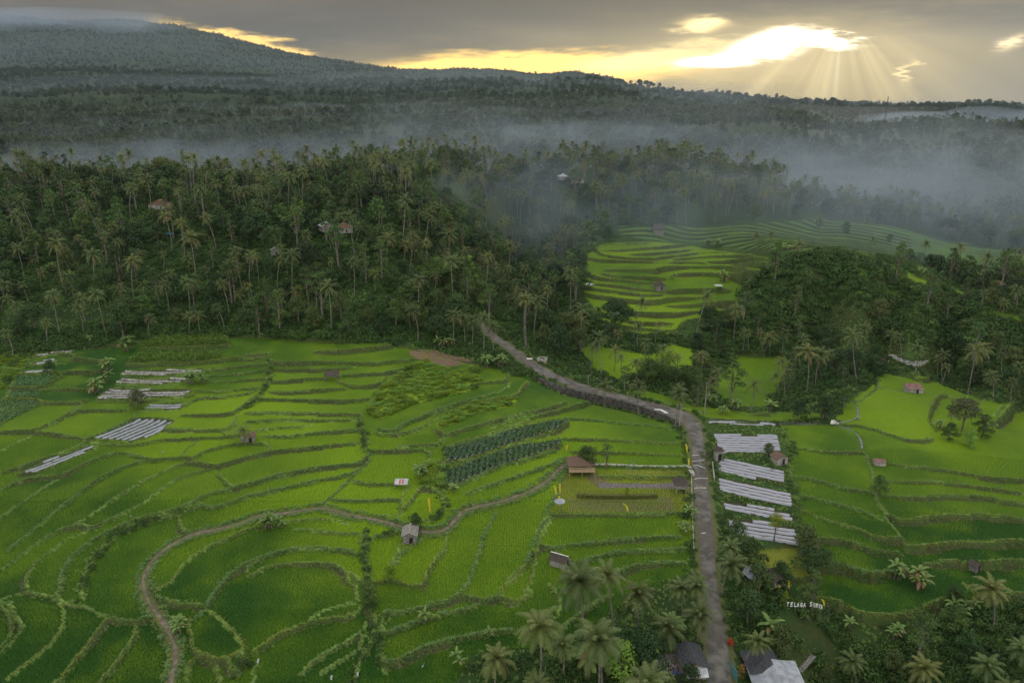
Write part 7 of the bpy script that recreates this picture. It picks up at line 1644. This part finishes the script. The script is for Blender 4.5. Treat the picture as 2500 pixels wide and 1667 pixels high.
p = pt(*[(lambda c_, x_, y_: (c_[0]+x_*c_[2], c_[1]+y_*c_[2]))(CR['L'], 1390, 325)][0]); mb = MB(); mb.add([[-1, -.6, .0], [1.1, -.5, .0], [.6, .6, .25], [-.2, .8, .2], [-1, -.6, -.3], [1.1, -.5, -.3], [.6, .6, -.1], [-.2, .8, -.1]], [[0, 1, 2, 3], [7, 6, 5, 4], [0, 4, 5, 1], [1, 5, 6, 2], [2, 6, 7, 3], [3, 7, 4, 0]]); link('culvert_slab', mb.mesh('culvert_slab', M_WHITE), None, p+[0, 0, .3], label='white concrete slab at the junction of the ditches', category='slab')
# little white water falls between terraces
M_FOAM = noise_mat('falling_water', (.25, .27, .28), (.45, .47, .48), 4, .3)
for x_, y_ in ((600+645*.42527, 1000+1515*.42527), (600+75*.42527, 1000+1440*.42527), (600+495*.42527, 1000+1535*.42527)):
    p = pt(x_, y_); mb = MB(); f = np.linspace(0, 1, 7); V = np.concatenate([np.c_[-.12+.03*np.sin(f*9), -f*.5, .35*(1-f**2)+.05], np.c_[.12+.03*np.sin(f*7), -f*.5, .35*(1-f**2)+.05]]); o = np.arange(6); mb.add(V, np.c_[o, o+7, o+8, o+1]); link('waterfall', mb.mesh('waterfall', M_FOAM), None, p, kind='structure')
# egrets
def egret(x_, y_, rz, lb, s=1.0):
    p = pt(x_, y_); r_ = link('egret', None, None, p, rz, label=lb, category='bird'); mb = MB(); k_ = s*.7
    sp_ = np.array([[-.34, 0, .30], [-.22, 0, .36], [-.05, 0, .42], [.12, 0, .46], [.20, 0, .56], [.16, 0, .70], [.24, 0, .80], [.32, 0, .80], [.46, 0, .78]])*k_; rd = np.array([.01, .06, .115, .09, .045, .032, .045, .03, .004])*k_
    mb.add(*tube(sp_, rd, 8)); link('body', mb.mesh('body', M_CLOTH, True), r_)
    for sg in (-1, 1): mb = MB(); mb.add(*tube(np.array([[0, sg*.04, .36], [-.03, sg*.04, .18], [.01, sg*.04, 0]])*k_, np.array([.016, .012, .012])*k_, 4)); link('leg', mb.mesh('leg', M_DARK), r_)
egret(398, 1108, .5, 'white egret standing in the bright paddy left of the red-brown hut', 1.4); egret(320, 1264, 2.0, 'white egret on the curved bund above the tall grass hedge', 1.2); egret(1033, 1630, 1.0, 'white egret on the bottom bank left of the dark palm', 1.3); egret(1084, 1131, 3.0, 'white egret at the left corner of the dark vegetable field', 1.2)
# two field workers by the dark thatched hut
M_SKIN, t = new_mat('skin'); b = princ(t, (.20, .11, .07), .6, .3); out_surf(t, b.outputs[0])
def person(x_, y_, rz, lb, shirt, low):
    p = pt(x_, y_); r_ = link('person', None, None, p, rz, label=lb, category='person')
    me = bpy.data.meshes.new('body'); J_ = {'pel': (0, 0, .92, .13), 'che': (0, .02, 1.25, .15), 'neck': (0, .02, 1.45, .06), 'head': (0, .04, 1.60, .10), 'top': (0, .03, 1.70, .07), 'hl': (-.10, 0, .86, .10), 'kl': (-.12, .03, .48, .07), 'al': (-.12, 0, .07, .045), 'tl': (-.12, .16, .03, .04),
       'hr': (.10, 0, .86, .10), 'kr': (.13, .08, .48, .07), 'ar': (.13, .02, .07, .045), 'tr': (.13, .18, .03, .04), 'sl': (-.19, .02, 1.38, .07), 'el': (-.27, .04, 1.10, .05), 'wl': (-.24, .20, .90, .035), 'fl': (-.22, .28, .84, .03), 'sr': (.19, .02, 1.38, .07), 'er': (.28, .05, 1.12, .05), 'wr': (.20, .26, 1.0, .035), 'fr': (.16, .33, .98, .03)}
    ks = list(J_); E = [('pel', 'che'), ('che', 'neck'), ('neck', 'head'), ('head', 'top'), ('pel', 'hl'), ('hl', 'kl'), ('kl', 'al'), ('al', 'tl'), ('pel', 'hr'), ('hr', 'kr'), ('kr', 'ar'), ('ar', 'tr'), ('che', 'sl'), ('sl', 'el'), ('el', 'wl'), ('wl', 'fl'), ('che', 'sr'), ('sr', 'er'), ('er', 'wr'), ('wr', 'fr')]
    me.from_pydata([J_[k_][:3] for k_ in ks], [(ks.index(a), ks.index(b_)) for a, b_ in E], []); o = link('body', me, r_); me.materials.append(M_SKIN)
    sk = o.modifiers.new('skin', 'SKIN')
    for i, k_ in enumerate(ks): me.skin_vertices[0].data[i].radius = (J_[k_][3],)*2
    me.skin_vertices[0].data[0].use_root = True; o.modifiers.new('sub', 'SUBSURF').levels = 1
    mb = MB(); mb.add(*tube(np.array([[0, .01, .88], [0, .02, 1.1], [0, .02, 1.3], [0, .02, 1.44]]), np.array([.19, .19, .22, .10]), 10)); link('shirt', mb.mesh('shirt', shirt, True), r_)
    mb = MB(); mb.add(*tube(np.array([[0, .02, .35], [0, .01, .65], [0, .0, .96]]), np.array([.22, .20, .185]), 10)); link('sarong', mb.mesh('sarong', low, True), r_)
    mb = MB(); mb.add(*tube(np.array([[0, .04, 1.68], [0, .04, 1.82]]), np.array([.30, .02]), 10)); link('hat', mb.mesh('hat', M_STAKE, True), r_)
person(2050+615*.19133, 820+388*.19133, .3, 'person in a pale shirt and hat standing on the meadow right of the thatched hut', M_WALLW, M_BAG)
# lattice masts on the horizon
def mast(px_, py_, Yd, h, lb):
    u_, s_ = pix_us(px_, py_); X_ = float(u_)*Yd; zt = CAMZ+Yd*float(s_); r_ = link('radio_mast', None, None, (X_, Yd, zt-h), label=lb, category='mast'); mb = MB()
    for a_ in range(3): a2 = a_*2*pi/3; mb.add(*tube(np.array([[2.2*cos(a2), 2.2*sin(a2), 0], [.4*cos(a2), .4*sin(a2), h]]), np.array([.30, .22]), 4))
    for k_ in range(12):
        f = k_/12; g_ = (k_+1)/12
        for a_ in range(3): a2, a3 = a_*2*pi/3, (a_+1)*2*pi/3; r1, r2 = 2.2-1.8*f, 2.2-1.8*g_; mb.add(*tube(np.array([[r1*cos(a2), r1*sin(a2), h*f], [r2*cos(a3), r2*sin(a3), h*g_]]), np.array([.14, .14]), 3))
    link('lattice', mb.mesh('lattice', M_RUST), r_)
mast(2169, 236, 1500, 52, 'thin lattice radio mast on the right horizon'); mast(1500, 238, 1350, 38, 'reddish radio mast in the middle of the far forest')
# short feathery tree by the red-brown hut
p = pt(1404*.42527, 1000+190*.42527); tr, cr, nt_, tp = PF1[0]; put_palm(p[0], p[1], p[2], 2.6, 0, 'short feathery palm beside the red-brown hut in the left paddies', None, 1)
HAZE_D = 5.5e-5
MISTS = [(60, 470, 24, 110, 60, 20, .0022), (380, 560, 26, 160, 90, 22, .0015), (720, 640, 28, 180, 90, 24, .0012), (950, 560, 28, 90, 60, 20, .0016),
 (1230, 800, 36, 150, 70, 24, .0014), (1480, 860, 34, 130, 60, 22, .0016), (1700, 700, 22, 170, 90, 32, .0006),
 (2000, 500, 16, 130, 90, 34, .0014), (2350, 560, 14, 200, 120, 34, .0010), (2250, 420, 8, 140, 70, 34, .0014), (2150, 900, 24, 300, 160, 30, .0005),
 (1290, 350, 18, 75, 85, 28, .0018), (2400, 1750, 34, 330, 120, 24, .0030), (2100, 3000, 50, 900, 350, 34, .0004), (420, 1250, 28, 260, 90, 26, .0010),
 (1750, 335, 24, 160, 45, 26, .0018), (50, 6300, 610, 1500, 420, 150, .0016), (1000, 420, 34, 120, 50, 16, .0010),
 (-50, 5000, 150, 2500, 900, 330, .00015), (900, 2600, 90, 1500, 500, 70, .00045), (1700, 1500, 30, 380, 90, 24, .0012), (2000, 1250, 24, 260, 70, 20, .0014),
 (1900, 2000, 44, 420, 110, 24, .0007), (250, 900, 22, 260, 90, 30, .0008), (1350, 1300, 38, 300, 80, 26, .0010), (750, 1600, 44, 380, 110, 28, .0010), (2300, 900, 12, 260, 60, 26, .0010),
 (1450, 540, 22, 330, 210, 55, .0005), (2200, 420, 10, 230, 150, 50, .0006)]
MCOL = [(.38, .46, .60), (.42, .50, .62), (.62, .62, .62), (.60, .62, .66), (.62, .62, .62), (.45, .54, .68), (.50, .57, .68), (.45, .54, .66), (.58, .62, .68), (.48, .58, .72), (.48, .58, .72)]
# ------------------------------------------------------------ air: one even haze box and low mist banks lying in the valleys
def vol_mat(name, col, dens, aniso, wisp=0):
    m, t = new_mat(name); v = t.nodes.new('ShaderNodeVolumePrincipled'); v.inputs['Color'].default_value = (*col, 1)
    v.inputs['Density'].default_value = dens
    if wisp:
        nn_ = noise(t, objpos(t), wisp, 3, .6); t.links.new(((nn_.step(.38, .66))*(dens*1.9)).k, v.inputs['Density'])
    v.inputs['Anisotropy'].default_value = aniso
    o = t.nodes.new('ShaderNodeOutputMaterial'); t.links.new(v.outputs[0], o.inputs['Volume']); return m
zlow = float(GZ.min())-1.0; ztop = max(float(GZ.max()), 120.0)+40
mb = MB(); X0, X1, Y0, Y1 = -17500, 17500, -400, 15500
box(mb, ((X0+X1)/2, (Y0+Y1)/2, (zlow+ztop)/2), (X1-X0, Y1-Y0, ztop-zlow))
link('haze', mb.mesh('haze', vol_mat('haze_air', (.33, .41, .52), HAZE_D, .45)), kind='stuff', label='thin even haze over the whole landscape', category='haze')
# mist: flattened closed pillows; px column, distance, centre height, half sizes
for i, (px_, Yd, zc, rx, ry, rz_, dn) in enumerate(MISTS):
    u_ = float(pix_us(px_, 420)[0]); V, F = ball((0, 0, 0), 1.0, 28, 15)
    V = V*[rx, ry, rz_]; w_ = 1+.22*np.sin(V[:, :1]/rx*5+i*1.7)*np.cos(V[:, 1:2]/ry*4+i)+.12*np.sin(V[:, :1]/rx*11+i*2.3); V = V*w_
    mb = MB(); mb.add(V, F); link('mist', mb.mesh('mist', vol_mat('mist_%02d' % i, (.48, .58, .73) if i < 18 else MCOL[i-18], dn, .3, .022 if i in (0, 1, 2, 3, 4, 5, 7, 8, 11) else 0)), None, (u_*Yd, Yd, zc), kind='stuff', label='low white mist lying between the wooded ridges', category='mist')
